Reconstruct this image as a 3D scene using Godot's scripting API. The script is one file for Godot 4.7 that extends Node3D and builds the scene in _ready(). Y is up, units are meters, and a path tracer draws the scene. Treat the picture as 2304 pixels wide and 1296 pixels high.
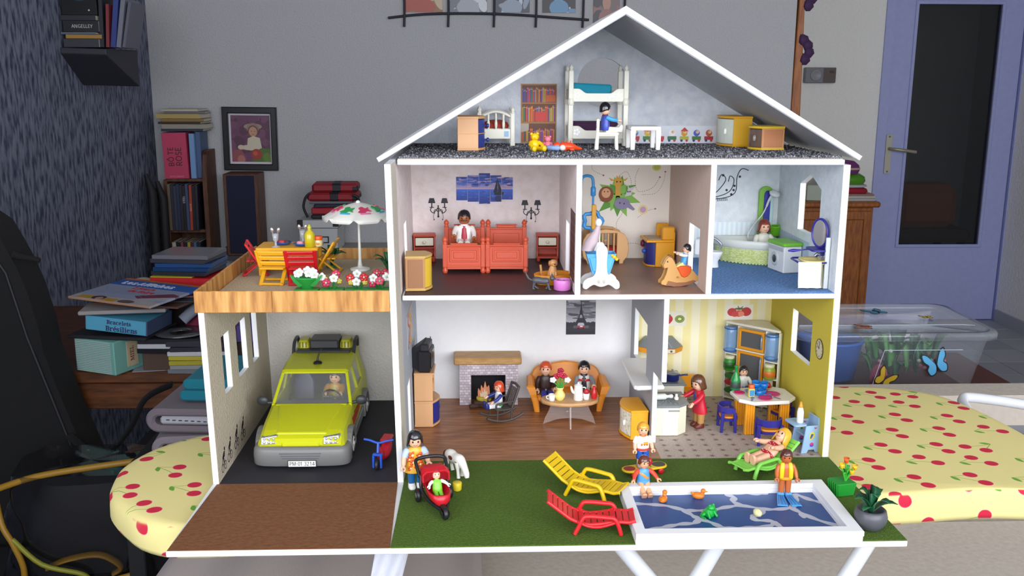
extends Node3D
# A hand-made doll's house on an ironing board in a living room. Lengths in the builders are millimetres.
const HB := 0.88   # height of the doll's house base above the room's floor, metres

class Bd:
	var st := SurfaceTool.new()
	var x := Transform3D()
	var k := 0.001
	var sg := 0
	var uvr = null      # [axis_u, axis_v, u0, v0, u1, v1]: planar print coordinates on the part itself
	func _init(scale := 1.0):
		k = 0.001 * scale
		st.begin(Mesh.PRIMITIVE_TRIANGLES)
	func at(px := 0.0, py := 0.0, pz := 0.0, rx := 0.0, ry := 0.0, rz := 0.0) -> Bd:
		x = Transform3D(Basis.from_euler(Vector3(deg_to_rad(rx), deg_to_rad(ry), deg_to_rad(rz))), Vector3(px, py, pz))
		return self
	func v(p: Vector3):
		if uvr != null:
			st.set_uv(Vector2((p[uvr[0]] - uvr[2]) / (uvr[4] - uvr[2]), 1.0 - (p[uvr[1]] - uvr[3]) / (uvr[5] - uvr[3])))
		else:
			st.set_uv(Vector2.ZERO)
		st.add_vertex((x * p) * k)
	func grp(smooth: bool):
		sg += 1
		st.set_smooth_group(sg if smooth else 0xFFFFFFFF)
	func tri(a, b, c):
		v(a); v(c); v(b)
	func quad(a, b, c, d):
		tri(a, b, c); tri(a, c, d)
	# a flat convex face turned outward from the point o
	func face(p: Array, o: Vector3):
		var n: Vector3 = (p[1] - p[0]).cross(p[2] - p[0])
		var mid := Vector3.ZERO
		for q in p: mid += q
		mid /= p.size()
		var f = n.dot(mid - o) < 0
		for i in range(1, p.size() - 1):
			if f: tri(p[0], p[i + 1], p[i])
			else: tri(p[0], p[i], p[i + 1])
	# box by centre and size, chamfered
	func box(cx, cy, cz, sx, sy, sz, b := 0.4) -> Bd:
		return hexa([Vector3(cx - sx / 2.0, cy - sy / 2.0, cz - sz / 2.0), Vector3(cx + sx / 2.0, cy - sy / 2.0, cz - sz / 2.0), Vector3(cx - sx / 2.0, cy + sy / 2.0, cz - sz / 2.0), Vector3(cx + sx / 2.0, cy + sy / 2.0, cz - sz / 2.0),
			Vector3(cx - sx / 2.0, cy - sy / 2.0, cz + sz / 2.0), Vector3(cx + sx / 2.0, cy - sy / 2.0, cz + sz / 2.0), Vector3(cx - sx / 2.0, cy + sy / 2.0, cz + sz / 2.0), Vector3(cx + sx / 2.0, cy + sy / 2.0, cz + sz / 2.0)], b)
	# eight corners, numbered by bits x=1 y=2 z=4
	func hexa(c: Array, b := 0.4) -> Bd:
		grp(false)
		var o := Vector3.ZERO
		for q in c: o += q / 8.0
		for i in 8:
			for j in [1, 2, 4]: b = minf(b, 0.45 * c[i].distance_to(c[i ^ j]))
		var P := []
		for i in 8:
			var r := []
			for ax in 3:   # the point on the face across axis ax, drawn in along the other two edges
				var q: Vector3 = c[i]
				for j in 3:
					if j != ax: q += (c[i ^ (1 << j)] - c[i]).normalized() * b
				r.append(q)
			P.append(r)
		for ax in 3:
			var u = 1 << ((ax + 1) % 3)
			var w = 1 << ((ax + 2) % 3)
			for s in 2:
				var i = s << ax
				face([P[i][ax], P[i | u][ax], P[i | u | w][ax], P[i | w][ax]], o)
			if b > 0.01:
				for i in [0, u, w, u | w]:
					var a2 = (ax + 1) % 3
					var a3 = (ax + 2) % 3
					face([P[i][a2], P[i][a3], P[i | (1 << ax)][a3], P[i | (1 << ax)][a2]], o)
		if b > 0.01:
			for i in 8: face(P[i].duplicate(), o)
		return self
	# skin over rings of equal length
	func loft(R: Array, cap := true, smooth := true, closed := false) -> Bd:
		grp(smooth)
		var n: int = R[0].size()
		var m := R.size()
		var cen := []
		for r in R:
			var c := Vector3.ZERO
			for p in r: c += p
			cen.append(c / n)
		var s := 0.0
		for j in (m if closed else m - 1):
			for i in n:
				var a: Vector3 = R[j][i]
				var nn: Vector3 = (R[j][(i + 1) % n] - a).cross(R[(j + 1) % m][i] - a)
				s += nn.dot(a - (cen[j] + cen[(j + 1) % m]) * 0.5)
		for j in (m if closed else m - 1):
			for i in n:
				var i2 := (i + 1) % n
				var j2 := (j + 1) % m
				if s >= 0: quad(R[j][i], R[j][i2], R[j2][i2], R[j2][i])
				else: quad(R[j][i], R[j2][i], R[j2][i2], R[j][i2])
		if cap and not closed:
			for e in [0, m - 1]:
				grp(false)
				var o: Vector3 = cen[1] if e == 0 else cen[m - 2]
				for i in n: face([cen[e], R[e][i], R[e][(i + 1) % n]], o)
		return self
	static func ell(y, rx, rz, cx := 0.0, cz := 0.0, e := 2.0, n := 16) -> PackedVector3Array:
		var r := PackedVector3Array()
		for i in n:
			var a := TAU * i / n
			r.append(Vector3(cx + rx * signf(cos(a)) * pow(absf(cos(a)), 2.0 / e), y, cz + rz * signf(sin(a)) * pow(absf(sin(a)), 2.0 / e)))
		return r
	# rows of [y, half width, half depth, cx, cz, exponent]
	func body(rows: Array, n := 16, cap := true) -> Bd:
		var R := []
		for q in rows: R.append(ell(q[0], q[1], q[2], q[3] if q.size() > 3 else 0.0, q[4] if q.size() > 4 else 0.0, q[5] if q.size() > 5 else 2.0, n))
		return loft(R, cap)
	func lathe(prof: Array, n := 20, cap := true) -> Bd:
		var R := []
		for q in prof: R.append(ell(q[1], maxf(q[0], 0.02), maxf(q[0], 0.02), 0, 0, 2, n))
		return loft(R, cap)
	func ball(c: Vector3, rx, ry := -1.0, rz := -1.0, n := 14) -> Bd:
		if ry < 0: ry = rx
		if rz < 0: rz = rx
		var R := []
		var m := maxi(6, n / 2)
		for j in m + 1:
			var t := PI * j / m
			R.append(ell(c.y - ry * cos(t), maxf(rx * sin(t), 0.02), maxf(rz * sin(t), 0.02), c.x, c.z, 2, n))
		return loft(R, false)
	# a round bar along a path; r a number or one per point
	func tube(path: Array, r, n := 8, closed := false, flat := 1.0) -> Bd:
		var R := []
		var m := path.size()
		var up := Vector3.UP
		var d0: Vector3 = (path[1] - path[0]).normalized()
		if closed: d0 = (path[1] - path[m - 1]).normalized()
		if absf(d0.dot(up)) > 0.6: up = Vector3.RIGHT if absf(d0.x) < 0.6 else Vector3.BACK
		for j in m:
			var a: Vector3 = path[(j - 1 + m) % m] if closed or j > 0 else path[j]
			var b: Vector3 = path[(j + 1) % m] if closed or j < m - 1 else path[j]
			var d: Vector3 = (b - a).normalized()
			up = (up - d * up.dot(d)).normalized()
			var sd := d.cross(up)
			var rr: float = r[j] if r is Array else r
			var ring := PackedVector3Array()
			for i in n:
				var t := TAU * i / n
				ring.append(path[j] + (sd * cos(t) + up * sin(t) * flat) * rr)
			R.append(ring)
		return loft(R, true, n > 5, closed)
	# outline in x, y drawn out from z0 to z1
	func prism(poly: Array, z0: float, z1: float, b := 0.4, smooth := false) -> Bd:
		var p := PackedVector2Array(poly)
		if Geometry2D.is_polygon_clockwise(p): p.reverse()
		var n := p.size()
		var q := PackedVector2Array()
		b = minf(b, absf(z1 - z0) * 0.45)
		var tw := []      # the two lips of a slit that joins a hole to the outline
		for i in n:
			tw.append(-1)
			for j in n:
				if j != i and p[i].distance_squared_to(p[j]) < 0.003: tw[i] = j
		var slit := func(i: int) -> bool: return tw[i] >= 0 and tw[(i + 1) % n] >= 0 and tw[i] != (i + 1) % n
		for i in n:
			var a: int = tw[i] if slit.call((i - 1 + n) % n) else i
			var c: int = tw[i] if slit.call(i) else i
			var d1 := (p[a] - p[(a - 1 + n) % n]).normalized()
			var d2 := (p[(c + 1) % n] - p[c]).normalized()
			var nn := Vector2(-d1.y - d2.y, d1.x + d2.x)
			var l := nn.length()
			q.append(p[i] + (nn / l * minf(b * 2.0 / maxf(l, 0.3), b * 2.2) if l > 0.05 else Vector2.ZERO))
		var ix := Geometry2D.triangulate_polygon(q)
		if ix.is_empty():
			q = p
			ix = Geometry2D.triangulate_polygon(p)
		var za := minf(z0, z1)
		var zb := maxf(z0, z1)
		grp(false)
		for i in range(0, ix.size(), 3):
			var A := q[ix[i]]
			var B := q[ix[i + 1]]
			var C := q[ix[i + 2]]
			if (B - A).cross(C - A) < 0:
				var t := B
				B = C
				C = t
			tri(Vector3(A.x, A.y, zb), Vector3(B.x, B.y, zb), Vector3(C.x, C.y, zb))
			tri(Vector3(A.x, A.y, za), Vector3(C.x, C.y, za), Vector3(B.x, B.y, za))
		grp(smooth)
		for i in n:
			var j := (i + 1) % n
			if slit.call(i): continue
			quad(Vector3(p[i].x, p[i].y, za + b), Vector3(p[j].x, p[j].y, za + b), Vector3(p[j].x, p[j].y, zb - b), Vector3(p[i].x, p[i].y, zb - b))
			if b > 0.01:
				quad(Vector3(p[i].x, p[i].y, zb - b), Vector3(p[j].x, p[j].y, zb - b), Vector3(q[j].x, q[j].y, zb), Vector3(q[i].x, q[i].y, zb))
				quad(Vector3(q[i].x, q[i].y, za), Vector3(q[j].x, q[j].y, za), Vector3(p[j].x, p[j].y, za + b), Vector3(p[i].x, p[i].y, za + b))
		return self
	func done() -> ArrayMesh:
		st.generate_normals()
		return st.commit()

# outline with a hole cut in: a slit joins the two
static func holed(outer: Array, hole: Array) -> Array:
	var o := PackedVector2Array(outer)
	var h := PackedVector2Array(hole)
	if Geometry2D.is_polygon_clockwise(o): o.reverse()
	if not Geometry2D.is_polygon_clockwise(h): h.reverse()
	var bi := 0
	var bj := 0
	var best := 1e18
	for i in o.size():
		for j in h.size():
			var d := o[i].distance_squared_to(h[j])
			if d < best:
				best = d; bi = i; bj = j
	var r := []
	for i in bi + 1: r.append(o[i])
	for j in h.size(): r.append(h[(bj + j) % h.size()])
	var s := (h[bj] - o[bi]).orthogonal().normalized() * 0.02
	# come back a hair's breadth beside the slit, on the side that keeps the outline simple
	var side := s if s.dot(h[(bj - 1 + h.size()) % h.size()] - h[bj]) > 0 else -s
	r.append(h[bj] + side); r.append(o[bi] + side)
	for i in range(bi + 1, o.size()): r.append(o[i])
	return r
static func rect(x0, y0, x1, y1) -> Array:
	return [Vector2(x0, y0), Vector2(x1, y0), Vector2(x1, y1), Vector2(x0, y1)]
static func oval(cx, cy, rx, ry, n := 24, a0 := 0.0, a1 := 360.0) -> Array:
	var r := []
	var full := absf(a1 - a0) >= 359.9
	for i in (n if full else n + 1):
		var a := deg_to_rad(a0 + (a1 - a0) * i / n)
		r.append(Vector2(cx + rx * cos(a), cy + ry * sin(a)))
	return r
static func rrect(cx, cy, w, h, r, n := 4) -> Array:
	var p := []
	for q in [[1, 1, 0], [-1, 1, 90], [-1, -1, 180], [1, -1, 270]]:
		p += oval(cx + q[0] * (w / 2.0 - r), cy + q[1] * (h / 2.0 - r), r, r, n, q[2], q[2] + 90)
	return p
# a smooth line through points
static func curve(pts: Array, sub := 5, closed := false) -> Array:
	var r := []
	var n := pts.size()
	for i in (n if closed else n - 1):
		var a = pts[(i - 1 + n) % n] if closed or i > 0 else pts[i]
		var b = pts[i]
		var c = pts[(i + 1) % n]
		var d = pts[(i + 2) % n] if closed or i < n - 2 else c
		for s in sub: r.append(b.cubic_interpolate(c, a, d, float(s) / sub))
	if not closed: r.append(pts[n - 1])
	return r

# a picture that is drawn as print for a flat thing
class Cv:
	var im: Image
	var w: int
	var h: int
	func _init(ww: int, hh: int, bg: Color):
		w = ww; h = hh
		im = Image.create(w, h, false, Image.FORMAT_RGBA8)
		im.fill(bg)
	func span(y: int, x0: float, x1: float, c: Color):
		if y < 0 or y >= h: return
		var a := maxi(0, roundi(x0))
		var b := mini(w, roundi(x1))
		if b > a: im.fill_rect(Rect2i(a, y, b - a, 1), c)
	func box(x0, y0, x1, y1, c: Color) -> Cv:
		im.fill_rect(Rect2i(int(x0), int(y0), int(x1 - x0), int(y1 - y0)), c)
		return self
	func poly(p: Array, c: Color) -> Cv:
		var y0 := 1e9
		var y1 := -1e9
		for q in p:
			y0 = minf(y0, q.y); y1 = maxf(y1, q.y)
		for y in range(maxi(0, floori(y0)), mini(h, ceili(y1) + 1)):
			var xs := []
			for i in p.size():
				var a: Vector2 = p[i]
				var b: Vector2 = p[(i + 1) % p.size()]
				if (a.y <= y + 0.5) != (b.y <= y + 0.5): xs.append(a.x + (y + 0.5 - a.y) / (b.y - a.y) * (b.x - a.x))
			xs.sort()
			for i in range(0, xs.size() - 1, 2): span(y, xs[i], xs[i + 1], c)
		return self
	func ell(cx, cy, rx, ry, c: Color, rot := 0.0) -> Cv:
		var p := []
		for i in 28:
			var a := TAU * i / 28
			p.append(Vector2(cx, cy) + Vector2(rx * cos(a), ry * sin(a)).rotated(rot))
		return poly(p, c)
	func line(p: Array, wd: float, c: Color) -> Cv:
		for i in p.size() - 1:
			var a: Vector2 = p[i]
			var b: Vector2 = p[i + 1]
			var n := (b - a).orthogonal().normalized() * wd * 0.5
			poly([a + n, b + n, b - n, a - n], c)
			if wd > 2.5: ell(b.x, b.y, wd * 0.5, wd * 0.5, c)
		return self
	func speck(n: int, rad: float, cols: Array, rng: RandomNumberGenerator) -> Cv:
		for i in n:
			var r := rad * rng.randf_range(0.5, 1.2)
			ell(rng.randf() * w, rng.randf() * h, r, r * rng.randf_range(0.6, 1.4), cols[rng.randi() % cols.size()], rng.randf() * 3)
		return self
	func tex() -> ImageTexture:
		return ImageTexture.create_from_image(im)

var rng := RandomNumberGenerator.new()
var mats := {}
var count := {}

func col(h: String) -> Color: return Color(h)
# plain plastic or paint
func m(hex: String, rough := 0.38, metal := 0.0, opt := "") -> StandardMaterial3D:
	var key := "%s|%f|%f|%s" % [hex, rough, metal, opt]
	if not mats.has(key):
		var a := StandardMaterial3D.new()
		a.albedo_color = Color(hex)
		a.roughness = rough
		a.metallic = metal
		if opt == "cloth":
			a.rim_enabled = true; a.rim = 0.25; a.rim_tint = 0.6
			a.normal_enabled = true; a.normal_texture = nz("fine"); a.normal_scale = 0.5
			a.uv1_triplanar = true; a.uv1_scale = Vector3.ONE * 30
		if opt == "coat":
			a.clearcoat_enabled = true; a.clearcoat = 0.6; a.clearcoat_roughness = 0.08
		mats[key] = a
	return mats[key]
func clear(hex: String, alpha := 0.2, rough := 0.1) -> StandardMaterial3D:
	var key := "clear%s%f%f" % [hex, alpha, rough]
	if not mats.has(key):
		var a := StandardMaterial3D.new()
		var c := Color(hex)
		c.a = alpha
		a.albedo_color = c
		a.roughness = rough
		a.transparency = BaseMaterial3D.TRANSPARENCY_ALPHA
		mats[key] = a
	return mats[key]
func pic(cv: Cv, rough := 0.55) -> StandardMaterial3D:
	var a := StandardMaterial3D.new()
	a.albedo_texture = cv.tex()
	a.roughness = rough
	return a
var noises := {}
func nz(kind: String) -> NoiseTexture2D:
	if not noises.has(kind):
		var t := NoiseTexture2D.new()
		var f := FastNoiseLite.new()
		f.seed = 7
		t.width = 256; t.height = 256
		t.seamless = true
		t.as_normal_map = true
		t.noise = f
		f.frequency = 0.06
		t.bump_strength = 4.0
		if kind == "crepi":
			f.noise_type = FastNoiseLite.TYPE_CELLULAR
			f.cellular_return_type = FastNoiseLite.RETURN_DISTANCE2_SUB
			f.frequency = 0.035
			t.bump_strength = 6.0
		if kind == "fine":
			f.frequency = 0.12
		noises[kind] = t
	return noises[kind]
# a colour that varies by noise: ramp of [offset, hex]; size is one repeat in metres; stretch squeezes the pattern per axis
func grain(ramp: Array, size: float, freq := 0.03, stretch := Vector3.ONE, rough := 0.7, bump := "", bscale := 0.5, oct := 4, seed_ := 3, type := FastNoiseLite.TYPE_SIMPLEX_SMOOTH, world := true) -> StandardMaterial3D:
	var a := StandardMaterial3D.new()
	var t := NoiseTexture2D.new()
	var f := FastNoiseLite.new()
	f.seed = seed_; f.frequency = freq; f.noise_type = type
	f.fractal_octaves = oct
	t.width = 512; t.height = 512; t.seamless = true
	t.noise = f
	var g := Gradient.new()
	var offs := PackedFloat32Array()
	var cs := PackedColorArray()
	for q in ramp:
		offs.append(q[0]); cs.append(Color(q[1]))
	g.offsets = offs; g.colors = cs
	t.color_ramp = g
	a.albedo_texture = t
	a.uv1_triplanar = true
	a.uv1_world_triplanar = world
	a.uv1_scale = stretch / size
	a.uv1_triplanar_sharpness = 8.0
	a.roughness = rough
	if bump != "":
		a.normal_enabled = true
		a.normal_texture = nz(bump)
		a.normal_scale = bscale
	return a

func H(x, y, z) -> Vector3: return Vector3(x * 0.001, HB + y * 0.001, z * 0.001)
func nm(called: String) -> String:
	var n: int = count.get(called, 0)
	count[called] = n + 1
	return called if n == 0 else "%s_%03d" % [called, n]
func tag(o: Node3D, label: String, cat: String, group := "", kind := ""):
	if label: o.set_meta("label", label)
	if cat: o.set_meta("category", cat)
	if group: o.set_meta("group", group)
	if kind: o.set_meta("kind", kind)
func thing(called: String, label: String, cat: String, at := Vector3.ZERO, turn := 0.0, group := "") -> Node3D:
	var o := Node3D.new()
	o.name = nm(called)
	add_child(o)
	o.position = at
	o.rotation_degrees.y = turn
	tag(o, label, cat, group)
	return o
func part(par: Node3D, called: String, b: Bd, mat: Material, label := "") -> MeshInstance3D:
	var o := MeshInstance3D.new()
	o.mesh = b.done()
	o.name = called
	o.set_surface_override_material(0, mat)
	par.add_child(o, true)
	if label: o.set_meta("label", label)
	return o
func solo(called: String, label: String, cat: String, b: Bd, mat: Material, at := Vector3.ZERO, turn := 0.0, group := "") -> MeshInstance3D:
	var o := part(self, nm(called), b, mat)
	o.position = at
	o.rotation_degrees.y = turn
	tag(o, label, cat, group)
	return o
func struct(called: String, b: Bd, mat: Material) -> MeshInstance3D:
	var o := part(self, nm(called), b, mat)
	o.set_meta("kind", "structure")
	return o
func dup(o: Node3D, label: String, at: Vector3, turn := 0.0) -> Node3D:
	var c: Node3D = o.duplicate()
	c.name = nm(String(o.name).rstrip("0123456789").trim_suffix("_"))
	add_child(c)
	c.position = at
	c.rotation_degrees = Vector3(0, turn, 0)
	c.set_meta("label", label)
	return c
func lettering(par: Node3D, s: String, mat: Material, hmm: float, at: Vector3, rot := Vector3.ZERO, font := "Droid Sans", squeeze := 1.0, bold := 400) -> MeshInstance3D:
	var t := TextMesh.new()
	var f := SystemFont.new()
	f.font_names = PackedStringArray([font])
	f.font_weight = bold
	t.font = f
	t.text = s
	t.font_size = 32
	t.pixel_size = 0.01
	t.depth = 0.02
	t.curve_step = 2.0
	var o := MeshInstance3D.new()
	o.mesh = t
	o.name = "lettering"
	o.material_override = mat
	par.add_child(o, true)
	var k := hmm * 0.001 / 0.23   # capitals of this font are about 0.23 high at 32 px
	o.transform = Transform3D(Basis.from_euler(rot * PI / 180.0).scaled_local(Vector3(k * squeeze, k, k)), at * 0.001)
	return o

func _ready():
	# ---- camera
	var cam := Camera3D.new()
	cam.name = "camera"
	cam.transform = Transform3D(Basis(P(0.99943971, 0.00275606, 0.03335659), P(0.00437074, 0.9773232, -0.21170795), P(-0.03318365, 0.21173513, 0.97676357)), P(0.09731, HB + 0.45918, 1.11013))
	cam.fov = rad_to_deg(2.0 * atan(648.0 / 2153.41))
	cam.near = 0.02
	cam.far = 40.0
	add_child(cam)
	# ---- sky seen through the window
	var we := WorldEnvironment.new()
	we.name = "world_environment"
	var e := Environment.new()
	e.background_mode = Environment.BG_SKY
	var sky := Sky.new()
	var sm := ProceduralSkyMaterial.new()
	sm.sky_top_color = Color("9fb4cf"); sm.sky_horizon_color = Color("d5dde6")
	sm.ground_horizon_color = Color("b9bfc4"); sm.ground_bottom_color = Color("6f7472")
	sky.sky_material = sm
	e.sky = sky
	e.tonemap_mode = Environment.TONE_MAPPER_LINEAR
	e.tonemap_exposure = 1.08
	e.sdfgi_enabled = true; e.ssao_enabled = true; e.ssil_enabled = true
	we.environment = e
	add_child(we)
	# ---- daylight entering by the window behind the camera
	var al := AreaLight3D.new()
	al.name = "window_daylight"
	al.area_size = Q(3.6, 1.3)
	al.position = P(0.95, HB + 0.72, 2.36)
	al.light_color = Color("f6f8ff")
	al.light_energy = 11.0
	al.area_range = 12.0
	al.area_attenuation = 2.0
	al.shadow_enabled = true
	add_child(al)
	al.look_at(P(0.3, HB + 0.1, 0.0))
	var al2: AreaLight3D = al.duplicate()  # second lamp is added fill for surfaces facing left
	al2.name = "added_side_fill"
	al2.area_size = Q(1.3, 1.2)
	al2.position = P(-1.17, HB + 0.72, 1.5)
	al2.light_energy = 2.4
	add_child(al2)
	al2.look_at(P(0.4, HB + 0.2, 0.2))
	room()
	house()
	room_things()
	attic()
	first_floor()
	ground_floor()
	garage_terrace()
	garden()

func wallpaper_blue() -> StandardMaterial3D:
	return grain([[0.0, "20233e"], [0.36, "50556a"], [0.5, "676c80"], [0.75, "757a8c"], [1.0, "7e8292"]], 1.3, 0.04, P(3.0, 0.9, 3.0), 0.85, "rough", 0.3, 4, 11)

func room():
	var plaster := grain([[0.0, "e6e5e1"], [0.5, "eae9e5"], [1.0, "eeede9"]], 0.5, 0.05, Vector3.ONE, 0.9, "rough", 0.35)  # lightened so the far wall looks lit from the right
	plaster.uv1_scale = Vector3.ONE * 3
	var dimmed_plaster := grain([[0.0, "a9aaad"], [0.5, "b0b1b4"], [1.0, "b7b8ba"]], 0.17, 0.05, Vector3.ONE, 0.9, "rough", 0.35)  # back wall's dimmer light is put into this darker colour
	var dark := m("8f8f90", 0.9)
	# walls (millimetres from the doll's house base)
	var lb := Bd.new()
	lb.x = Transform3D(Basis(Vector3.UP, PI / 2), Vector3.ZERO)
	lb.prism(holed(rect(-2500, -940, 2900, 1560), rect(-2180, 80, -820, 1360)), -1320, -1200, 0)
	struct("wall_left", lb, wallpaper_blue()).position = P(0, HB, 0)
	lb = Bd.new()
	lb.x = Transform3D(Basis(Vector3.UP, PI / 2), Vector3.ZERO)
	var w2 := struct("added_window_2", lb.prism(holed(rect(-2180, 80, -820, 1360), rect(-2130, 130, -870, 1310)), -1290, -1240, 4), m("e8e8e4", 0.4))  # unseen window, added to carry the fill light from the left
	w2.position = P(0, HB, 0)
	part(w2, "pane", Bd.new().box(-1265, 720, 1500, 4, 1180, 1260, 0), clear("ffffff", 0.05, 0.02))
	struct("wall_back", Bd.new().box(80, 310, -2860, 2560, 2500, 120, 2), dimmed_plaster).position = P(0, HB, 0)
	struct("wall_alcove", Bd.new().box(1300, 310, -3500, 120, 2500, 1300, 1), plaster).position = P(0, HB, 0)
	struct("wall_far", Bd.new().prism(holed(rect(1300, -940, 3160, 1560), rect(2268, -878, 3085, 1130)), -4240, -4120, 0.5), plaster).position = P(0, HB, 0)
	struct("wall_right", Bd.new().box(3100, 310, -900, 120, 2500, 6800, 1), plaster).position = P(0, HB, 0)
	struct("wall_rear", Bd.new().prism(holed(rect(-1320, -940, 3160, 1560), rect(-920, 60, 2820, 1400)), 2400, 2520, 1), plaster).position = P(0, HB, 0)
	struct("ceiling", Bd.new().box(900, 1580, -900, 4600, 60, 7000, 0), m("d8d7d3", 0.9)).position = P(0, HB, 0)
	var fl := struct("floor", Bd.new().box(900, -930, -1300, 4600, 92, 7800, 0), m("4e4e54", 0.9))
	fl.position = P(0, HB, 0)
	# floor tiles where the floor shows
	var tm := []
	for h in ["9b9da4", "a0a2a8", "96989e", "a4a6ac"]: tm.append(m(h, 0.45))
	var tb := Bd.new().box(0, 0, 0, 204, 8, 204, 1.2)
	var tmesh := tb.done()
	for i in 6:
		for j in 10:
			var o := MeshInstance3D.new()
			o.mesh = tmesh
			o.name = "tile"
			o.set_surface_override_material(0, tm[rng.randi() % 4])
			fl.add_child(o, true)
			o.position = P(2.938 - 0.207 * i, -0.884 + 0.004 + rng.randf() * 0.0006, -4.02 + 0.207 * j)
	var sk := m("a3a4aa", 0.5)
	struct("baseboard_right", Bd.new().box(3034, -843, -1800, 12, 74, 4600, 2), sk).position = P(0, HB, 0)
	# window behind the camera
	var wf := struct("window_1", Bd.new().prism(holed(rect(-920, 60, 2820, 1400), rect(-870, 110, 2770, 1350)), 2420, 2480, 4), m("e8e8e4", 0.4))
	wf.position = P(0, HB, 0)
	part(wf, "mullion", Bd.new().box(950, 730, 2450, 60, 1240, 50, 3), m("e8e8e4", 0.4))
	part(wf, "pane", Bd.new().box(25, 730, 2450, 1790, 1240, 4, 0), clear("ffffff", 0.05, 0.02))
	part(wf, "pane", Bd.new().box(1875, 730, 2450, 1790, 1240, 4, 0), clear("ffffff", 0.05, 0.02))
	# lilac door with a dark pane
	var lil := grain([[0.0, "a0a7d6"], [1.0, "a8afdc"]], 0.6, 0.03, Vector3.ONE, 0.5)  # lilac lightened in its colour, for side light the scene lacks
	var d := struct("door_1", Bd.new().prism(holed(rect(2322, -872, 3030, 1090), rect(2440, -440, 2905, 870)), -4165, -4125, 3), lil)
	d.position = P(0, HB, 0)
	part(d, "door_frame", Bd.new().prism(holed(rect(2268, -878, 3085, 1130), rect(2318, -877, 3034, 1096)), -4240, -4108, 4), lil)
	part(d, "pane", Bd.new().box(2672, 215, -4146, 470, 1316, 5, 0), clear("16181d", 0.4, 0.06))
	part(d, "glazing_bead", Bd.new().prism(holed(rect(2428, -452, 2917, 882), rect(2446, -434, 2899, 864)), -4128, -4117, 3), lil)
	var pl := part(d, "handle_plate", Bd.new().prism(rrect(2344, 70, 36, 216, 8), -4125, -4118, 2), m("b9b6a8", 0.4))
	part(pl, "lever", Bd.new().tube([P(2346, 100, -4118), P(2346, 100, -4075), P(2360, 99, -4062), P(2420, 92, -4060), P(2472, 84, -4062)], [9, 9, 9, 9, 10], 10), m("a29a86", 0.35, 0.4))
	part(pl, "screw", Bd.new().at(2344, 165, -4117, 90).lathe([[5, 0], [5, 1.5], [3, 2.5]], 10), m("8a8878", 0.3, 0.7))
	part(pl, "screw", Bd.new().at(2344, -25, -4117, 90).lathe([[5, 0], [5, 1.5], [3, 2.5]], 10), m("8a8878", 0.3, 0.7))
	# the dark hall behind the door
	struct("wall_hall", Bd.new().box(2680, 310, -5300, 1500, 2500, 60, 0), dark).position = P(0, HB, 0)
	struct("wall_hall_left", Bd.new().box(2000, 310, -4770, 60, 2500, 1060, 0), dark).position = P(0, HB, 0)
	struct("wall_hall_right", Bd.new().box(3400, 310, -4770, 60, 2500, 1060, 0), dark).position = P(0, HB, 0)
	struct("ceiling_hall", Bd.new().box(2680, 1580, -4770, 1500, 60, 1060, 0), dark).position = P(0, HB, 0)
	var bench := thing("hall_bench", "dark padded bench with a purple and orange throw behind the door pane", "bench", P(2.78, 0, -4.75))
	part(bench, "seat", Bd.new().box(0, 420, 0, 620, 80, 380, 20), m("3b2a22", 0.8))
	for s in [-1, 1]:
		for t in [-1, 1]: part(bench, "leg", Bd.new().box(s * 270, 190, t * 150, 40, 380, 40, 3), m("3b2a22", 0.6))
	part(bench, "throw", Bd.new().box(-220, 620, 0, 160, 330, 300, 40), m("6e2a5c", 0.9, 0, "cloth"))
	part(bench, "cushion", Bd.new().box(60, 590, 0, 380, 270, 260, 50), m("b0612a", 0.9, 0, "cloth"))

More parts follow.
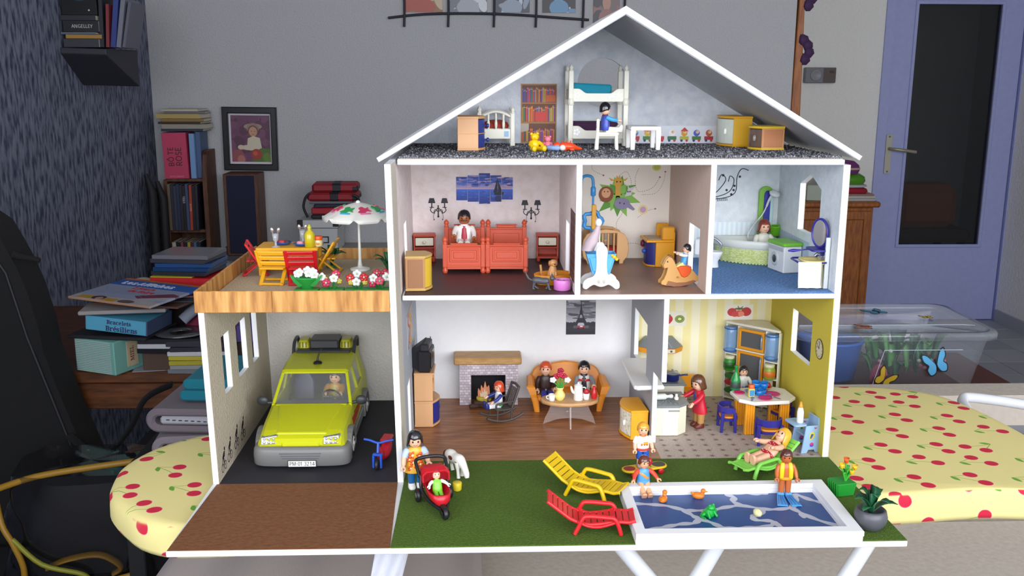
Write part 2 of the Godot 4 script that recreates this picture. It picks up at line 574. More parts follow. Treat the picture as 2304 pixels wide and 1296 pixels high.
func house():
	var white := m("e0e2e4", 0.6)
	var crepi := grain([[0.0, "b9b2a4"], [1.0, "d5cfc2"]], 0.05, 0.08, Vector3.ONE, 0.8, "crepi", 1.0)
	var beige := grain([[0.0, "b3a894"], [1.0, "c8beab"]], 0.05, 0.08, Vector3.ONE, 0.8, "crepi", 1.0)
	var hs := thing("dollhouse", "white foam-board doll's house with open rooms, pitched roof and garage", "dollhouse", H(0, 0, 0))
	var leanL := Transform3D(Basis(Vector3.BACK, deg_to_rad(1.0)) * Basis(Vector3.UP, PI / 2), Vector3.ZERO)
	var side := Transform3D(Basis(Vector3.UP, PI / 2), Vector3.ZERO)
	var b := Bd.new()
	b.x = leanL
	b.prism(holed(rect(-61.6, 150, 245, 370), rect(80, 212, 119, 283)), 0, 6.5, 0).prism(holed(rect(-61.6, 0, 245, 150), rect(40, 4, 80, 84)), 0, 6.5, 0)
	var lw := part(hs, "side_wall", b, white)
	b = Bd.new(); b.x = leanL
	b.prism(rect(-61.2, 0.3, -0.3, 369), 6.5, 7.1, 0); part(lw, "rendered_facing", b, crepi)
	b = Bd.new(); b.x = leanL
	b.prism(holed(rect(0, 210, 239, 364), rect(80, 212, 119, 283)), 6.5, 7.0, 0)
	var pink := grain([[0.0, "e0d3cf"], [0.4, "e8dcd9"], [0.6, "eae0de"], [1.0, "ece4e4"]], 0.12, 0.012, Vector3.ONE, 0.75, "crepi", 0.25, 5)
	part(lw, "bedroom_wallpaper", b, pink)
	b = Bd.new(); b.x = leanL
	b.prism(holed(rect(0, 1, 239, 203), rect(40, 4, 80, 84)), 6.5, 7.0, 0)
	part(lw, "living_room_wallpaper", b, m("a9b0ba", 0.7))
	# print on the living room's left wall
	var cv := Cv.new(64, 160, Color("a9b0ba"))
	for q in [["c8743c", 30, 8], ["d8a04a", 36, 10], ["b6522e", 22, 6], ["e0b060", 40, 5]]:
		var p := []
		for i in 9: p.append(Q(q[1] + 9 * sin(i * 1.1 + q[1]), 8 + i * 18))
		cv.line(p, q[2], Color(q[0]))
	b = Bd.new(); b.x = leanL; b.uvr = [0, 1, 55, 115, 170, 168]
	b.prism([Q(64, 118), Q(80, 121), Q(150, 117), Q(163, 121), Q(166, 165), Q(120, 168), Q(68, 165)], 7.0, 7.4, 0)
	part(lw, "abstract_print", b, pic(cv))
	# right wall with two windows
	b = Bd.new(); b.x = side
	var pent := [Q(68, 266), Q(68, 327), Q(110, 343), Q(148, 327), Q(148, 266)]
	b.prism(holed(rect(0, 205, 245, 364), pent), 523.5, 530, 0).prism(holed(rect(0, 0, 245, 205), rect(66, 98, 144, 158)), 523.5, 530, 0)
	var rw := part(hs, "side_wall", b, white)
	b = Bd.new(); b.x = side
	b.prism(holed(rect(0, 205, 245, 364), pent), 530, 531, 0).prism(holed(rect(0, 0, 245, 205), rect(66, 98, 144, 158)), 530, 531, 0)
	part(rw, "rendered_facing", b, crepi)
	b = Bd.new(); b.x = side
	var bathblue := grain([[0.0, "d3dadd"], [0.45, "dae0e3"], [0.7, "dfe4e6"], [1.0, "e4e8ea"]], 0.12, 0.014, Vector3.ONE, 0.7, "fine", 0.2, 5, 5)
	b.prism(holed(rect(0.3, 210, 239, 364), [Q(68, 266), Q(68, 327), Q(110, 343), Q(148, 327), Q(148, 266)]), 523.0, 523.5, 0)
	part(rw, "bathroom_wallpaper", b, bathblue)
	b = Bd.new(); b.x = side
	b.prism(holed(rect(0.3, 1, 239, 203), rect(66, 98, 144, 158)), 523.0, 523.5, 0)
	part(rw, "kitchen_wallpaper", b, grain([[0.0, "cdbb3c"], [1.0, "d8c84c"]], 0.1, 0.1, Vector3.ONE, 0.75))
	# back boards
	var bw := part(hs, "back_board", Bd.new().box(265, 182, -242, 530, 364, 6, 0.3), white)
	var wp := [["bedroom_wallpaper", 0, 210, 209.8, 364, pink], ["nursery_wallpaper", 216.6, 367, 209.8, 364, null], ["bathroom_wallpaper", 373.7, 523, 209.8, 364, bathblue], ["living_room_wallpaper", 3, 318, 0.5, 203.6, grain([[0.0, "e4e4e4"], [1.0, "e8e8e7"]], 0.2, 0.03, Vector3.ONE, 0.8)], ["kitchen_wallpaper", 324, 523, 0.5, 203.6, null]]
	for q in wp:
		b = Bd.new()
		if q[0] == "nursery_wallpaper":
			b.uvr = [0, 1, q[1], q[3], q[2], q[4]]
			q[5] = pic(nursery_print(), 0.7)
		if q[0] == "kitchen_wallpaper":
			b.uvr = [0, 1, q[1], q[3], q[2], q[4]]
			cv = Cv.new(512, 64, Color("ece0a0"))
			for i in 9: cv.box(26 + i * 62, 0, 56 + i * 62, 64, Color("f0eaca"))
			for i in 9: cv.box(22 + i * 62, 0, 26 + i * 62, 64, Color("eee5b4"))
			q[5] = pic(cv, 0.7)
		b.box((q[1] + q[2]) / 2.0, (q[3] + q[4]) / 2.0, -238.7, q[2] - q[1], q[4] - q[3], 0.6, 0)
		part(bw, q[0], b, q[5])
	# striped wainscot in the bathroom
	cv = Cv.new(256, 32, Color("d6e4ea"))
	for i in 21: cv.box(4 + i * 12, 0, 10 + i * 12, 32, Color("e6eef0"))
	b = Bd.new(); b.uvr = [0, 1, 373.7, 210, 523, 262]
	b.box(448.3, 236, -238.1, 149, 52, 0.5, 0)
	part(bw, "striped_wainscot", b, pic(cv, 0.6))
	b = Bd.new(); b.x = side; b.uvr = [0, 1, 0, 210, 239, 255]
	b.prism(rect(98, 210, 239, 255), 522.5, 523.0, 0)
	cv = Cv.new(256, 32, Color("a9bccb"))
	for i in 32: cv.box(2 + i * 8, 0, 5 + i * 8, 32, Color("bccbd6"))
	part(rw, "striped_wainscot", b, pic(cv, 0.6))
	# attic gable with a round window
	var cloud := grain([[0.0, "bfc6d0"], [0.4, "cad0d8"], [0.65, "d2d6dc"], [1.0, "d9dcdf"]], 0.14, 0.012, Vector3.ONE, 0.75, "fine", 0.2, 5, 9)
	b = Bd.new()
	b.prism(holed([Q(-14, 370), Q(536, 370), Q(262, 532)], oval(267, 457, 34, 33, 40)), -245, -239, 0.2)
	part(hs, "gable_board", b, cloud)
	# roof
	var under := grain([[0.0, "b2b6bb"], [1.0, "bec1c5"]], 0.2, 0.03, Vector3.ONE, 0.7)
	for q in [[[Q(262, 541.5), Q(262, 532.6), Q(540.4, 369.2), Q(543.6, 374)], [Q(262, 532.5), Q(262, 531.8), Q(535, 371.7), Q(536.2, 371.7)]], [[Q(262, 541.5), Q(-21.2, 371.8), Q(-18.6, 367), Q(262, 532.6)], [Q(262, 532.5), Q(-12, 371.3), Q(-10.8, 371.3), Q(262, 531.8)]]]:
		var rf := part(hs, "roof_panel", Bd.new().prism(q[0], -245, 1.5, 0.8), white)
		part(rf, "roof_lining", Bd.new().prism(q[1], -238.8, -1.0, 0), under)
	# floors between the storeys
	part(hs, "floor_slab", Bd.new().hexa([P(5, 203.7, -239), P(523.5, 203.7, -239), P(5, 209.7, -239), P(523.5, 209.7, -239), P(5, 203.7, 0), P(523.5, 203.7, 0), P(5, 209.7, 0), P(523.5, 209.7, 0)], 0.6), white)
	part(hs, "floor_slab", Bd.new().box(263, 367, -119, 521, 6, 239, 0.6), white)
	part(hs, "floor_slab", Bd.new().box(263, -3.6, -121, 516, 6.4, 240, 0.3), white)
	part(hs, "floor_slab", Bd.new().box(-104, -3.6, -120, 206, 6.4, 238, 0.3), white)
	# floor coverings
	part(hs, "bedroom_floor", Bd.new().box(108.5, 209.95, -119.8, 203, 0.5, 238, 0), grain([[0.0, "3d2a2d"], [1.0, "4a3437"]], 0.15, 0.04, Vector3.ONE, 0.5))
	part(hs, "nursery_floor", Bd.new().box(291.8, 209.95, -119.8, 150, 0.5, 238, 0), grain([[0.0, "86695c"], [1.0, "97796b"]], 0.15, 0.06, Vector3.ONE, 0.45))
	part(hs, "bathroom_floor", Bd.new().box(448.5, 210.2, -119.8, 149, 1.0, 238, 0.2), grain([[0.0, "4a6ea4"], [0.4, "5a82b8"], [0.7, "6c94c6"], [1.0, "8fb0d8"]], 0.06, 0.03, Vector3.ONE, 0.95, "fine", 1.0, 5))
	part(hs, "living_room_floor", Bd.new().box(164, 0.3, -119.6, 314, 0.5, 238, 0), wood_floor())
	b = Bd.new(); b.uvr = [0, 2, 0, 0, 36, 36]
	b.box(422, 0.3, -119.6, 202, 0.5, 238, 0)
	part(hs, "kitchen_floor", b, pic(kitchen_print(), 0.7))
	part(hs, "garage_floor", Bd.new().box(-103.9, 0.3, -86, 206.6, 0.5, 294, 0), grain([[0.0, "1d1b22"], [1.0, "2a2830"]], 0.1, 0.1, Vector3.ONE, 0.7))
	var carpet := grain([[0.0, "30323c"], [0.42, "4a4c58"], [0.55, "6a6b74"], [0.7, "96969a"], [1.0, "b3b0ac"]], 0.035, 0.045, Vector3.ONE, 0.95, "rough", 1.4, 4, 21)
	var cp := part(hs, "attic_carpet", Bd.new().box(262, 371.9, -120, 516, 3.6, 238, 0.6), carpet)
	part(cp, "carpet_backing", Bd.new().box(262, 370.6, -0.6, 518, 1.4, 1.2, 0.2), m("b3a88c", 0.9))
	# pile: short tufts along the carpet, so that its front edge is ragged
	var pile := MultiMesh.new()
	pile.transform_format = MultiMesh.TRANSFORM_3D
	pile.use_colors = true
	pile.mesh = Bd.new().body([[0, 1.1, 1.0], [1.2, 1.2, 1.1], [1.9, 0.5, 0.5]], 6).done()
	pile.instance_count = 9000
	for i in 9000:
		var pz := -0.8 - 226.0 * pow(rng.randf(), 1.6)
		pile.set_instance_transform(i, Transform3D(Basis.from_euler(P(rng.randf_range(-0.5, 0.5), rng.randf() * 6, rng.randf_range(-0.5, 0.5))) * rng.randf_range(0.7, 1.15), P(rng.randf_range(7, 519), 373.0, pz) * 0.001))
		var g: float = [0.03, 0.04, 0.06, 0.09, 0.14, 0.22, 0.34][rng.randi() % 7]
		pile.set_instance_color(i, Color(g, g, g * 1.12))
	var mi := MultiMeshInstance3D.new()
	mi.multimesh = pile
	var pm := StandardMaterial3D.new()
	pm.vertex_color_use_as_albedo = true
	pm.roughness = 1.0
	mi.material_override = pm
	mi.name = "carpet_pile"
	mi.set_meta("kind", "stuff")
	hs.add_child(mi)
	# partitions
	var kraft := grain([[0.0, "c8b1a3"], [1.0, "d2bdb0"]], 0.2, 0.05, P(1, 0.3, 1), 0.7)
	b = Bd.new(); b.x = side
	b.prism(holed(rect(0, 210.2, 239, 364), rect(80, 211, 126, 283)), 210.2, 216.4, 0.4)
	var p1 := part(hs, "partition_wall", b, white)
	b = Bd.new(); b.x = side
	b.prism(holed(rect(0.4, 210.2, 239, 364), rect(80, 211, 126, 283)), 209.8, 210.2, 0); part(p1, "bedroom_wallpaper", b, pink)
	# brown striped print beside the door
	cv = Cv.new(64, 96, Color("4a3230"))
	for i in 7: cv.box(0, 6 + i * 14, 64, 8 + i * 14, Color("7d5a4c"))
	b = Bd.new(); b.x = side; b.uvr = [0, 1, 8, 232, 62, 308]
	b.prism(rect(8, 222, 62, 306), 209.4, 209.8, 0); part(p1, "striped_print", b, pic(cv))
	b = Bd.new(); b.x = side
	b.prism(holed(rect(0, 210.2, 239, 364), rect(42, 211, 103, 282)), 367.2, 373.4, 0.4)
	var p2 := part(hs, "partition_wall", b, white)
	b = Bd.new(); b.x = side
	b.prism(holed(rect(0.6, 210.2, 239, 364), rect(42, 211, 103, 282)), 366.8, 367.2, 0); part(p2, "brown_wallpaper", b, kraft)
	# kitchen partition: hatch at the back, doorway at the front
	b = Bd.new(); b.x = side
	b.prism(holed([Q(0, 100), Q(55, 97), Q(55, 0.6), Q(239, 0.6), Q(239, 203.7), Q(0, 203.7)], rect(106, 75, 209, 145)), 318, 324, 0.4)
	var pk := part(hs, "partition_wall", b, white)
	b = Bd.new(); b.x = side
	b.prism(holed([Q(0.5, 100), Q(55.3, 97), Q(55.3, 0.6), Q(239, 0.6), Q(239, 203.5), Q(0.5, 203.5)], rect(106, 75, 209, 145)), 317.6, 318, 0)
	part(pk, "grey_wallpaper", b, m("a3a6ac", 0.7))
	b = Bd.new()
	b.x = Transform3D(Basis(Vector3.RIGHT, P(0, 0, -1), Vector3.UP), P(0, 72.5, 0))
	b.prism([Q(295, 63), Q(299, 59), Q(334, 62), Q(334, 190), Q(295, 190)], -3, 3, 1.6)
	part(pk, "counter_shelf", b, m("e6e4e2", 0.5))
	# garage
	b = Bd.new()
	b.x = Transform3D(Basis(Vector3.BACK, deg_to_rad(1.2)) * Basis(Vector3.UP, PI / 2), Vector3.ZERO)
	var gws := [holed(rect(-61.6, 4.7, 47, 210), rect(-5, 93.5, 31, 165.5)), holed(rect(47, 4.7, 125, 210), rect(63, 93, 112, 162.5)), holed(rect(125, 4.7, 238, 210), rect(139, 90, 173, 160))]
	for q in gws: b.prism(q, -213.2, -207, 0)
	var glw := part(hs, "garage_side_wall", b, white)
	b = Bd.new()
	b.x = Transform3D(Basis(Vector3.BACK, deg_to_rad(1.2)) * Basis(Vector3.UP, PI / 2), Vector3.ZERO)
	for q in gws: b.prism(q, -207, -206.4, 0)
	part(glw, "rendered_facing", b, beige)
	var gb := part(hs, "garage_back_board", Bd.new().box(-104, 101, -235.5, 214, 202, 6, 0.2), white)
	part(gb, "rendered_facing", Bd.new().box(-104, 101, -232.1, 206, 202, 0.8, 0), grain([[0.0, "cbc6be"], [1.0, "e2ded7"]], 0.05, 0.08, Vector3.ONE, 0.8, "crepi", 0.8))
	part(hs, "garage_ceiling", Bd.new().box(-110, 207.5, -88, 220, 3.6, 298, 0.4), white)
	var mat_ := grain([[0.0, "94836a"], [0.4, "b0a084"], [0.65, "bfb096"], [1.0, "cdc2ac"]], 0.03, 0.03, P(0.5, 1, 2.4), 0.9, "rough", 0.8)
	part(hs, "terrace_mat", Bd.new().box(-109.5, 210.1, -88, 214, 1.6, 290, 0.2), mat_)
	# black cycling stickers low on the garage wall
	b = Bd.new()
	b.x = Transform3D(Basis(Vector3.BACK, deg_to_rad(1.2)) * Basis(Vector3.UP, PI / 2), Vector3.ZERO)
	for q in [[-36, 21], [-8, 23], [26, 26], [58, 25]]:
		var cx: float = q[0]
		var cy: float = q[1]
		for s in [-1, 1]: b.prism(holed(oval(cx + s * 6, cy - 5, 5, 5.5, 16), oval(cx + s * 6, cy - 5, 4, 4.5, 14)), -206.4, -206.2, 0)
		b.prism([Q(cx - 6, cy - 4), Q(cx - 2, cy + 5), Q(cx + 5, cy + 6), Q(cx + 7, cy + 12), Q(cx + 3, cy + 13), Q(cx - 4, cy + 8), Q(cx - 5, cy + 2)], -206.4, -206.2, 0)
		b.prism(oval(cx + 6.5, cy + 15, 2.2, 2.4, 12), -206.4, -206.2, 0)
		b.prism([Q(cx - 1, cy + 5), Q(cx + 2, cy - 4), Q(cx + 6, cy - 5), Q(cx + 3, cy - 2), Q(cx + 2, cy + 5)], -206.4, -206.2, 0)
	part(glw, "bicycle_stickers", b, m("1c1a22", 0.5))
	# wood-grain edging round the terrace
	var wood := grain([[0.0, "8f5c26"], [0.3, "ab7638"], [0.5, "bb8745"], [0.75, "c89856"], [1.0, "d0a568"]], 0.16, 0.03, P(1.0, 0.13, 1.0), 0.45, "", 0.5, 4, 15)
	part(hs, "parapet", Bd.new().box(-178, 217.3, 60.6, 86, 24.6, 3, 0.5), wood)
	part(hs, "parapet", Bd.new().box(-69.4, 217.3, 60.6, 130.6, 24.6, 3, 0.5), wood)
	part(hs, "parapet", Bd.new().box(-219.5, 218.4, -89, 3, 22.6, 296, 0.5), wood)
	part(hs, "parapet", Bd.new().box(-112, 218.4, -237.5, 212, 16, 3, 0.5), wood)
	house_prints(hs, bw)
	# base board with driveway and lawn
	var bb := thing("base_board", "white base board under the doll's house with brown driveway and green felt lawn", "board", H(0, 0, 0))
	part(bb, "board", Bd.new().hexa([P(-214, -6.6, 0.5), P(533, -6.6, 0.5), P(-214, -0.2, 0.5), P(533, -0.2, 0.5), P(-217, -6.6, 223.5), P(533.5, -6.6, 222), P(-217, -0.2, 223.5), P(533.5, -0.2, 222)], 0.8), white)
	part(bb, "driveway", Bd.new().hexa([P(-209, -0.2, 62), P(0, -0.2, 62), P(-209, 0.5, 62), P(0, 0.5, 62), P(-216, -0.2, 222.5), P(5.6, -0.2, 222.5), P(-216, 0.5, 222.5), P(5.6, 0.5, 222.5)], 0), grain([[0.0, "6a4022"], [0.5, "744828"], [1.0, "7e502e"]], 0.2, 0.05, Vector3.ONE, 0.75, "fine", 0.15))
	var lawn := grain([[0.0, "3b5408"], [0.5, "45600e"], [1.0, "506c16"]], 0.08, 0.04, Vector3.ONE, 1.0, "fine", 0.7, 5)
	var lw2 := part(bb, "lawn", Bd.new().hexa([P(7.6, -0.2, 0.8), P(531, -0.2, 0.8), P(7.6, 1.2, 0.8), P(531, 1.2, 0.8), P(6, -0.2, 223), P(533, -0.2, 221.6), P(6, 1.2, 223), P(533, 1.2, 221.6)], 0.3), lawn)
	lw2.set_meta("label", "green felt lawn")

func wood_floor() -> StandardMaterial3D:
	return grain([[0.0, "7a4a2a"], [0.35, "8c5833"], [0.55, "9b653d"], [0.8, "a87248"], [1.0, "b37f55"]], 0.22, 0.025, P(0.25, 1, 2.6), 0.4, "", 0.5, 4, 33)

func nursery_print() -> Cv:
	var cv := Cv.new(600, 616, Color("f4ede1"))
	var line := Color("7a6258")
	for q in [[[20, 40, 60, 30, 120, 18, 150, 60, 160, 110, 220, 140]], [[300, 20, 340, 60, 400, 40, 440, 30]], [[420, 100, 400, 160, 420, 230, 500, 210, 540, 150]], [[360, 290, 330, 360, 300, 420, 330, 520, 420, 530, 470, 560]], [[300, 150, 350, 120, 380, 190, 350, 260, 320, 210, 300, 270]], [[440, 250, 520, 240, 560, 180, 570, 120]], [[60, 250, 40, 320, 80, 360, 130, 420, 90, 480]], [[420, 380, 480, 340, 520, 330]], [[240, 470, 300, 450, 340, 480]]]:
		var p := []
		var a: Array = q[0]
		for i in range(0, a.size(), 2): p.append(Q(a[i], a[i + 1]))
		p = curve(p, 14)
		for i in range(0, p.size() - 1, 2): cv.line([p[i], p[i + 1]], 2.4, line)
		cv.ell(p[p.size() - 1].x, p[p.size() - 1].y, 5, 4, Color("9a4a50"))
	cv.ell(450, 335, 28, 27, Color("efe0a0")); cv.ell(450, 335, 17, 17, Color("cfa6cf"))
	cv.ell(520, 95, 25, 20, Color("d9d67a")); cv.ell(520, 95, 16, 13, Color("bfc85e"))
	return cv

func kitchen_print() -> Cv:
	var cv := Cv.new(128, 128, Color("b7a89e"))
	cv.speck(500, 1.6, [Color("c6b9b0"), Color("a5958c"), Color("ad9e95")], rng)
	for q in [[32, 32, 0.0], [96, 96, 0.6], [96, 30, 1.2], [32, 96, 1.9]]:
		for i in 4:
			cv.ell(q[0], q[1], 16, 2.6, Color("7d6d68"), q[2] + i * PI / 4)
		cv.ell(q[0], q[1], 4, 4, Color("6b5a58"))
		for i in 3: cv.ell(q[0] + 22 * cos(i * 2.1 + q[2]), q[1] + 22 * sin(i * 2.1 + q[2]), 3, 3, Color("988781"))
	return cv

# papers glued on the back boards, on shared sheet helper: picture rectangle in millimetres on the back board
func sheet(par: Node3D, called: String, x0, y0, x1, y1, cv: Cv, z := -238.4, t := 0.5) -> MeshInstance3D:
	var b := Bd.new()
	b.uvr = [0, 1, x0, y0, x1, y1]
	b.box((x0 + x1) / 2.0, (y0 + y1) / 2.0, z + t / 2, x1 - x0, y1 - y0, t, 0)
	return part(par, called, b, pic(cv))
func V(a: Array) -> Array:
	var r := []
	for i in range(0, a.size(), 2): r.append(Q(a[i], a[i + 1]))
	return r

func house_prints(hs: Node3D, bw: Node3D):
	# five panels with a sailing boat at dusk
	var sea := Cv.new(480, 258, Color("16307e"))
	for y in 258:
		var t := y / 258.0
		var c := Color("1a358c").lerp(Color("4a70d0"), minf(1, t * 2.2)) if t < 0.35 else Color("6a7cc8").lerp(Color("c6a4b8"), (t - 0.35) / 0.17) if t < 0.52 else Color("3f6ad0").lerp(Color("0e2a80"), (t - 0.52) / 0.48)
		sea.span(y, 0, 480, c)
	for i in 60: sea.ell(rng.randf() * 480, 20 + rng.randf() * 90, 14 + rng.randf() * 26, 3 + rng.randf() * 5, [Color("1a2f86"), Color("5468b8"), Color("8a86c0"), Color("c09ab0")][rng.randi() % 4])
	for i in 120: sea.ell(rng.randf() * 480, 140 + rng.randf() * 118, 6 + rng.randf() * 16, 1.5, [Color("5a86e8"), Color("1a3a96"), Color("2f56b8")][rng.randi() % 3])
	var ink := Color("0a0d26")
	sea.poly(V([318, 160, 404, 160, 396, 184, 326, 184]), ink).poly(V([349, 30, 351, 158, 314, 162, 330, 110]), ink).poly(V([353, 52, 390, 160, 354, 160]), ink)
	sea.ell(356, 215, 30, 26, Color("12205c"))
	var xs := [64, 80, 96, 112, 128, 144]
	var ys := [[294, 327], [292, 329], [289, 332], [292, 329], [295, 326.5]]
	var seam := pic(sea)
	for i in 5:
		var b := Bd.new()
		b.uvr = [0, 1, 64, 289, 144, 332]
		b.box((xs[i] + xs[i + 1]) / 2.0, (ys[i][0] + ys[i][1]) / 2.0, -237.9, 15.5, ys[i][1] - ys[i][0], 1.0, 0)
		part(bw, "sailboat_picture_panel", b, seam)
	# printed double sconces
	for cx in [38.5, 170.0]:
		var oy := 0.0 if cx < 100 else -3.0
		var b := Bd.new()
		b.at(cx, oy, 0)
		for s in [-1, 1]:
			b.prism([Q(s * 9 - 3.2, 297), Q(s * 9 + 3.2, 297), Q(s * 9 + 5, 290), Q(s * 9 - 5, 290)], -238.3, -237.7, 0.1)
			b.box(s * 9, 287, -238, 1.6, 6, 0.5, 0)
			b.box(s * 9, 284, -238, 6, 1, 0.5, 0)
			b.tube(curve([P(s * 9, 284, -238), P(s * 11, 280, -238), P(s * 7, 276, -238), P(s * 3, 280, -238), P(s * 1, 283, -238)], 4), 0.6, 6)
			b.tube(curve([P(s * 1, 278, -238), P(s * 4, 281, -238), P(s * 6, 278, -238), P(s * 5, 275, -238)], 4), 0.45, 6)
			b.tube([P(s * 6, 276, -238.1), P(s * 7, 270, -238.1), P(s * 6, 267, -238.1)], 0.25, 5)
			b.ball(P(s * 6, 266.5, -238), 0.8)
		b.box(0, 279, -238, 1.8, 16, 0.6, 0.2)
		b.ball(P(0, 271, -238), 1.5)
		part(bw, "sconce_print", b, m("16141c", 0.5))
	# jungle animals sticker in the nursery
	var g1 := Color("5a9a34")
	var g2 := Color("7cb848")
	var leaves := Bd.new()
	var leaves2 := Bd.new()
	for i in 15:
		var a := TAU * i / 15.0 + 0.1
		var d := Q(cos(a), sin(a))
		var n := d.orthogonal()
		var c := Q(293, 301)
		var l := 25.0 + 6.0 * sin(i * 2.3) + (5.0 if sin(a) < 0 else 0.0)
		(leaves if i % 2 else leaves2).prism([c + n * 2, c + d * l * 0.5 + n * 6.5, c + d * l, c + d * l * 0.5 - n * 6.5, c - n * 2], -238.4, -238.15 + 0.05 * (i % 3), 0)
	var st := part(bw, "jungle_sticker", leaves, m("5a9a34", 0.6))
	part(st, "light_leaves", leaves2, m("86bf52", 0.6))
	var f := Bd.new()   # giraffe
	f.prism([Q(289, 300), Q(289.5, 312), Q(287, 318), Q(288, 324), Q(290, 325), Q(290.5, 329), Q(293, 325.5), Q(295.5, 329), Q(296, 325), Q(298, 324), Q(299, 318), Q(296, 312), Q(297, 300)], -238.2, -237.7, 0.1)
	f.prism([Q(288, 322), Q(279, 326), Q(283, 321)], -238.2, -237.7, 0).prism([Q(298, 322), Q(307, 326), Q(303, 321)], -238.2, -237.7, 0)
	part(st, "giraffe", f, m("dba63a", 0.6))
	f = Bd.new()   # lion
	f.prism(oval(276, 302, 10.5, 11.5, 18), -238.2, -237.6, 0.1)
	part(st, "lion_mane", f, m("8a4a2a", 0.6))
	part(st, "lion_face", Bd.new().prism(oval(276, 304, 6.5, 7, 16), -237.6, -237.3, 0.1), m("e0a878", 0.6))
	f = Bd.new()   # zebra
	f.prism([Q(303, 299), Q(307, 310), Q(306, 317), Q(309, 311), Q(312, 312), Q(318, 314), Q(313, 308), Q(312, 301)], -238.2, -237.7, 0.1)
	part(st, "zebra", f, m("d9d6dc", 0.6))
	f = Bd.new()   # elephant
	f.prism(oval(299, 289, 11, 8.5, 18), -238.1, -237.4, 0.1).prism([Q(308, 292), Q(315, 284), Q(318, 281), Q(315, 279), Q(306, 284)], -238.1, -237.5, 0)
	part(st, "elephant", f, m("8e86a8", 0.6))
	f = Bd.new()
	for q in [[291, 320], [296, 320], [273.5, 306], [278.5, 306], [296, 290], [302, 289], [307, 306], [310, 306]]: f.ball(P(q[0], q[1], -237.4), 0.9, 1.1, 0.35, 8)
	part(st, "eyes", f, m("16121a", 0.4))
	# salle de bain
	f = Bd.new()
	for q in [[396, 330, 416, 300, 432, 304, 446, 322, 440, 330, 436, 322], [404, 300, 430, 298, 452, 306, 458, 322, 452, 328, 450, 320], [410, 296, 440, 296, 460, 304, 462, 326, 468, 338, 478, 336, 477, 328, 471, 329]]:
		var p := []
		for i in range(0, 12, 2): p.append(P(q[i], q[i + 1], -238.1))
		f.tube(curve(p, 5), 0.6, 6)
	for q in [[434, 333], [450, 333], [456, 312], [466, 312], [467, 318], [463, 306], [474, 331]]: f.ball(P(q[0] - 8.0, q[1] - 4.0, -238.1), 1.7, 1.7, 0.3, 10)
	f.prism(oval(414, 322, 14, 15, 18), -238.3, -237.9, 0).prism(V([404, 334, 408, 344, 414, 337, 424, 342, 424, 334]), -238.3, -237.9, 0)
	part(bw, "bathroom_swirl_print", f, m("1b1d2c", 0.5))
	lettering(bw, "Salle de bain", m("3c4254", 0.5), 4.6, P(428, 294, -238.0), P(0, 0, 3), "Droid Serif", 1.15)
	# tower on a black and white poster
	var cv := Cv.new(176, 204, Color("6e6e78"))
	for y in 204: cv.span(y, 0, 176, Color("55565f").lerp(Color("b6b6c0"), clampf(y / 130.0, 0, 1)) if y < 140 else Color("3d3a44").lerp(Color("24222a"), (y - 140) / 64.0))
	for i in 40: cv.ell(rng.randf() * 176, rng.randf() * 110, 14 + rng.randf() * 22, 3 + rng.randf() * 5, [Color("4a4b55"), Color("8b8b96"), Color("a4a4ae"), Color("63646e")][rng.randi() % 4])
	for i in 22: cv.ell(rng.randf() * 60 + (0 if i % 2 else 116), 138 + rng.randf() * 8, 12, 12, Color("2b2a31"))
	var ir := Color("2a2931")
	cv.poly(V([88, 2, 91, 2, 94, 40, 99, 78, 108, 104, 124, 132, 138, 152, 118, 152, 104, 134, 74, 134, 60, 152, 42, 152, 56, 132, 72, 104, 80, 78, 86, 40]), ir)
	cv.poly(V([84, 86, 94, 86, 98, 104, 80, 104]), Color("9a9aa6")).ell(89, 146, 20, 16, Color("b4b4be")).box(44, 150, 136, 166, Color("57565e"))
	cv.box(70, 106, 110, 111, ir).box(60, 128, 118, 133, ir)
	cv.ell(88, 158, 22, 8, Color("b03a3c")).box(66, 158, 112, 166, Color("a83236")).ell(74, 167, 5, 5, Color("1a181c")).ell(104, 167, 5, 5, Color("1a181c")).ell(92, 155, 10, 4, Color("d8d8de"))
	sheet(bw, "tower_poster", 222, 97, 265, 148, cv)
	# fruit cards
	cv = Cv.new(120, 92, Color("e6e2d2"))
	cv.ell(30, 48, 20, 24, Color("c03038")).ell(30, 60, 12, 18, Color("b82a34")).ell(28, 24, 12, 6, Color("4f8a34"))
	cv.ell(86, 48, 25, 24, Color("7a6a3a")).ell(86, 48, 22, 21, Color("8aa83e")).ell(86, 48, 9, 8, Color("dfe0b4"))
	for i in 14: cv.ell(86 + 14 * cos(i * 0.449), 48 + 13 * sin(i * 0.449), 2, 2, Color("2c2a1c"))
	sheet(bw, "strawberry_and_kiwi_card", 364, 109, 398, 131, cv)
	cv = Cv.new(150, 84, Color("ece8dc"))
	cv.ell(34, 42, 26, 22, Color("c4383c")).ell(112, 40, 28, 24, Color("c03238")).ell(72, 50, 24, 18, Color("d85a4c")).ell(84, 52, 18, 14, Color("e88a70")).ell(50, 54, 20, 14, Color("cf4640"))
	cv.ell(74, 24, 28, 6, Color("6a6a36")).line(V([64, 8, 74, 26, 92, 12]), 4, Color("5a5c30"))
	sheet(bw, "tomato_card", 456, 118, 496, 141, cv)
	# printed bookcase in the attic
	cv = Cv.new(200, 320, Color("a67440"))
	var bc := ["c8502c", "8a4a9a", "b89a34", "4a5aa8", "d8782e", "7a3a3a", "3f7a5a", "c4a468", "5a3a8a", "d0483c"]
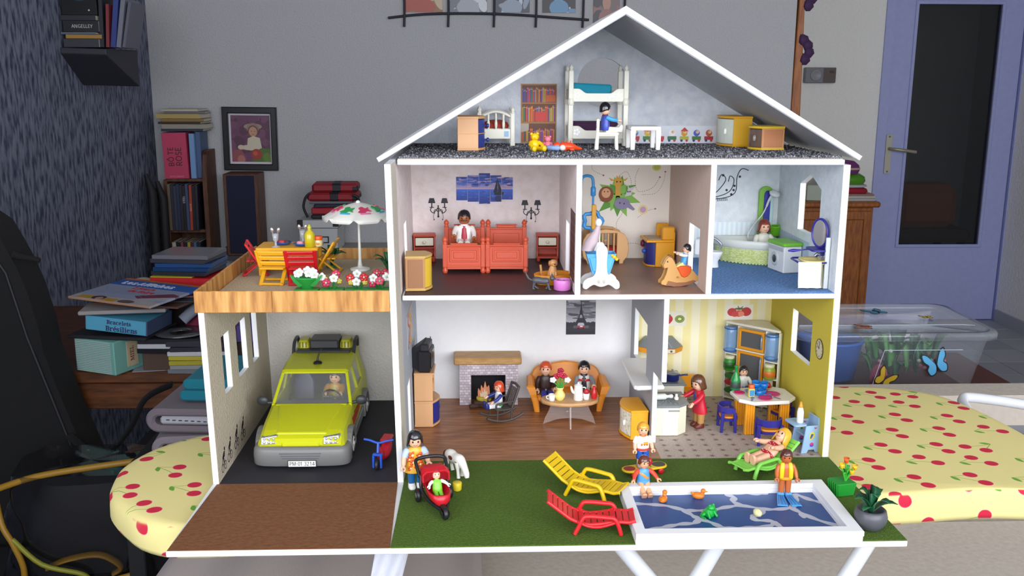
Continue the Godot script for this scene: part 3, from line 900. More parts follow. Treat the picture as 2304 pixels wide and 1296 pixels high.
	for q in [[8, 100, 84], [108, 204, 88], [214, 312, 74]]:
		cv.box(6, q[0], 194, q[1], Color("6a4230"))
		var px := 8.0
		while px < 188:
			var w := rng.randf_range(5, 10)
			var top: float = q[1] - q[2] * rng.randf_range(0.8, 1.0)
			cv.box(px, top, px + w - 1, q[1], Color(bc[rng.randi() % 10]))
			cv.box(px, top + 8, px + w - 1, top + 11, Color("d9b878"))
			px += w
	cv.box(80, 150, 138, 200, Color("cf3f36")).box(140, 60, 192, 96, Color("d0662c"))
	cv.poly(V([0, 214, 44, 214, 44, 250, 0, 262]), Color("b3a89a"))
	sheet(bw, "bookcase_print", 155, 374.2, 204.5, 455, cv, -238.8)
	# a train along the skirting
	cv = Cv.new(472, 96, Color("dfe2ea"))
	var car := [["c83a3a", "4a86c8"], ["4a8a3a", "d8b83a"], ["c83a4a", "e8e8ee"], ["3a7a48", "f0f0f0"], ["b8b83a", "d89a2a"], ["4a7a34", "4a5ac0"], ["b83238", "c05a3a"]]
	for i in 7:
		var cx := 34.0 + i * 66
		cv.box(cx - 24, 58, cx + 24, 78, Color(car[i][0])).ell(cx, 40, 17, 18, Color(car[i][1])).ell(cx - 14, 82, 7, 7, Color("2a3a7a")).ell(cx + 14, 82, 7, 7, Color("c03a3a")).ell(cx + 4, 34, 9, 9, Color("e8c49a"))
		if i % 3 == 1: cv.poly(V([cx - 22, 30, cx, 8, cx + 22, 30]), Color("c03a3a"))
		cv.ell(cx + 1, 33, 2, 2, Color("201a1c"))
	sheet(bw, "train_print", 306, 374.2, 430, 398, cv, -238.8)

# ---- little moulded toy people; lengths for a 75 mm grown-up, s scales
func hair_shape(b: Bd, kind: String):
	var n := 26
	var mrow := 9
	var R := []
	var fr := 62.5
	var sd := 55.0
	var bk := 53.0
	if kind == "bob": sd = 51.5; bk = 50.0
	if kind == "long": sd = 49.0; bk = 42.0
	if kind == "short": fr = 62.0; sd = 57.0; bk = 54.0
	if kind == "cap": fr = 63.0; sd = 60.0; bk = 57.0
	for j in mrow + 2:
		var ring := PackedVector3Array()
		for i in n:
			var a := TAU * i / n
			var f := (1.0 + cos(a)) * 0.5            # 1 in front, 0 behind
			var low := lerpf(bk, sd, smoothstep(0.0, 0.5, f))
			low = lerpf(low, fr, smoothstep(0.72, 0.84, f))
			low += 0.5 * sin(a * 7.0) * (1.0 if f > 0.8 else 0.3)
			var t: float = minf(1.0, float(j) / mrow)
			var y := lerpf(70.2, low, t * t * 0.35 + t * 0.65)
			var r := 9.0 * sqrt(maxf(0.0, 1.0 - pow(maxf(0.0, y - 60.0) / 10.4, 2)))
			if kind == "bob" or kind == "long": r += maxf(0.0, 60.0 - y) * 0.12
			if j == 0: r = 0.3
			if j == mrow + 1: r *= 0.82
			ring.append(P(sin(a) * r, y, cos(a) * r * 1.02 - 0.6))
		R.append(ring)
	b.loft(R, false)

func figure(o: Dictionary, label: String, at: Vector3, basis := Basis.IDENTITY, group := "toy people of the doll's house") -> Node3D:
	var s: float = o.get("s", 1.0)
	var skin := m(o.get("skin", "e9b999"), 0.35)
	var r := thing("toy_figure", label, "figurine", at, 0.0, group)
	r.basis = basis
	var sit: bool = o.get("sit", false)
	var sway := Transform3D(Basis.from_euler(P(deg_to_rad(o.get("lean", 0.0)), 0, 0)), Vector3.ZERO)
	var hip := P(0, 27, 0)
	var up := Transform3D(sway.basis, hip - sway.basis * hip)      # the trunk leans about the hips
	# trunk
	var w: float = o.get("wide", 1.0)
	var b := Bd.new(s)
	b.x = up
	if o.has("skirt"):
		b.body([[o.skirt, 12.5 * w, 8.6], [o.skirt + 3, 12.2 * w, 8.4], [30, 10.4 * w, 7], [38, 8.8 * w, 6.2], [44, 9.0 * w, 6.0], [47.5, 8.2 * w, 5.2], [49.6, 5, 4]], 18)
	else:
		b.body([[25.5, 9.4 * w, 6.2], [27, 10.2 * w, 6.8], [34, 9.8 * w, 6.6], [42, 9.2 * w, 6.2], [47, 8.4 * w, 5.4], [49.6, 5, 4]], 18)
	var trunk := part(r, "torso", b, m(o.top, 0.35))
	if o.has("bib"):     # a panel of another colour down the front
		b = Bd.new(s); b.x = up
		b.body([[28, 4.6, 1.6, 0, 5.6], [36, 4.2, 1.6, 0, 5.4], [44, 3.4, 1.6, 0, 4.9], [48.4, 2.6, 1.4, 0, 3.6]], 12)
		part(trunk, "shirt_front", b, m(o.bib, 0.4))
	if o.has("collar"):
		b = Bd.new(s); b.x = up
		b.body([[47.6, 6.6, 5.0], [49.4, 5.4, 4.6], [50.6, 4.6, 4.2]], 16)
		part(trunk, "collar", b, m(o.collar, 0.4))
	if o.has("belt"):
		b = Bd.new(s); b.x = up
		b.body([[26.2, 10.1 * w, 6.7], [27, 10.5 * w, 7.0], [29.4, 10.4 * w, 7.0], [30.2, 10.0 * w, 6.7]], 18)
		part(trunk, "belt", b, m(o.belt, 0.4))
	# head
	b = Bd.new(s)
	b.x = up * Transform3D(Basis.from_euler(P(deg_to_rad(o.get("nod", 0.0)), deg_to_rad(o.get("turn_head", 0.0)), deg_to_rad(o.get("tilt", 0.0)))), Vector3.ZERO).translated_local(Vector3.ZERO)
	var hx := up * Transform3D(Basis.IDENTITY, P(0, 50, 0)) * Transform3D(Basis.from_euler(P(deg_to_rad(o.get("nod", 0.0)), deg_to_rad(o.get("turn_head", 0.0)), deg_to_rad(o.get("tilt", 0.0)))), Vector3.ZERO) * Transform3D(Basis.IDENTITY, P(0, -50, 0))
	b.x = hx
	b.body([[48.5, 3.4, 3.4], [51, 3.6, 3.6], [51.6, 5.4, 5.4], [53.4, 6.8, 6.8], [56.5, 7.5, 7.5], [61, 7.6, 7.6], [64, 7.0, 7.0], [66.4, 4.6, 4.6], [67.2, 1, 1]], 18)
	b.ball(P(-7.5, 58, -0.5), 1.0, 1.7, 1.3, 8).ball(P(7.5, 58, -0.5), 1.0, 1.7, 1.3, 8)
	var hd := part(r, "head", b, skin)
	b = Bd.new(s); b.x = hx
	for q in [-1, 1]: b.ball(P(q * 2.9, 59.4, 6.85), 1.15, 1.5, 0.5, 10)
	part(hd, "eyes", b, m("33201a", 0.25))
	b = Bd.new(s); b.x = hx
	if o.has("moustache"):
		b.body([[55.4, 4.2, 0.8, 0, 7.0], [56.6, 4.4, 1.0, 0, 7.1], [57.4, 2.6, 0.7, 0, 7.1]], 12)
		part(hd, "moustache", b, m(o.moustache, 0.4))
	else:
		b.tube(curve([P(-2.5, 55.4, 6.7), P(0, 54.4, 7.05), P(2.5, 55.4, 6.7)], 4), 0.32, 6)
		part(hd, "mouth", b, m("9c4a3c", 0.4))
	if o.has("hair"):
		b = Bd.new(s); b.x = hx
		hair_shape(b, o.get("hk", "short"))
		if o.get("tail", 0) == 1: b.tube(curve([P(0, 60, -9), P(-3, 56, -11.5), P(-5, 50, -10.5), P(-5.5, 45, -9)], 4), [2, 2.2, 2.6, 2.8, 3, 3.1, 3.1, 3.0, 2.8, 2.5, 2.2, 1.6, 1.0], 10)
		part(r, "hair", b, m(o.hair, 0.22, 0.0, "coat"))
	# arms: [forward, outward] degrees; a short sleeve leaves the forearm bare
	var sides := {"arm_l": -1, "arm_r": 1}
	for k in sides:
		var q: int = sides[k]
		var ang: Array = o.get(k, [10, 12])
		var tx := up * Transform3D(Basis(Vector3.BACK, deg_to_rad(q * ang[1])) * Basis(Vector3.RIGHT, deg_to_rad(-ang[0])), P(q * 9.0 * w, 45.6, 0))
		b = Bd.new(s); b.x = tx
		var path := curve([P(-q * 0.6, 1.6, 0), P(q * 0.6, -2, 0), P(q * 1.4, -9, 0.3), P(q * 0.6, -17, 2.4)], 4)
		b.tube(path, [2.2, 2.9, 3.3, 3.5, 3.55, 3.5, 3.4, 3.3, 3.2, 3.1, 2.9, 2.7, 2.6], 10)
		var bare: bool = o.has("sleeve") and o.sleeve == "skin" or o.has("short_sleeve")
		var am := part(r, "arm", b, skin if bare else m(o.get("sleeve", o.top), 0.35))
		if o.has("short_sleeve"):
			b = Bd.new(s); b.x = tx
			b.tube(curve([P(-q * 0.6, 2.0, 0), P(q * 0.6, -2, 0), P(q * 1.3, -8, 0.2)], 4), [2.6, 3.4, 3.9, 4.1, 4.2, 4.2, 4.2, 4.2, 4.2], 12)
			part(am, "sleeve", b, m(o.short_sleeve, 0.35))
		# the gripping hand: wrist, cupped palm with a thumb edge and four joined fingers
		b = Bd.new(s); b.x = tx
		b.tube([P(q * 0.6, -16.4, 2.2), P(q * 0.5, -18.6, 2.9)], 1.9, 10)
		var grip := []
		for i in 9:
			var a := deg_to_rad(-150 + 37.5 * i)
			grip.append(P(q * 0.4 + 2.5 * sin(a), -21.4 - 2.5 * cos(a) * -1.0, 3.4))
		b.tube(grip, [1.0, 1.25, 1.35, 1.4, 1.4, 1.4, 1.35, 1.25, 1.0], 8, false, 1.45)
		part(am, "hand", b, skin if not o.has("glove") else m(o.glove, 0.4))
	# legs: the pair turns as one about the hips
	if o.get("legs", "") != "none":
		var la: float = 88.0 if sit else 0.0
		la = o.get("leg_angle", la)
		for q in [-1, 1]:
			var tx := Transform3D(Basis(Vector3.RIGHT, deg_to_rad(-la)), hip - Basis(Vector3.RIGHT, deg_to_rad(-la)) * hip)
			if o.has("splay"): tx = Transform3D(Basis(Vector3.UP, deg_to_rad(q * o.splay)), Vector3.ZERO) * tx
			var cx: float = q * 4.7
			var lm := m(o.get("legs", "3a5a8a"), 0.38)
			b = Bd.new(s); b.x = tx
			if o.has("shorts"):
				b.body([[5.2, 3.2, 3.6, cx, 0.2, 2.6], [11, 3.5, 3.8, cx, 0, 2.6], [15, 3.7, 4.0, cx, 0, 2.6], [27.5, 4.0, 4.4, cx, 0, 2.6]], 14)
				var lg := part(r, "leg", b, skin)
				b = Bd.new(s); b.x = tx
				b.body([[13, 4.4, 4.8, cx, 0, 3], [13.6, 4.6, 5.0, cx, 0, 3], [24, 4.7, 5.4, cx, 0, 3], [28.2, 4.5, 5.2, cx, 0, 3]], 14)
				part(lg, "shorts", b, m(o.shorts, 0.4))
			else:
				b.body([[5.2, 3.5, 4.0, cx, 0.3, 2.8], [12, 3.9, 4.3, cx, 0, 2.8], [22, 4.4, 4.9, cx, 0, 2.8], [28, 4.6, 5.2, cx, 0, 2.8]], 14)
				part(r, "leg", b, lm)
			if o.get("shoes", "") != "none":
				b = Bd.new(s); b.x = tx
				b.body([[0.1, 3.8, 6.2, cx, 2.0, 2.6], [0.9, 4.2, 6.9, cx, 2.2, 2.6], [3.2, 4.1, 6.5, cx, 1.9, 2.6], [5.0, 3.8, 4.9, cx, 0.7, 2.6], [6.6, 3.5, 4.0, cx, 0.2, 2.6]], 16)
				part(r, "shoe", b, skin if o.get("shoes", "") == "bare" else m(o.get("shoes", "6b3a2a"), 0.4))
	return r
func yaw(d: float) -> Basis: return Basis(Vector3.UP, deg_to_rad(d))

# a toy cabinet with a bowed front; front faces +z
func cabinet(called: String, label: String, cat: String, at: Vector3, turn: float, W: float, dp: float, h: float, side: String, top: String, front, rows := 1, knob := "2a3478", panel := "") -> Node3D:
	var t := thing(called, label, cat, at, turn)
	var bow := []
	for i in 9: bow.append(Q(W / 2 - W * i / 8.0, dp / 2 + 8.5 * sin(PI * i / 8.0)))
	var flat := []
	for q in bow: flat.append(Q(q.x * 0.94, -q.y + 0.8))
	var up := Transform3D(Basis(Vector3.RIGHT, P(0, 0, -1), Vector3.UP), Vector3.ZERO)   # outline in x, -z drawn up along y
	for s in [-1, 1]:
		var sd := part(t, "side", Bd.new().box(s * (W / 2 - 1.4), h / 2, 0, 2, h - 0.4, dp - 0.6, 0.3), m(side, 0.5))
		if panel != "": part(sd, "inset_panel", Bd.new().box(s * (W / 2 - 0.3), h / 2, 0, 0.8, h - 9, dp - 6, 0.3), m(panel, 0.6))
	part(t, "back", Bd.new().box(0, h / 2, -dp / 2 + 0.8, W - 4, h - 1, 1.6, 0.2), m(side, 0.5))
	var b := Bd.new(); b.x = up
	var o := [Q(-W / 2, dp / 2), Q(W / 2, dp / 2)]
	for q in bow: o.append(Q(q.x, -q.y))
	b.prism(o, h - 3.2, h, 0.6)
	part(t, "top", b, m(top, 0.4))
	b = Bd.new(); b.x = up
	b.prism(o, 0.4, 3.4, 0.6); part(t, "plinth", b, m(top, 0.4))
	if front is Material or front is String:
		var fm: Material = front if front is Material else m(front, 0.35)
		var hh := (h - 7.0) / rows
		for i in rows:
			b = Bd.new(); b.x = up
			var f := [Q(-W / 2 + 2.4, dp / 2 - 3), Q(W / 2 - 2.4, dp / 2 - 3)]
			f.append_array(flat)
			b.prism(f, 3.8 + hh * i, 3.0 + hh * (i + 1), 0.5)
			var d := part(t, "drawer" if rows > 1 else "door", b, fm)
			var kx := 0.0 if rows > 1 else W * 0.28
			b = Bd.new().at(kx, 3.6 + hh * (i + 0.5), dp / 2 + 7.6 * cos(kx / W * PI), 90)
			if rows > 1: b.lathe([[1.2, 0], [1.2, 2], [2.6, 3], [2.8, 4.6], [1.6, 5.6]], 12)
			else: b.body([[0, 1.8, 4], [2, 1.8, 4.2], [3, 1.2, 3]], 10)
			part(d, "knob", b, m(knob, 0.35))
		for i in range(1, rows):
			b = Bd.new(); b.x = up
			b.prism(o, 3.0 + hh * i, 4.0 + hh * i, 0.2)
			part(t, "shelf", b, m(top, 0.4))
	return t

func finial(b: Bd, x, y, z, r := 2.6):
	b.at(x, y, z).lathe([[r, 0], [r, 1.2], [r * 0.6, 1.8], [r * 0.95, 3], [r * 1.05, 4.4], [r * 0.7, 6], [r * 0.35, 7.6], [0.1, 8.4]], 12)
	b.at()

func attic():
	var cream := m("e3e1d2", 0.4)
	var fy := 374.2
	cabinet("chest_of_drawers", "beige attic chest with two bowed blue drawers under the left roof slope", "cabinet", H(83, fy, -106), 90, 50, 26, 42, "d9a779", "d6a26c", "2b3a86", 2, "2b3a86")
	# child's bed behind it
	var t := thing("toy_crib", "cream child's bed with arched end and red blanket in the attic", "bed", H(119, fy, -198))
	for q in [[-1, 1], [1, 1], [-1, -1], [1, -1]]:
		var b := Bd.new().box(q[0] * 22, 22, q[1] * 25, 5.4, 42, 5.4, 0.6).box(q[0] * 22, 3, q[1] * 25, 6.6, 6, 6.6, 0.8)
		finial(b, q[0] * 22, 43, q[1] * 25, 3.0)
		part(t, "post", b, cream)
	for s in [-1, 1]:
		var arch := []
		for i in 9: arch.append(P(-20 + 5 * i, 38 + 7 * sin(PI * i / 8.0), s * 25))
		part(t, "end_rail", Bd.new().tube(arch, 1.8, 8), cream)
		part(t, "end_panel", Bd.new().box(0, 16, s * 25, 40, 13, 2.4, 0.5), cream)
		for i in 3:
			part(t, "spindle", Bd.new().at((i - 1) * 10.0, 22, s * 25).lathe([[1.2, 0], [1.9, 4], [2.1, 8], [1.2, 13], [1.5, 18], [1.0, 21]], 10), cream)
		part(t, "side_rail", Bd.new().box(s * 22, 16, 0, 2.4, 10, 46, 0.5), cream)
	part(t, "mattress", Bd.new().box(0, 20, 0, 38, 6, 46, 2), m("d8d4cc", 0.9, 0, "cloth"))
	part(t, "sticker", Bd.new().box(14, 16, 26.4, 6, 7.4, 0.4, 0), m("8fb6d8", 0.4))
	solo("blanket", "red blanket rolled in the cream attic child's bed", "blanket", Bd.new().body([[0, 17, 20, 0, 0, 4], [3, 18, 21, 0, 0, 4], [7, 16, 19, 0, 0, 3], [10, 8, 10, 0, 0, 3]], 20), m("9e3527", 0.9, 0, "cloth"), H(119, fy + 23.2, -197))
	# bunk bed
	t = thing("bunk_bed", "tall cream bunk bed with scalloped rails before the round window", "bed", H(254.5, fy, -203))
	for q in [[-1, 1], [1, 1], [-1, -1], [1, -1]]:
		var b := Bd.new()
		b.box(q[0] * 36.5, 32, q[1] * 28, 6.4, 44, 6.4, 0.6).box(q[0] * 36.5, 80, q[1] * 28, 6.4, 36, 6.4, 0.6)
		b.at(q[0] * 36.5, 0, q[1] * 28).lathe([[3.6, 0], [4.4, 3], [3.2, 6], [4, 9], [3.4, 11]], 12)
		b.at(q[0] * 36.5, 53, q[1] * 28).lathe([[3.4, 0], [4.8, 1.5], [4.2, 3.5], [5, 5.5], [3.8, 8], [3.4, 10]], 14)
		finial(b, q[0] * 36.5, 98, q[1] * 28, 3.0)
		part(t, "post", b, cream)
	for lv in [[9.5, "rail"], [58.0, "rail"]]:
		var y0: float = lv[0]
		for s in [-1, 1]:
			var p := [Q(-34, y0), Q(34, y0), Q(34, y0 + 17)]
			for i in 7: p.append(Q(27 - i * 2.0, y0 + 17 - 6.0 * (1 - cos(PI * i / 6.0)) / 2))
			for i in 7: p.append(Q(-15 - i * 2.0, y0 + 11 + 6.0 * (1 - cos(PI * i / 6.0)) / 2))
			p.append(Q(-34, y0 + 17))
			var rl := part(t, "side_rail", Bd.new().prism(p, s * 28 - 1.4, s * 28 + 1.4, 0.5), cream)
			if s == 1:
				var b := Bd.new()
				for i in 5: b.ball(P(-28 + 3.2 * cos(TAU * i / 5), y0 + 8.5 + 3.2 * sin(TAU * i / 5), 29.4), 2.2, 2.2, 0.5, 10)
				if y0 > 20:
					for i in 5: b.prism(V([27, y0 + 9, 27 + 5.5 * cos(TAU * i / 5 + 0.3), y0 + 9 + 5.5 * sin(TAU * i / 5 + 0.3), 27 + 2.6 * cos(TAU * i / 5 + 0.93), y0 + 9 + 2.6 * sin(TAU * i / 5 + 0.93)]), 29.2, 29.8, 0)
					for i in 3: b.tube([P(23, y0 + 6 + i * 2.5, 29.4), P(13, y0 + 4 + i * 1.8, 29.4)], 0.55, 6)
				part(rl, "white_print", b, m("fbfbfb", 0.3))
			part(t, "end_rail", Bd.new().box(s * 36.5, y0 + 9, 0, 2.6, 14, 50, 0.5), cream)
		part(t, "bed_base", Bd.new().box(0, y0 + 3, 0, 70, 2, 54, 0.3), cream)
	solo("mattress", "teal folded mattress in the top bunk", "mattress", Bd.new().at(0, 0, 0, 0, 0, -2.6).prism(rrect(0, 9, 53, 17, 3.5), -24, 24, 2.2), m("17849c", 0.9, 0, "cloth"), H(246, fy + 64.0, -205))
	solo("mattress", "purple mattress in the lower bunk behind the seated boy", "mattress", Bd.new().prism(rrect(0, 8.5, 62, 17, 3.5), -24, 24, 2.2), m("3c1c3e", 0.9, 0, "cloth"), H(252, fy + 14.0, -205))
	# chair, boy, desk
	t = thing("toy_chair", "cream attic chair with the dark-haired boy on it", "chair", H(259, fy, -111), 84)
	for q in [[-1, 1], [1, 1]]: part(t, "leg", Bd.new().hexa([P(q[0] * 12 - 2, 0, 10), P(q[0] * 12 + 2, 0, 10), P(q[0] * 11 - 2, 20, 9), P(q[0] * 11 + 2, 20, 9), P(q[0] * 12 - 2, 0, 14), P(q[0] * 12 + 2, 0, 14), P(q[0] * 11 - 2, 20, 13), P(q[0] * 11 + 2, 20, 13)], 0.6), cream)
	for q in [-1, 1]:
		part(t, "leg", Bd.new().hexa([P(q * 12 - 2, 0, -16), P(q * 12 + 2, 0, -16), P(q * 11 - 2, 38, -13), P(q * 11 + 2, 38, -13), P(q * 12 - 2, 0, -11), P(q * 12 + 2, 0, -11), P(q * 11 - 2, 38, -10), P(q * 11 + 2, 38, -10)], 0.8), cream)
		part(t, "arm", Bd.new().box(q * 11, 19.5, 0, 3, 5, 24, 0.6), cream)
	part(t, "seat", Bd.new().box(0, 20, 0, 27, 3.4, 28, 0.8), cream)
	part(t, "backrest", Bd.new().prism(rrect(0, 33, 25, 12, 3), -14, -10.5, 0.6), cream)
	figure({"s": 0.80, "hair": "14121a", "hk": "short", "top": "3f51ae", "sleeve": "3f9bd8", "bib": "3f51ae", "legs": "e8e4d8", "shoes": "e8e4d8", "sit": true, "arm_l": [68, 6], "arm_r": [72, 6], "collar": "5a2a3a"}, "dark-haired boy in blue jersey and white trousers on the attic chair", H(256, fy + 21.9 - 18.6, -112), yaw(104))
	t = thing("toy_table", "small white attic table beside the seated boy", "table", H(305, fy, -115))
	part(t, "top", Bd.new().box(0, 27, 0, 38, 5, 46, 1.2), m("eceae6", 0.35))
	for q in [[-1, 1], [1, 1], [-1, -1], [1, -1]]: part(t, "leg", Bd.new().hexa([P(q[0] * 16 - 2.6, 0, q[1] * 19.6 - 2.6), P(q[0] * 16 + 2.6, 0, q[1] * 19.6 - 2.6), P(q[0] * 16 - 3.4, 25, q[1] * 19.6 - 3.4), P(q[0] * 16 + 3.4, 25, q[1] * 19.6 - 3.4), P(q[0] * 16 - 2.6, 0, q[1] * 19.6 + 2.6), P(q[0] * 16 + 2.6, 0, q[1] * 19.6 + 2.6), P(q[0] * 16 - 3.4, 25, q[1] * 19.6 + 3.4), P(q[0] * 16 + 3.4, 25, q[1] * 19.6 + 3.4)], 0.8), m("eceae6", 0.35))
	cabinet("toy_cabinet", "yellow attic cabinet with a white bowed door under the right slope", "cabinet", H(440, fy, -184), -84, 64, 26, 40, "dba92a", "d89f1e", "d2d8cc", 1, "f2f2ec")
	cabinet("toy_cabinet", "small attic cabinet with brown end panel and smoked bowed front", "cabinet", H(463, fy, -111), -84, 42, 30, 30, "c58a58", "dcb832", m("6a564c", 0.12), 1, "8a8078", "b87a50")
	# soft toys
	var toys := [["toy_bear", "yellow toy bear sitting against the bookcase print", "e3bb10", 165, -80, 20, 1.0], ["toy_bear", "pink toy bear behind the yellow bear", "e2768a", 182, -92, -10, 0.8]]
	for q in toys:
		var g := thing(q[0], q[1], "soft toy", H(q[3], fy, q[4]), q[5])
		var k: float = q[6]
		var mt := m(q[2], 0.3)
		part(g, "body", Bd.new(k).ball(P(0, 7.5, 0), 6.2, 7.6, 5.4), mt)
		var b := Bd.new(k).ball(P(0, 17.5, 1), 5.2, 4.8, 4.8).ball(P(0, 16.4, 5), 2.4, 2.0, 2.0)
		part(g, "head", b, mt)
		for s in [-1, 1]:
			part(g, "ear", Bd.new(k).ball(P(s * 4, 21, 0), 1.9, 1.9, 1.1, 10), mt)
			part(g, "arm", Bd.new(k).tube([P(s * 5, 11, 1), P(s * 8, 8, 5), P(s * 7, 6.5, 9)], [2.2, 2.3, 2.0], 10), mt)
			part(g, "leg", Bd.new(k).tube([P(s * 4, 3, 2), P(s * 6, 3.2, 10), P(s * 6.6, 3.4, 15)], [2.9, 3.0, 3.0], 10).ball(P(s * 6.6, 4, 15.6), 3.0, 3.8, 2.0), mt)
	var g := thing("rag_doll", "pale blue toy lying beside the pink bear on the attic carpet", "soft toy", H(188, fy, -78), 70)
	part(g, "body", Bd.new().at(0, 4, 0, 90).body([[-8, 2.5, 2.5], [-6, 4, 3.4], [2, 3.6, 3.2], [7, 4.2, 3.6], [9, 2, 2]], 12), m("86a4d6", 0.35))
	part(g, "head", Bd.new().ball(P(0, 4.4, 12), 4, 3.8, 4), m("dfd6cc", 0.35))
	g = thing("toy_dragon", "orange toy dragon lying on the attic carpet", "soft toy", H(207, fy, -82), 95)
	part(g, "body", Bd.new().tube(curve([P(0, 5, -12), P(0, 5.5, -5), P(0, 5.2, 3), P(2, 3.4, 11), P(4, 2.2, 18)], 4), [3.4, 4, 4.6, 5, 5.2, 5.2, 5.2, 5, 4.8, 4.4, 4, 3.4, 2.8, 2.2, 1.8, 1.4, 0.6], 12), m("e2471c", 0.3))
	part(g, "head", Bd.new().ball(P(-1, 6.8, -14), 4.4, 4.2, 5), m("e2471c", 0.3))
	for q in [[-5, 4], [5, 4], [-4.5, -6], [4.5, -6]]: part(g, "paw", Bd.new().ball(P(q[0], 2.4, q[1]), 3.0, 2.3, 3.8, 10), m("e2471c", 0.3))
	for i in 3: part(g, "crest", Bd.new().prism([Q(-2.2, 9.5), Q(2.2, 9.5), Q(0, 13)], -8 + i * 5, -6.6 + i * 5, 0.3), m("d83a14", 0.3))

func toy_bed() -> Node3D:
	var red := m("cf5436", 0.4)
	var t := thing("toy_bed", "terracotta single bed holding the man in white", "bed", H(76, 210.3, -168), 0, "terracotta single beds")
	for q in [[-1, 34, 0], [1, 34, 0], [-1, -32, 1], [1, -32, 1]]:
		var top := 39.0 if q[2] == 0 else 52.0
		var b := Bd.new().box(q[0] * 25, 8 + (top - 8) / 2, q[1], 6, top - 8, 6, 0.7)
		b.at(q[0] * 25, 0, q[1]).lathe([[2.6, 0], [3.6, 2], [3.6, 4], [2.6, 6], [3.2, 8.5]], 12)
		b.at(q[0] * 25, top, q[1]).lathe([[3.4, 0], [3.4, 1], [2.2, 2], [3.4, 4], [3.6, 6], [2.6, 8], [1, 9.6], [0.1, 10]], 12).at()
		for k in 2: b.box(q[0] * 25 + (k * 2 - 1) * 1.3, 24, q[1] + 3.1, 0.8, 18, 0.5, 0.1)
		part(t, "post", b, red)
	var fb := part(t, "footboard", Bd.new().box(0, 20, 34, 45, 30, 3.4, 0.6).box(0, 36.4, 34, 45, 2.4, 4.6, 0.6).box(0, 38.6, 34, 36, 2.6, 3.6, 0.8).box(0, 9.5, 34.6, 45, 3, 4, 0.6), red)
	part(fb, "raised_panel", Bd.new().prism(holed(rrect(0, 24, 38, 18, 0.5, 1), rrect(0, 24, 33, 13, 0.5, 1)), 35.4, 37, 0.6).box(0, 24, 35.6, 28, 9, 1.6, 0.7), red)
	var hb := part(t, "headboard", Bd.new().box(0, 30, -32, 45, 36, 3.4, 0.6).box(0, 49, -32, 45, 2.6, 4.6, 0.6).box(0, 52, -32, 26, 4, 3.6, 1).box(0, 54.4, -32, 29, 1.8, 4.6, 0.5), red)
	part(hb, "raised_panel", Bd.new().box(0, 36, -30, 36, 14, 1.6, 0.7), red)
	for s in [-1, 1]: part(t, "side_rail", Bd.new().box(s * 25, 16, 1, 2.6, 12, 60, 0.5), red)
	part(t, "bed_base", Bd.new().box(0, 13, 1, 47, 3, 60, 0.4), red)
	return t

func nightstand(label: String, at: Vector3, turn: float):
	var red := m("c0482f", 0.42)
	var t := thing("nightstand", label, "nightstand", at, turn, "terracotta nightstands")
	part(t, "top", Bd.new().box(0, 37, 0, 32, 2.6, 24, 0.9), red)
	for s in [-1, 1]:
		part(t, "side", Bd.new().prism([Q(-11, 5), Q(11, 5), Q(12, 8), Q(10.4, 14), Q(10.4, 36), Q(-11, 36)], -1, 1, 0.4), red)
		var o: Node3D = t.get_child(t.get_child_count() - 1)
		o.transform = Transform3D(Basis(Vector3.UP, -PI / 2), P(s * 0.0142, 0, 0))
	part(t, "back", Bd.new().box(0, 20, -10.4, 28, 32, 1.6, 0.3), red)
	part(t, "shelf", Bd.new().box(0, 20, 0, 29, 1.8, 22, 0.5), red)
	part(t, "plinth", Bd.new().box(0, 6, 0, 31, 3, 24, 0.8), red)
	for s in [-1, 1]:
		for z in [-9, 9]: part(t, "foot", Bd.new().at(s * 12.5, 0, z).lathe([[2, 0], [3, 2], [2.6, 4.6]], 10), red)
	var d := part(t, "drawer", Bd.new().box(0, 28.6, 9.4, 25, 11, 3, 0.6), m("dfdcc6", 0.4))
	part(d, "knob", Bd.new().at(0, 28.4, 10.8, 90).lathe([[1, 0], [1.2, 1.2], [2.4, 2.2], [2.2, 3.6], [0.6, 4.2]], 12), m("dfdcc6", 0.4))

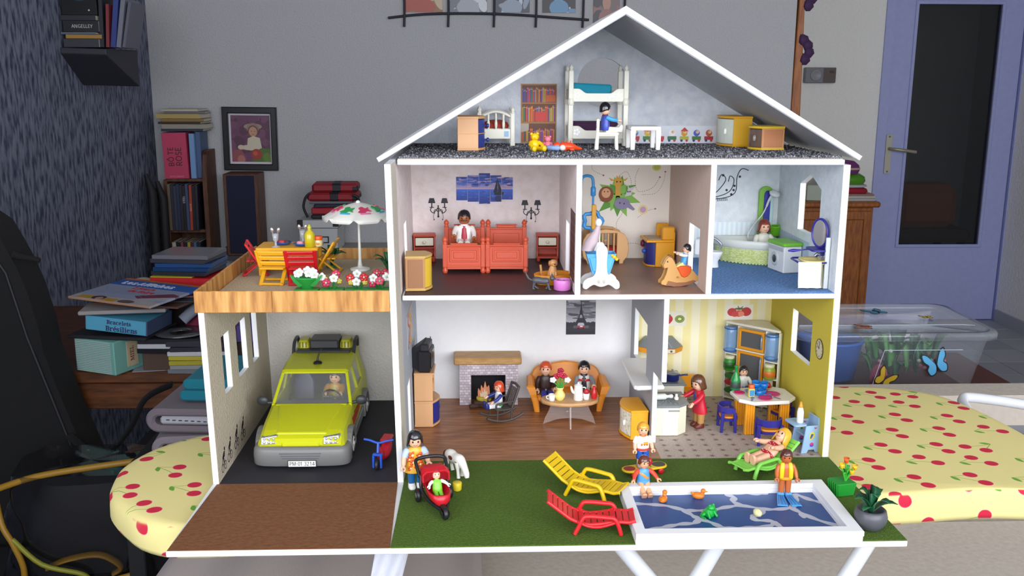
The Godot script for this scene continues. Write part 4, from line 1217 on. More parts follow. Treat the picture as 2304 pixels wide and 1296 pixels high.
func first_floor():
	var fy := 210.4
	# bedroom
	nightstand("terracotta nightstand with cream drawer on the left of the beds", H(19, fy, -222), 4)
	nightstand("terracotta nightstand with cream drawer on the right of the beds", H(192, fy, -222), -2)
	var bed := toy_bed()
	dup(bed, "empty terracotta single bed next to the striped partition", H(133, 210.3, -168), -1)
	solo("mattress", "olive mattress in the bed of the man in white", "mattress", Bd.new().prism(rrect(0, 7, 44, 16, 5), -29, 30, 2.5), m("6f7a34", 0.9, 0, "cloth"), H(76, fy + 16, -168), 0, "olive bed mattresses")
	solo("mattress", "olive mattress in the empty terracotta bed", "mattress", Bd.new().prism(rrect(0, 5, 44, 12, 5), -29, 30, 2.5), m("6f7a34", 0.9, 0, "cloth"), H(133, fy + 16, -168), -1, "olive bed mattresses")
	figure({"hair": "17131a", "hk": "short", "skin": "a85c34", "top": "efece6", "bib": "b0203c", "collar": "efece6", "legs": "efece6", "shoes": "none", "sit": true, "moustache": "3a1a12", "arm_l": [52, 18], "arm_r": [40, 14], "wide": 1.1}, "man with moustache in white jacket and red shirt sitting up in bed", H(76, fy + 31 - 22.5, -176), yaw(0))
	cabinet("toy_cabinet", "bedroom cabinet with brown end panel at the front left", "cabinet", H(18.4, fy, -40), 93, 40, 24, 43, "b08252", "c9a45e", "dcb93c", 1, "c9a45e", "9a6c48")
	var t := thing("dog_basket", "oval orange basket with the tan dog in it", "pet basket", H(189, fy, -66), 20)
	part(t, "rim", Bd.new().loft([Bd.ell(0.2, 22, 15), Bd.ell(4, 24, 17), Bd.ell(12, 25.5, 18.5), Bd.ell(13, 24.6, 17.6), Bd.ell(12, 23.2, 16.2), Bd.ell(3.4, 21, 14), Bd.ell(3, 1, 1)], true), m("d8881c", 0.4))
	# dog sitting
	t = thing("toy_dog", "tan toy dog sitting up in the orange basket", "dog", H(188, fy + 3.4, -66), 10)
	var tan := m("c9935c", 0.4)
	part(t, "body", Bd.new().body([[0, 5, 6.5, 0, -2], [3, 7.4, 8.4, 0, -1.5], [9, 6.4, 6.6, 0, 0], [16, 4.6, 4.8, 0, 1.6], [20, 3.2, 3.4, 0, 2.4]], 14).tube([P(-3, 12, 4), P(-3.4, 5, 6), P(-3.6, 0.5, 7)], [2, 1.7, 1.9], 8).tube([P(3, 12, 4), P(3.4, 5, 6), P(3.6, 0.5, 7)], [2, 1.7, 1.9], 8), tan)
	var hd := part(t, "head", Bd.new().ball(P(0, 23, 3.4), 4.8, 4.6, 4.8).ball(P(0, 21.6, 8), 2.6, 2.2, 3.4), tan)
	for s in [-1, 1]: part(hd, "ear", Bd.new().ball(P(s * 4.6, 22.4, 2), 1.3, 3.6, 2.2, 10), m("b27c48", 0.4))
	part(hd, "nose", Bd.new().ball(P(0, 22.4, 11), 1.1, 0.8, 0.8, 8), m("2a2020", 0.3))
	part(t, "tail", Bd.new().tube(curve([P(-5, 3, -7), P(-12, 6, -6), P(-14, 14, -3), P(-15, 20, -2)], 4), 1.5, 8), tan)
	t = thing("toy_cat", "dark grey toy cat walking in front of the dog basket", "cat", H(172, fy, -28), 78)
	var gr := m("4a4b50", 0.4)
	part(t, "body", Bd.new().tube(curve([P(0, 10.5, -11), P(0, 11.4, -5), P(0, 10.6, 3), P(0, 11.4, 9)], 4), [2.6, 3.4, 4, 4.3, 4.3, 4.2, 4.1, 4.1, 4.2, 4.2, 4, 3.4, 2.4], 12).ball(P(0, 14.6, 13), 3.5, 3.2, 3.4).ball(P(0, 13.8, 16), 1.6, 1.2, 1.2, 8), gr)
	for q in [[-2.6, 8, 10], [2.6, 7, 5], [-2.6, -8, -10], [2.6, -9, -6]]: part(t, "leg", Bd.new().tube([P(q[0], 9, q[1]), P(q[0], 4.6, q[1] + (1.0 if q[1] > 0 else -1.6)), P(q[0], 0.9, q[2])], [2.0, 1.5, 1.2], 8).ball(P(q[0], 1.0, q[2] + 0.8), 1.4, 1.0, 1.9, 8), gr)
	for s in [-1, 1]: part(t, "ear", Bd.new().at(s * 2.1, 17, 12.4).lathe([[1.5, 0], [0.9, 1.6], [0.1, 3]], 8), gr)
	part(t, "tail", Bd.new().tube(curve([P(0, 11, -11), P(1, 13, -16), P(1, 18, -19), P(0, 22, -20)], 4), [1.4, 1.4, 1.3, 1.3, 1.3, 1.2, 1.2, 1.2, 1.1, 1.1, 1.0, 0.9, 0.6], 8), gr)
	t = thing("food_bowl", "pink pet bowl of kibble in the bedroom corner", "bowl", H(197, fy, -26))
	part(t, "bowl", Bd.new().lathe([[8.4, 0], [10.4, 1], [10.6, 12], [10.2, 13.2], [9.4, 13.2], [9.0, 12], [8.6, 8.6], [0.1, 8.4]], 24), m("cf7ac2", 0.3))
	var b := Bd.new()
	for i in 30:
		var a := rng.randf() * TAU
		var rr := 7.6 * sqrt(rng.randf())
		b.ball(P(rr * cos(a), 9.6 + rng.randf() * 1.4, rr * sin(a)), 1.2, 0.9, 1.2, 6)
	part(t, "kibble", b, m("a0622c", 0.6)).set_meta("kind", "stuff")
	nursery(fy)
	bathroom(fy + 0.5)

func nursery(fy: float):
	var beech := m("d0a06a", 0.42)
	# cot at the back left
	var t := thing("toy_cot", "beech cot with barred side and red mattress against the nursery wall", "cot", H(270, fy, -211), 3)
	for s in [-1, 1]:
		var bar := Bd.new()
		# each long side: rounded end boards with bars between
		for e in [-1, 1]:
			var p := [Q(e * 20, 0), Q(e * 25, 0), Q(e * 26, 4), Q(e * 31, 10), Q(e * 33, 22), Q(e * 31, 34), Q(e * 26, 42), Q(e * 16, 46.5), Q(e * 16, 6), Q(e * 20, 6)]
			part(t, "end_board", Bd.new().prism(p, s * 17 - 1.6, s * 17 + 1.6, 0.7), beech)
		part(t, "top_rail", Bd.new().prism([Q(-17, 43), Q(17, 43), Q(17, 46.5), Q(0, 48.5), Q(-17, 46.5)], s * 17 - 1.6, s * 17 + 1.6, 0.7), beech)
		part(t, "bottom_rail", Bd.new().box(0, 8.5, s * 17, 34, 4, 3.2, 0.6), beech)
		for i in 4: part(t, "bar", Bd.new().box(-12 + i * 8, 26, s * 17, 2.2, 34, 2.2, 0.6), beech)
	for s in [-1, 1]: part(t, "end_panel", Bd.new().box(s * 24, 22, 0, 2.4, 34, 32, 0.6), beech)
	part(t, "bed_base", Bd.new().box(0, 10, 0, 46, 2, 32, 0.4), beech)
	solo("mattress", "red cot mattress behind the beech bars", "mattress", Bd.new().prism(rrect(0, 5, 42, 10, 3), -14, 14, 2), m("a5182a", 0.9, 0, "cloth"), H(270, fy + 11.4, -211), 3)
	figure({"s": 0.62, "hair": "d878b0", "hk": "cap", "top": "8ab83a", "legs": "e8e4da", "shoes": "none", "sit": true, "arm_l": [60, 10], "arm_r": [60, 10]}, "baby with pink cap sitting in the beech cot", H(259, fy + 21.6 - 15.4, -212), yaw(50))
	# mobile on a bent blue pole
	t = thing("cot_mobile", "bright blue bent pole with a hanging cloud ring and yellow bar over the cot", "mobile", H(230, fy, -184), 0)
	var blue := m("3d92d2", 0.32)
	part(t, "pole", Bd.new().tube(curve([P(4.6, 0.4, 0), P(4.6, 60, 0), P(4.8, 112, 0), P(8, 122, 0), P(16, 123, 2), P(20, 119, 3), P(21, 108, 3)], 5), 2.0, 10), blue)
	part(t, "joint", Bd.new().at(21, 96, 3).lathe([[2.6, 0], [3.6, 1], [3.6, 11], [2.4, 13]], 14), blue)
	part(t, "drop_rod", Bd.new().tube([P(21, 97, 3), P(21, 74, 3)], 1.5, 8), blue)
	var ring := []
	for i in 24:
		var a := TAU * i / 24
		var r := 12.0 + 1.8 * cos(a * 5)
		ring.append(P(21 + r * cos(a), 62 + r * sin(a), 3))
	part(t, "cloud_ring", Bd.new().tube(ring, 2.7, 8, true), blue)
	part(t, "yellow_bar", Bd.new().prism(rrect(22, 68, 6, 34, 2), 4, 9, 0.8), m("d89a1c", 0.4))
	# cradle in front
	t = thing("toy_cradle", "blue cradle in a white scrolled stand with a pale canopy", "cradle", H(244.6, fy, -40), 0)
	t.scale = P(0.7, 0.87, 0.8)
	var wh := m("edebe6", 0.35)
	for s in [-1, 1]:
		var p := curve([Q(0, 62), Q(7, 61), Q(10, 54), Q(9, 40), Q(10, 26), Q(14, 19), Q(24, 16), Q(31, 11), Q(32, 3), Q(26, 0.5), Q(20, 4), Q(13, 7), Q(6, 5), Q(0, 4), Q(-6, 5), Q(-13, 7), Q(-20, 4), Q(-26, 0.5), Q(-32, 3), Q(-31, 11), Q(-24, 16), Q(-14, 19), Q(-10, 26), Q(-9, 40), Q(-10, 54), Q(-7, 61)], 3, true)
		var sp := part(t, "stand_end", Bd.new().prism(p, s * 17 - 1.7, s * 17 + 1.7, 0.7), wh)
		for q in [-1, 1]: part(sp, "scroll", Bd.new().at(q * 26.5, 6.4, s * 18.6, 90).lathe([[4.6, 0], [4.6, 0.8], [3.4, 1.2], [3.2, 0.5], [1.6, 0.5], [1.4, 1.2], [0.1, 1.3]], 16), wh)
		if s == 1:
			for q in [-1, 1]: part(sp, "leaf_emblem", Bd.new().ball(P(q * 4.6, 11.8, 18.7), 2.6, 3.2, 0.6, 10), m("b5b0a4", 0.4))
			part(sp, "pattern_strip", Bd.new().prism(rrect(0, 38, 4.4, 22, 1.6), 18.6, 19.1, 0.2), m("cfcfd0", 0.3, 0.4))
	part(t, "stretcher", Bd.new().box(0, 10, 0, 5, 4, 32, 0.6), wh)
	var sky := m("55a8e2", 0.35)
	part(t, "basket", Bd.new().loft([PackedVector3Array([P(-15, 21, -14), P(15, 21, -14), P(15, 21, 14), P(-15, 21, 14)]), PackedVector3Array([P(-26, 50, -15), P(26, 50, -15), P(26, 50, 15), P(-26, 50, 15)]), PackedVector3Array([P(-24, 50, -13), P(24, 50, -13), P(24, 50, 13), P(-24, 50, 13)]), PackedVector3Array([P(-14, 24, -12), P(14, 24, -12), P(14, 24, 12), P(-14, 24, 12)])], true, false), sky)
	for s in [-1, 1]: part(t, "side_panel", Bd.new().hexa([P(s * 7, 26, 15), P(s * 14, 26, 15), P(s * 9, 45, 15.6), P(s * 21, 45, 15.6), P(s * 7, 26, 16), P(s * 14, 26, 16), P(s * 9, 45, 16.6), P(s * 21, 45, 16.6)], 0.3), sky)
	part(t, "canopy_arm", Bd.new().tube(curve([P(0, 58, -17), P(0, 76, -17), P(-1, 88, -12), P(-3, 92, -4)], 4), 1.4, 8).ball(P(-4, 92, -3), 6, 6, 6), wh)
	part(t, "canopy", Bd.new().loft([Bd.ell(91, 2, 2, -3, -4, 2, 12), Bd.ell(80, 6, 5, -7, -5, 2, 12), Bd.ell(66, 12, 9, -15, -6, 2, 12), Bd.ell(53, 11, 12, -22, -4, 2, 12)], false), m("c2aeb4", 0.6))
	part(t, "yellow_bow", Bd.new().ball(P(22, 46, 16), 3.4, 2.6, 2.2).ball(P(26, 43, 16.5), 3.0, 2.4, 2.0).ball(P(18.6, 48.4, 16), 2.6, 2, 1.8), m("e6b51a", 0.4))
	# yellow changing desk on the right
	t = thing("toy_desk", "yellow nursery desk with blue door beside the brown partition", "desk", H(345, fy, -191), -88)
	var yl := m("e8a21c", 0.38)
	for s in [-1, 1]: part(t, "end_panel", Bd.new().box(s * 21, 17, -4, 2.6, 34, 26, 0.6), yl)
	part(t, "back_panel", Bd.new().box(0, 24, -16, 44, 48, 2.4, 0.6), yl)
	part(t, "worktop", Bd.new().prism(rrect(0, 0, 47, 3.6, 1.4), -16, 22, 0.6).at(), yl)
	(t.get_child(t.get_child_count() - 1) as Node3D).position = P(0, 0.0355, 0)
	part(t, "desk_mat", Bd.new().box(0, 37.6, 6, 34, 0.8, 24, 0.3), m("b8a48c", 0.5))
	for s in [-1, 1]: part(t, "raised_box", Bd.new().box(s * 17, 46, -8, 11, 18, 17, 1.4), yl)
	part(t, "door", Bd.new().body([[2, 19.5, 20, 0, 0, 3], [33, 19.5, 20, 0, 0, 3]], 20), m("2b2f7a", 0.38))
	part(t, "plinth", Bd.new().body([[0.2, 20.5, 21, 0, 0, 3], [2.2, 20.5, 21, 0, 0, 3]], 20), yl)
	part(t, "knob", Bd.new().ball(P(6, 20, 22), 3.2), m("2c54b4", 0.35))
	part(t, "round_knob", Bd.new().ball(P(-10, 28, 21), 5, 5, 3), m("7a2a34", 0.4))
	# rocking horse with a child
	t = thing("rocking_horse", "light wooden rocking horse with orange saddle", "rocking horse", H(342, fy, -48), 8)
	t.scale = Vector3.ONE * 0.86
	var wd := m("c39352", 0.45)
	for s in [-1, 1]:
		var p := [Q(-26, 4), Q(-19, 2), Q(-8, 0.4), Q(4, 0.4), Q(18, 3.2), Q(30, 8.6), Q(32, 13), Q(26, 17), Q(21, 23), Q(17, 27), Q(8, 28), Q(-4, 29), Q(-7, 36), Q(-11, 42), Q(-16, 44), Q(-20, 40), Q(-24, 31), Q(-22, 27), Q(-17, 28), Q(-19, 19), Q(-22, 12), Q(-26, 8)]
		part(t, "side_board", Bd.new().prism(p, s * 6.5 - 1.3, s * 6.5 + 1.3, 0.6), wd)
		part(t, "rocker_band", Bd.new().prism([Q(-19, 3), Q(-8, 0.2), Q(4, 0.2), Q(18, 3), Q(27, 7), Q(22, 9), Q(10, 6), Q(-4, 6), Q(-16, 9)], s * 8.0 - 0.5, s * 8.0 + 0.5, 0.3), m("8a5a3a", 0.5))
	part(t, "head", Bd.new().prism([Q(-7, 34), Q(-11, 42), Q(-16, 44.5), Q(-20, 40.6), Q(-24.4, 31), Q(-22, 26.6), Q(-17, 28), Q(-12, 24), Q(-5, 28)], -4, 4, 1), wd)
	part(t, "mane", Bd.new().tube([P(-15, 45, 0), P(-10, 42.6, 0), P(-6, 36, 0), P(-4.6, 31, 0)], [1.6, 2.2, 2.2, 1.4], 8), m("7a4c28", 0.5))
	part(t, "eye", Bd.new().ball(P(-18, 37, 8), 1.1, 1.1, 0.5, 8).ball(P(-18, 37, -8), 1.1, 1.1, 0.5, 8), m("3a2418", 0.4))
	part(t, "saddle", Bd.new().prism([Q(-4, 28), Q(2, 30.5), Q(10, 30.5), Q(18, 28.5), Q(17, 20), Q(13, 15), Q(8, 13), Q(3, 15), Q(0, 21)], -9.4, 9.4, 1.2), m("d8541c", 0.35))
	part(t, "footrest", Bd.new().at(0, 0, 0).tube([P(-2, 14, -11), P(-2, 14, 11)], 1.2, 8), m("a8742c", 0.4))
	figure({"s": 0.58, "hair": "17131a", "hk": "short", "top": "4c9fd6", "sleeve": "e9e6e0", "legs": "e2d488", "shoes": "4c9fd6", "leg_angle": 62, "arm_l": [78, 4], "arm_r": [78, 4], "collar": "e9e6e0", "lean": -14.0, "nod": 8.0}, "small child in blue and yellow astride the rocking horse", H(349, fy + 27.0 - 14.4, -48), yaw(-84))

func bathroom(fy: float):
	var ivory := m("dfe2da", 0.3)
	# corner bath
	var t := thing("corner_bath", "ivory corner bath with pale green mosaic skirt", "bathtub", H(448, fy, -206), 0)
	var q0 := func(y, k, dx): # quarter-like outline: straight along the walls, bowed to the room
		var r := PackedVector3Array()
		for p in [[-6, -30], [20, -30], [46, -30], [68, -30], [70, -12], [70, 8], [69, 26], [64, 32], [50, 30], [34, 26], [18, 18], [4, 6], [-6, -6], [-12, -18], [-12, -26]]: r.append(P((p[0] - 30) * k + 30 + dx, y, (p[1]) * k))
		return r
	t.position = H(443.5, fy, -203)
	var cv := Cv.new(256, 96, Color("c9d68a"))
	for y in 16:
		for x in 43: cv.box(x * 6, y * 6, x * 6 + 5, y * 6 + 5, [Color("bcd06c"), Color("d3dc96"), Color("c4d27c"), Color("dfe2b0")][rng.randi() % 4])
	for x in 43: cv.box(x * 6, 90, x * 6 + 5, 96, Color("4a6a70") if x % 2 else Color("d3dc96"))
	var b := Bd.new()
	b.uvr = [0, 1, -14, 0, 72, 24]
	b.loft([q0.call(0.2, 0.97, 0.0), q0.call(22.0, 0.97, 0.0)], false, false)
	part(t, "mosaic_skirt", b, pic(cv, 0.35))
	b = Bd.new()
	b.loft([q0.call(21.0, 0.97, 0.0), q0.call(22.0, 1.0, 0.0), q0.call(24.0, 1.06, 0.0), q0.call(31.0, 1.07, 0.0), q0.call(33.0, 1.02, 0.0), q0.call(32.0, 0.86, 0.0), q0.call(28.0, 0.8, 0.0), q0.call(12.0, 0.66, 0.0), q0.call(11.0, 0.1, 0.0)], false, true)
	part(t, "tub", b, ivory)
	figure({"hair": "7a2e1c", "hk": "bob", "top": "e6e2d4", "legs": "e6e2d4", "shoes": "none", "sit": true, "arm_l": [24, 22], "arm_r": [24, 22], "skirt": 24.0, "collar": "c8c4b4"}, "brown-haired woman in a white dotted robe sitting in the corner bath", H(494, fy - 9, -203), yaw(8))
	# shower panel
	t = thing("shower_panel", "green and blue shower column behind the bath", "shower", H(504, fy, -234.4), 0)
	part(t, "panel", Bd.new().prism([Q(-10, 34), Q(10, 34)] + oval(0, 94, 10, 9, 10, 0, 180), -2.4, 1.2, 0.8), m("7cb83a", 0.35))
	part(t, "blue_strip", Bd.new().prism([Q(-3, 36), Q(6, 36)] + oval(1.5, 90, 4.5, 7, 8, 0, 180), 1.2, 3.0, 0.5), m("31309a", 0.35))
	part(t, "rail", Bd.new().prism([Q(6, 34), Q(10, 34), Q(10, 92), Q(6, 92)], 1.2, 2.8, 0.4), m("bfe0dc", 0.3))
	part(t, "shower_head", Bd.new().at(8, 92, 12, 24, 0, -10).lathe([[2, -2], [7, 0], [8, 2.4], [6, 4.6], [2.5, 5.6], [0.1, 6]], 18).at().tube([P(6, 92, 10), P(2, 83, 7), P(0, 75, 5)], [2.2, 1.8, 1.6], 8), m("d8dcda", 0.3))
	part(t, "hose", Bd.new().tube(curve([P(0, 75, 5), P(-6, 64, 8), P(-18, 50, 12), P(-26, 36, 12), P(-24, 27, 12), P(-17, 25, 11)], 5), 0.9, 8), m("e2e4e4", 0.3))
	t = thing("toy_bucket", "lime green bucket on the bath's back corner", "bucket", H(517, fy + 33.5, -226))
	part(t, "bucket", Bd.new().lathe([[6.4, 0], [7, 0.6], [8.4, 12], [9, 12.4], [9, 14], [8, 14], [6.4, 2], [0.1, 1.8]], 20), m("6cbc20", 0.35))
	part(t, "handle", Bd.new().tube([P(-8, 13, 0), P(-5, 16, 4), P(5, 16, 4), P(8, 13, 0)], 0.7, 6), m("6cbc20", 0.35))
	# washing machine
	t = thing("washing_machine", "white toy washing machine with lime lid next to the bath", "washing machine", H(505, fy, -139), -78)
	part(t, "body", Bd.new().box(0, 18, 0, 42, 35.5, 26, 1.2), m("e3e5e4", 0.35))
	part(t, "lid", Bd.new().prism(rrect(0, 0, 46, 30, 4), -2.2, 2.2, 1.2).at(), m("74bf2c", 0.35))
	var lid: Node3D = t.get_child(t.get_child_count() - 1)
	lid.transform = Transform3D(Basis(Vector3.RIGHT, -PI / 2), P(0, 0.0382, 0))
	part(t, "control_strip", Bd.new().box(0, 31, 13.2, 38, 5, 1, 0.3), m("b9bcc0", 0.35))
	var dr := part(t, "door_ring", Bd.new().at(-2, 17, 13, 90).lathe([[9.4, 0], [9.4, 1], [8, 1.8], [6.6, 1.4]], 24), m("c4c8ca", 0.35))
	part(dr, "door_glass", Bd.new().at(-2, 17, 13, 90).lathe([[6.6, 0.4], [5, 1.6], [2, 2], [0.1, 2.1]], 20), m("3a4046", 0.12))
	# wash stand with mirror
	t = thing("wash_stand", "yellow basin on white pedestal with blue shelf and oval mirror", "washbasin", H(513.6, fy, -36), -90)
	part(t, "wall_plate", Bd.new().box(0, 32, -7.5, 30, 63, 2, 0.4).box(14, 32, -5.5, 3, 63, 5, 0.4), m("d9dee2", 0.5))
	part(t, "pedestal", Bd.new().loft([Bd.ell(0.3, 10, 6, 0, -2, 3), Bd.ell(14, 8, 5, 0, -2, 3), Bd.ell(24, 9, 6, 0, 0, 3), Bd.ell(29, 12, 9, 0, 4, 3)], true), m("e4dfb4", 0.35))
	part(t, "basin", Bd.new().loft([Bd.ell(28, 11, 8, 0, 5, 3), Bd.ell(30, 16, 13, 0, 7, 3), Bd.ell(34, 18, 15, 0, 8, 3), Bd.ell(35, 17, 14, 0, 8, 3), Bd.ell(33, 14, 11, 0, 8, 3), Bd.ell(31, 8, 6, 0, 8, 3), Bd.ell(30.8, 1, 1, 0, 8, 3)], false), m("e6d488", 0.35))
	part(t, "tap", Bd.new().tube([P(0, 34, -3), P(0, 41, -3), P(0, 42, 2), P(0, 39, 5)], 1.4, 8).box(0, 36, -3, 10, 3, 6, 0.6), m("c8ccd0", 0.2, 0.8))
	var ind := m("2e2b86", 0.35)
	part(t, "shelf", Bd.new().prism(rrect(0, 0, 30, 20, 6), -1.2, 1.2, 0.4).at(), ind)
	(t.get_child(t.get_child_count() - 1) as Node3D).transform = Transform3D(Basis(Vector3.RIGHT, PI / 2), P(0, 0.047, 0.003))
	part(t, "shelf_bracket", Bd.new().box(0, 46, -4, 6, 14, 4, 0.6), ind)
	part(t, "hairbrush", Bd.new().at(0, 0, 0).tube([P(-6, 46, 12), P(-6, 45, 20), P(-6, 44.4, 30), P(-6, 44, 36)], [1.2, 1.2, 3.0, 1.6], 10, false, 0.7), ind)
	var mr := part(t, "mirror_frame", Bd.new().at(0, 67, 0).prism(holed(oval(0, 0, 13.6, 18.6, 32), oval(0, 0, 11.2, 16, 32)), -2, 2, 0.8).prism(oval(0, 0, 12.4, 17.4, 32), -2.2, -0.6, 0.3), ind)
	part(mr, "mirror_glass", Bd.new().at(0, 67, 0).prism(oval(0, 0, 11.6, 16.4, 32), -0.4, 0.8, 0.2), m("dfe6ea", 0.06, 1.0))
	mr.rotation_degrees.y = 26
	part(t, "towel_rail", Bd.new().tube([P(-17, 33, -4), P(-19, 33, 6), P(-19, 33, 26), P(-14, 33, 29), P(14, 33, 29), P(19, 33, 26), P(19, 33, 6), P(17, 33, -4)], 1.2, 8).box(-16, 32, -4, 5, 9, 5, 0.6), ind)
	# towel over the rail, turned to the room
	var cl := []
	for j in 9:
		var r := PackedVector3Array()
		var y := 34.5 - j * 3.9
		for i in 13: r.append(P(-14 + 28.0 * i / 12 * (1.0 - 0.012 * j), y, 30.6 + 0.9 * sin(i * 1.1 + j * 0.25) * j / 8.0 + j * 0.35))
		for i in 13: r.append(P(14 - 28.0 * i / 12 * (1.0 - 0.012 * j), y, 29.7 + 0.9 * sin((12 - i) * 1.1 + j * 0.25) * j / 8.0 + j * 0.35))
		cl.append(r)
	var tw := solo("towel", "white cloth towel hanging over the blue rail of the wash stand", "towel", Bd.new().loft(cl, false), m("f2f2f2", 0.9, 0, "cloth"), H(516, fy, -36), -74)
	tw.position = H(498, fy, -46)
	tw.rotation_degrees.y = -3
	# toilet half hidden behind the partition
	t = thing("toy_toilet", "grey and white toilet with yellow knob peeping past the partition", "toilet", H(412, fy, -166), 70)
	part(t, "bowl", Bd.new().body([[0.3, 8, 11], [8, 7.4, 10, 0, 0], [16, 9, 13, 0, 1], [20, 10.4, 14, 0, 2], [22, 10, 13.6, 0, 2]], 18), m("e9eaea", 0.3))
	part(t, "seat_lid", Bd.new().at(0, 23, -10, -72).prism(rrect(0, 12, 20, 24, 8), -1, 1, 0.5), m("c2c6ca", 0.3))
	part(t, "cistern", Bd.new().box(0, 28, -17, 24, 22, 9, 1.6), m("dfe0e0", 0.3))
	part(t, "frame_arm", Bd.new().tube(curve([P(11, 40, -14), P(12, 38, 2), P(12, 30, 12), P(12, 24, 10)], 4), 1.8, 8), m("9aa2aa", 0.3, 0.5))
	part(t, "yellow_knob", Bd.new().at(8, 41, -8).lathe([[3.4, 0], [3.8, 1], [3.8, 6], [2.8, 7.4], [0.1, 7.6]], 14), m("e8a818", 0.35))

func ground_floor():
	var fy := 0.7
	var beech := "d2a273"
	# ---- living room
	var t := cabinet("television_cabinet", "tall beige living room cabinet with blue bowed drawer, under the black television", "cabinet", H(20.6, fy, -141), 90, 46, 25, 36.4, beech, beech, "2b2f86", 1, "2b3a96")
	for s in [-1, 1]: part(t, "side", Bd.new().box(s * 22, 55.4, 0, 2, 37, 25, 0.5), m(beech, 0.5))
	part(t, "back", Bd.new().box(0, 55.4, -11.6, 42, 37, 1.6, 0.3), m(beech, 0.5))
	part(t, "shelf", Bd.new().box(0, 55, 0, 42, 2, 24, 0.4), m(beech, 0.5))
	part(t, "top", Bd.new().box(0, 74.6, 1, 46.5, 3.2, 27.5, 0.8), m(beech, 0.4))
	t = thing("toy_television", "black television with humped back standing on the beige cabinet", "television", H(18, fy + 76.6, -139), 84)
	part(t, "casing", Bd.new().box(0, 15, 6, 40, 29.5, 16, 1.4), m("17171b", 0.4))
	part(t, "tube_housing", Bd.new().loft([PackedVector3Array([P(-17, 3, -2), P(17, 3, -2), P(17, 40, 4), P(-17, 40, 4)]), PackedVector3Array([P(-11, 5, -13), P(11, 5, -13), P(11, 28, -13), P(-11, 28, -13)])], true, false).box(0, 33, 6, 34, 12, 12, 2), m("26262b", 0.45))
	part(t, "screen", Bd.new().box(0, 16, 14.2, 32, 22, 1.4, 0.6), m("0c0d12", 0.08))
	part(t, "antenna_bar", Bd.new().tube([P(8, 30, 12), P(12, 42, 10)], 0.7, 6), m("303036", 0.3))
	# fireplace
	t = thing("toy_fireplace", "brick-patterned fireplace with wooden mantel and black opening", "fireplace", H(109, fy, -238))
	var cv := Cv.new(344, 248, Color("8f8288"))
	for r in 16:
		var xo := -12.0 if r % 2 else 0.0
		for c in 17:
			cv.box(maxf(0, xo + c * 22), r * 15.5, xo + c * 22 + 20, r * 15.5 + 13, [Color("b9aeb4"), Color("c6bcc0"), Color("cfc6c8"), Color("b0a4ac")][rng.randi() % 4])
	var b := Bd.new(); b.uvr = [0, 1, -42, 0, 42, 62]
	b.prism([Q(-42, 0), Q(-25.5, 0), Q(-25.5, 45.4), Q(24, 45.4), Q(24, 0), Q(42, 0), Q(42, 62), Q(-42, 62)], 0.5, 32, 0.2)
	part(t, "surround", b, pic(cv, 0.7))
	part(t, "firebox", Bd.new().box(-0.7, 23, 3, 49, 45, 3, 0), m("121014", 0.9))
	part(t, "mantel", Bd.new().box(-1.5, 67.5, 19.6, 97, 10.4, 38, 1.6), grain([[0.0, "99703c"], [0.5, "b08750"], [1.0, "c09a66"]], 0.1, 0.03, P(0.3, 2, 2), 0.5))
	t = thing("toy_fire", "orange printed flame over brown logs in the fireplace", "fire", H(102, fy, -197))
	for q in [[-10, 3, 0, 20], [4, 3.4, 4, -16], [-3, 8, 2, 8]]:
		part(t, "log", Bd.new().at(q[0], q[1], q[2], 0, q[3], 90).lathe([[2.4, -11], [3.2, -10.4], [3.3, 0], [3.1, 10.4], [2.4, 11]], 10), m("4a362a", 0.8))
	for q in [["outer_flame", "dd9068", 0.8, 0.0], ["inner_flame", "f0d8b4", 0.5, 1.0], ["ember_bowl", "c9b43c", 0.0, 0.0]]:
		b = Bd.new()
		if q[2] > 0:
			var k: float = q[2]
			b.prism(curve([Q(-8 * k, 13), Q(-11 * k, 20), Q(-10 * k, 13 + 20 * k), Q(-6.4 * k, 13 + 15 * k), Q(-5 * k, 13 + 26 * k), Q(-1 * k, 13 + 20 * k), Q(2 * k, 13 + 33 * k), Q(5 * k, 13 + 22 * k), Q(9 * k, 13 + 25 * k), Q(10.5 * k, 20), Q(8 * k, 13)], 3, true), -1.2 - q[3], 1.2 + q[3], 0.3)
		else:
			b.body([[7, 5, 3], [9, 9, 4], [14, 11, 4.6], [17, 10.4, 4], [16, 9, 3]], 16)
		part(t, q[0], b, m(q[1], 0.3))
	# rocking chair
	t = thing("rocking_chair", "dark grey slatted rocking chair beside the fireplace", "rocking chair", H(124, fy, -145), -68)
	var dk := m("463e3a", 0.45)
	for s in [-1, 1]:
		var rk := []
		for i in 11:
			var a := deg_to_rad(-30 + 6.0 * i)
			rk.append(P(s * 13, 56 - 53.5 * cos(a), 54 * sin(a) - 2))
		part(t, "rocker", Bd.new().tube(rk, 1.9, 8), dk)
		for z in [-11, 10]: part(t, "leg", Bd.new().tube([P(s * 13, 4.2, z), P(s * 13, 19, z - 1)], 1.4, 8), dk)
		part(t, "arm", Bd.new().tube(curve([P(s * 14, 18, 10), P(s * 15, 27, 12), P(s * 15, 29, 2), P(s * 13, 29, -14)], 4), 1.5, 8), dk)
		part(t, "back_post", Bd.new().tube([P(s * 11.6, 17, -12), P(s * 12, 48, -23)], 1.7, 8), dk)
	part(t, "seat", Bd.new().prism(rrect(0, -1, 29, 26, 3), -1.2, 1.2, 0.6), dk)
	(t.get_child(t.get_child_count() - 1) as Node3D).transform = Transform3D(Basis(Vector3.RIGHT, PI / 2), P(0, 0.0188, 0))
	for i in 4: part(t, "back_slat", Bd.new().tube([P(-7.5 + i * 5, 20, -13), P(-7.5 + i * 5, 45, -22)], 1.2, 6), dk)
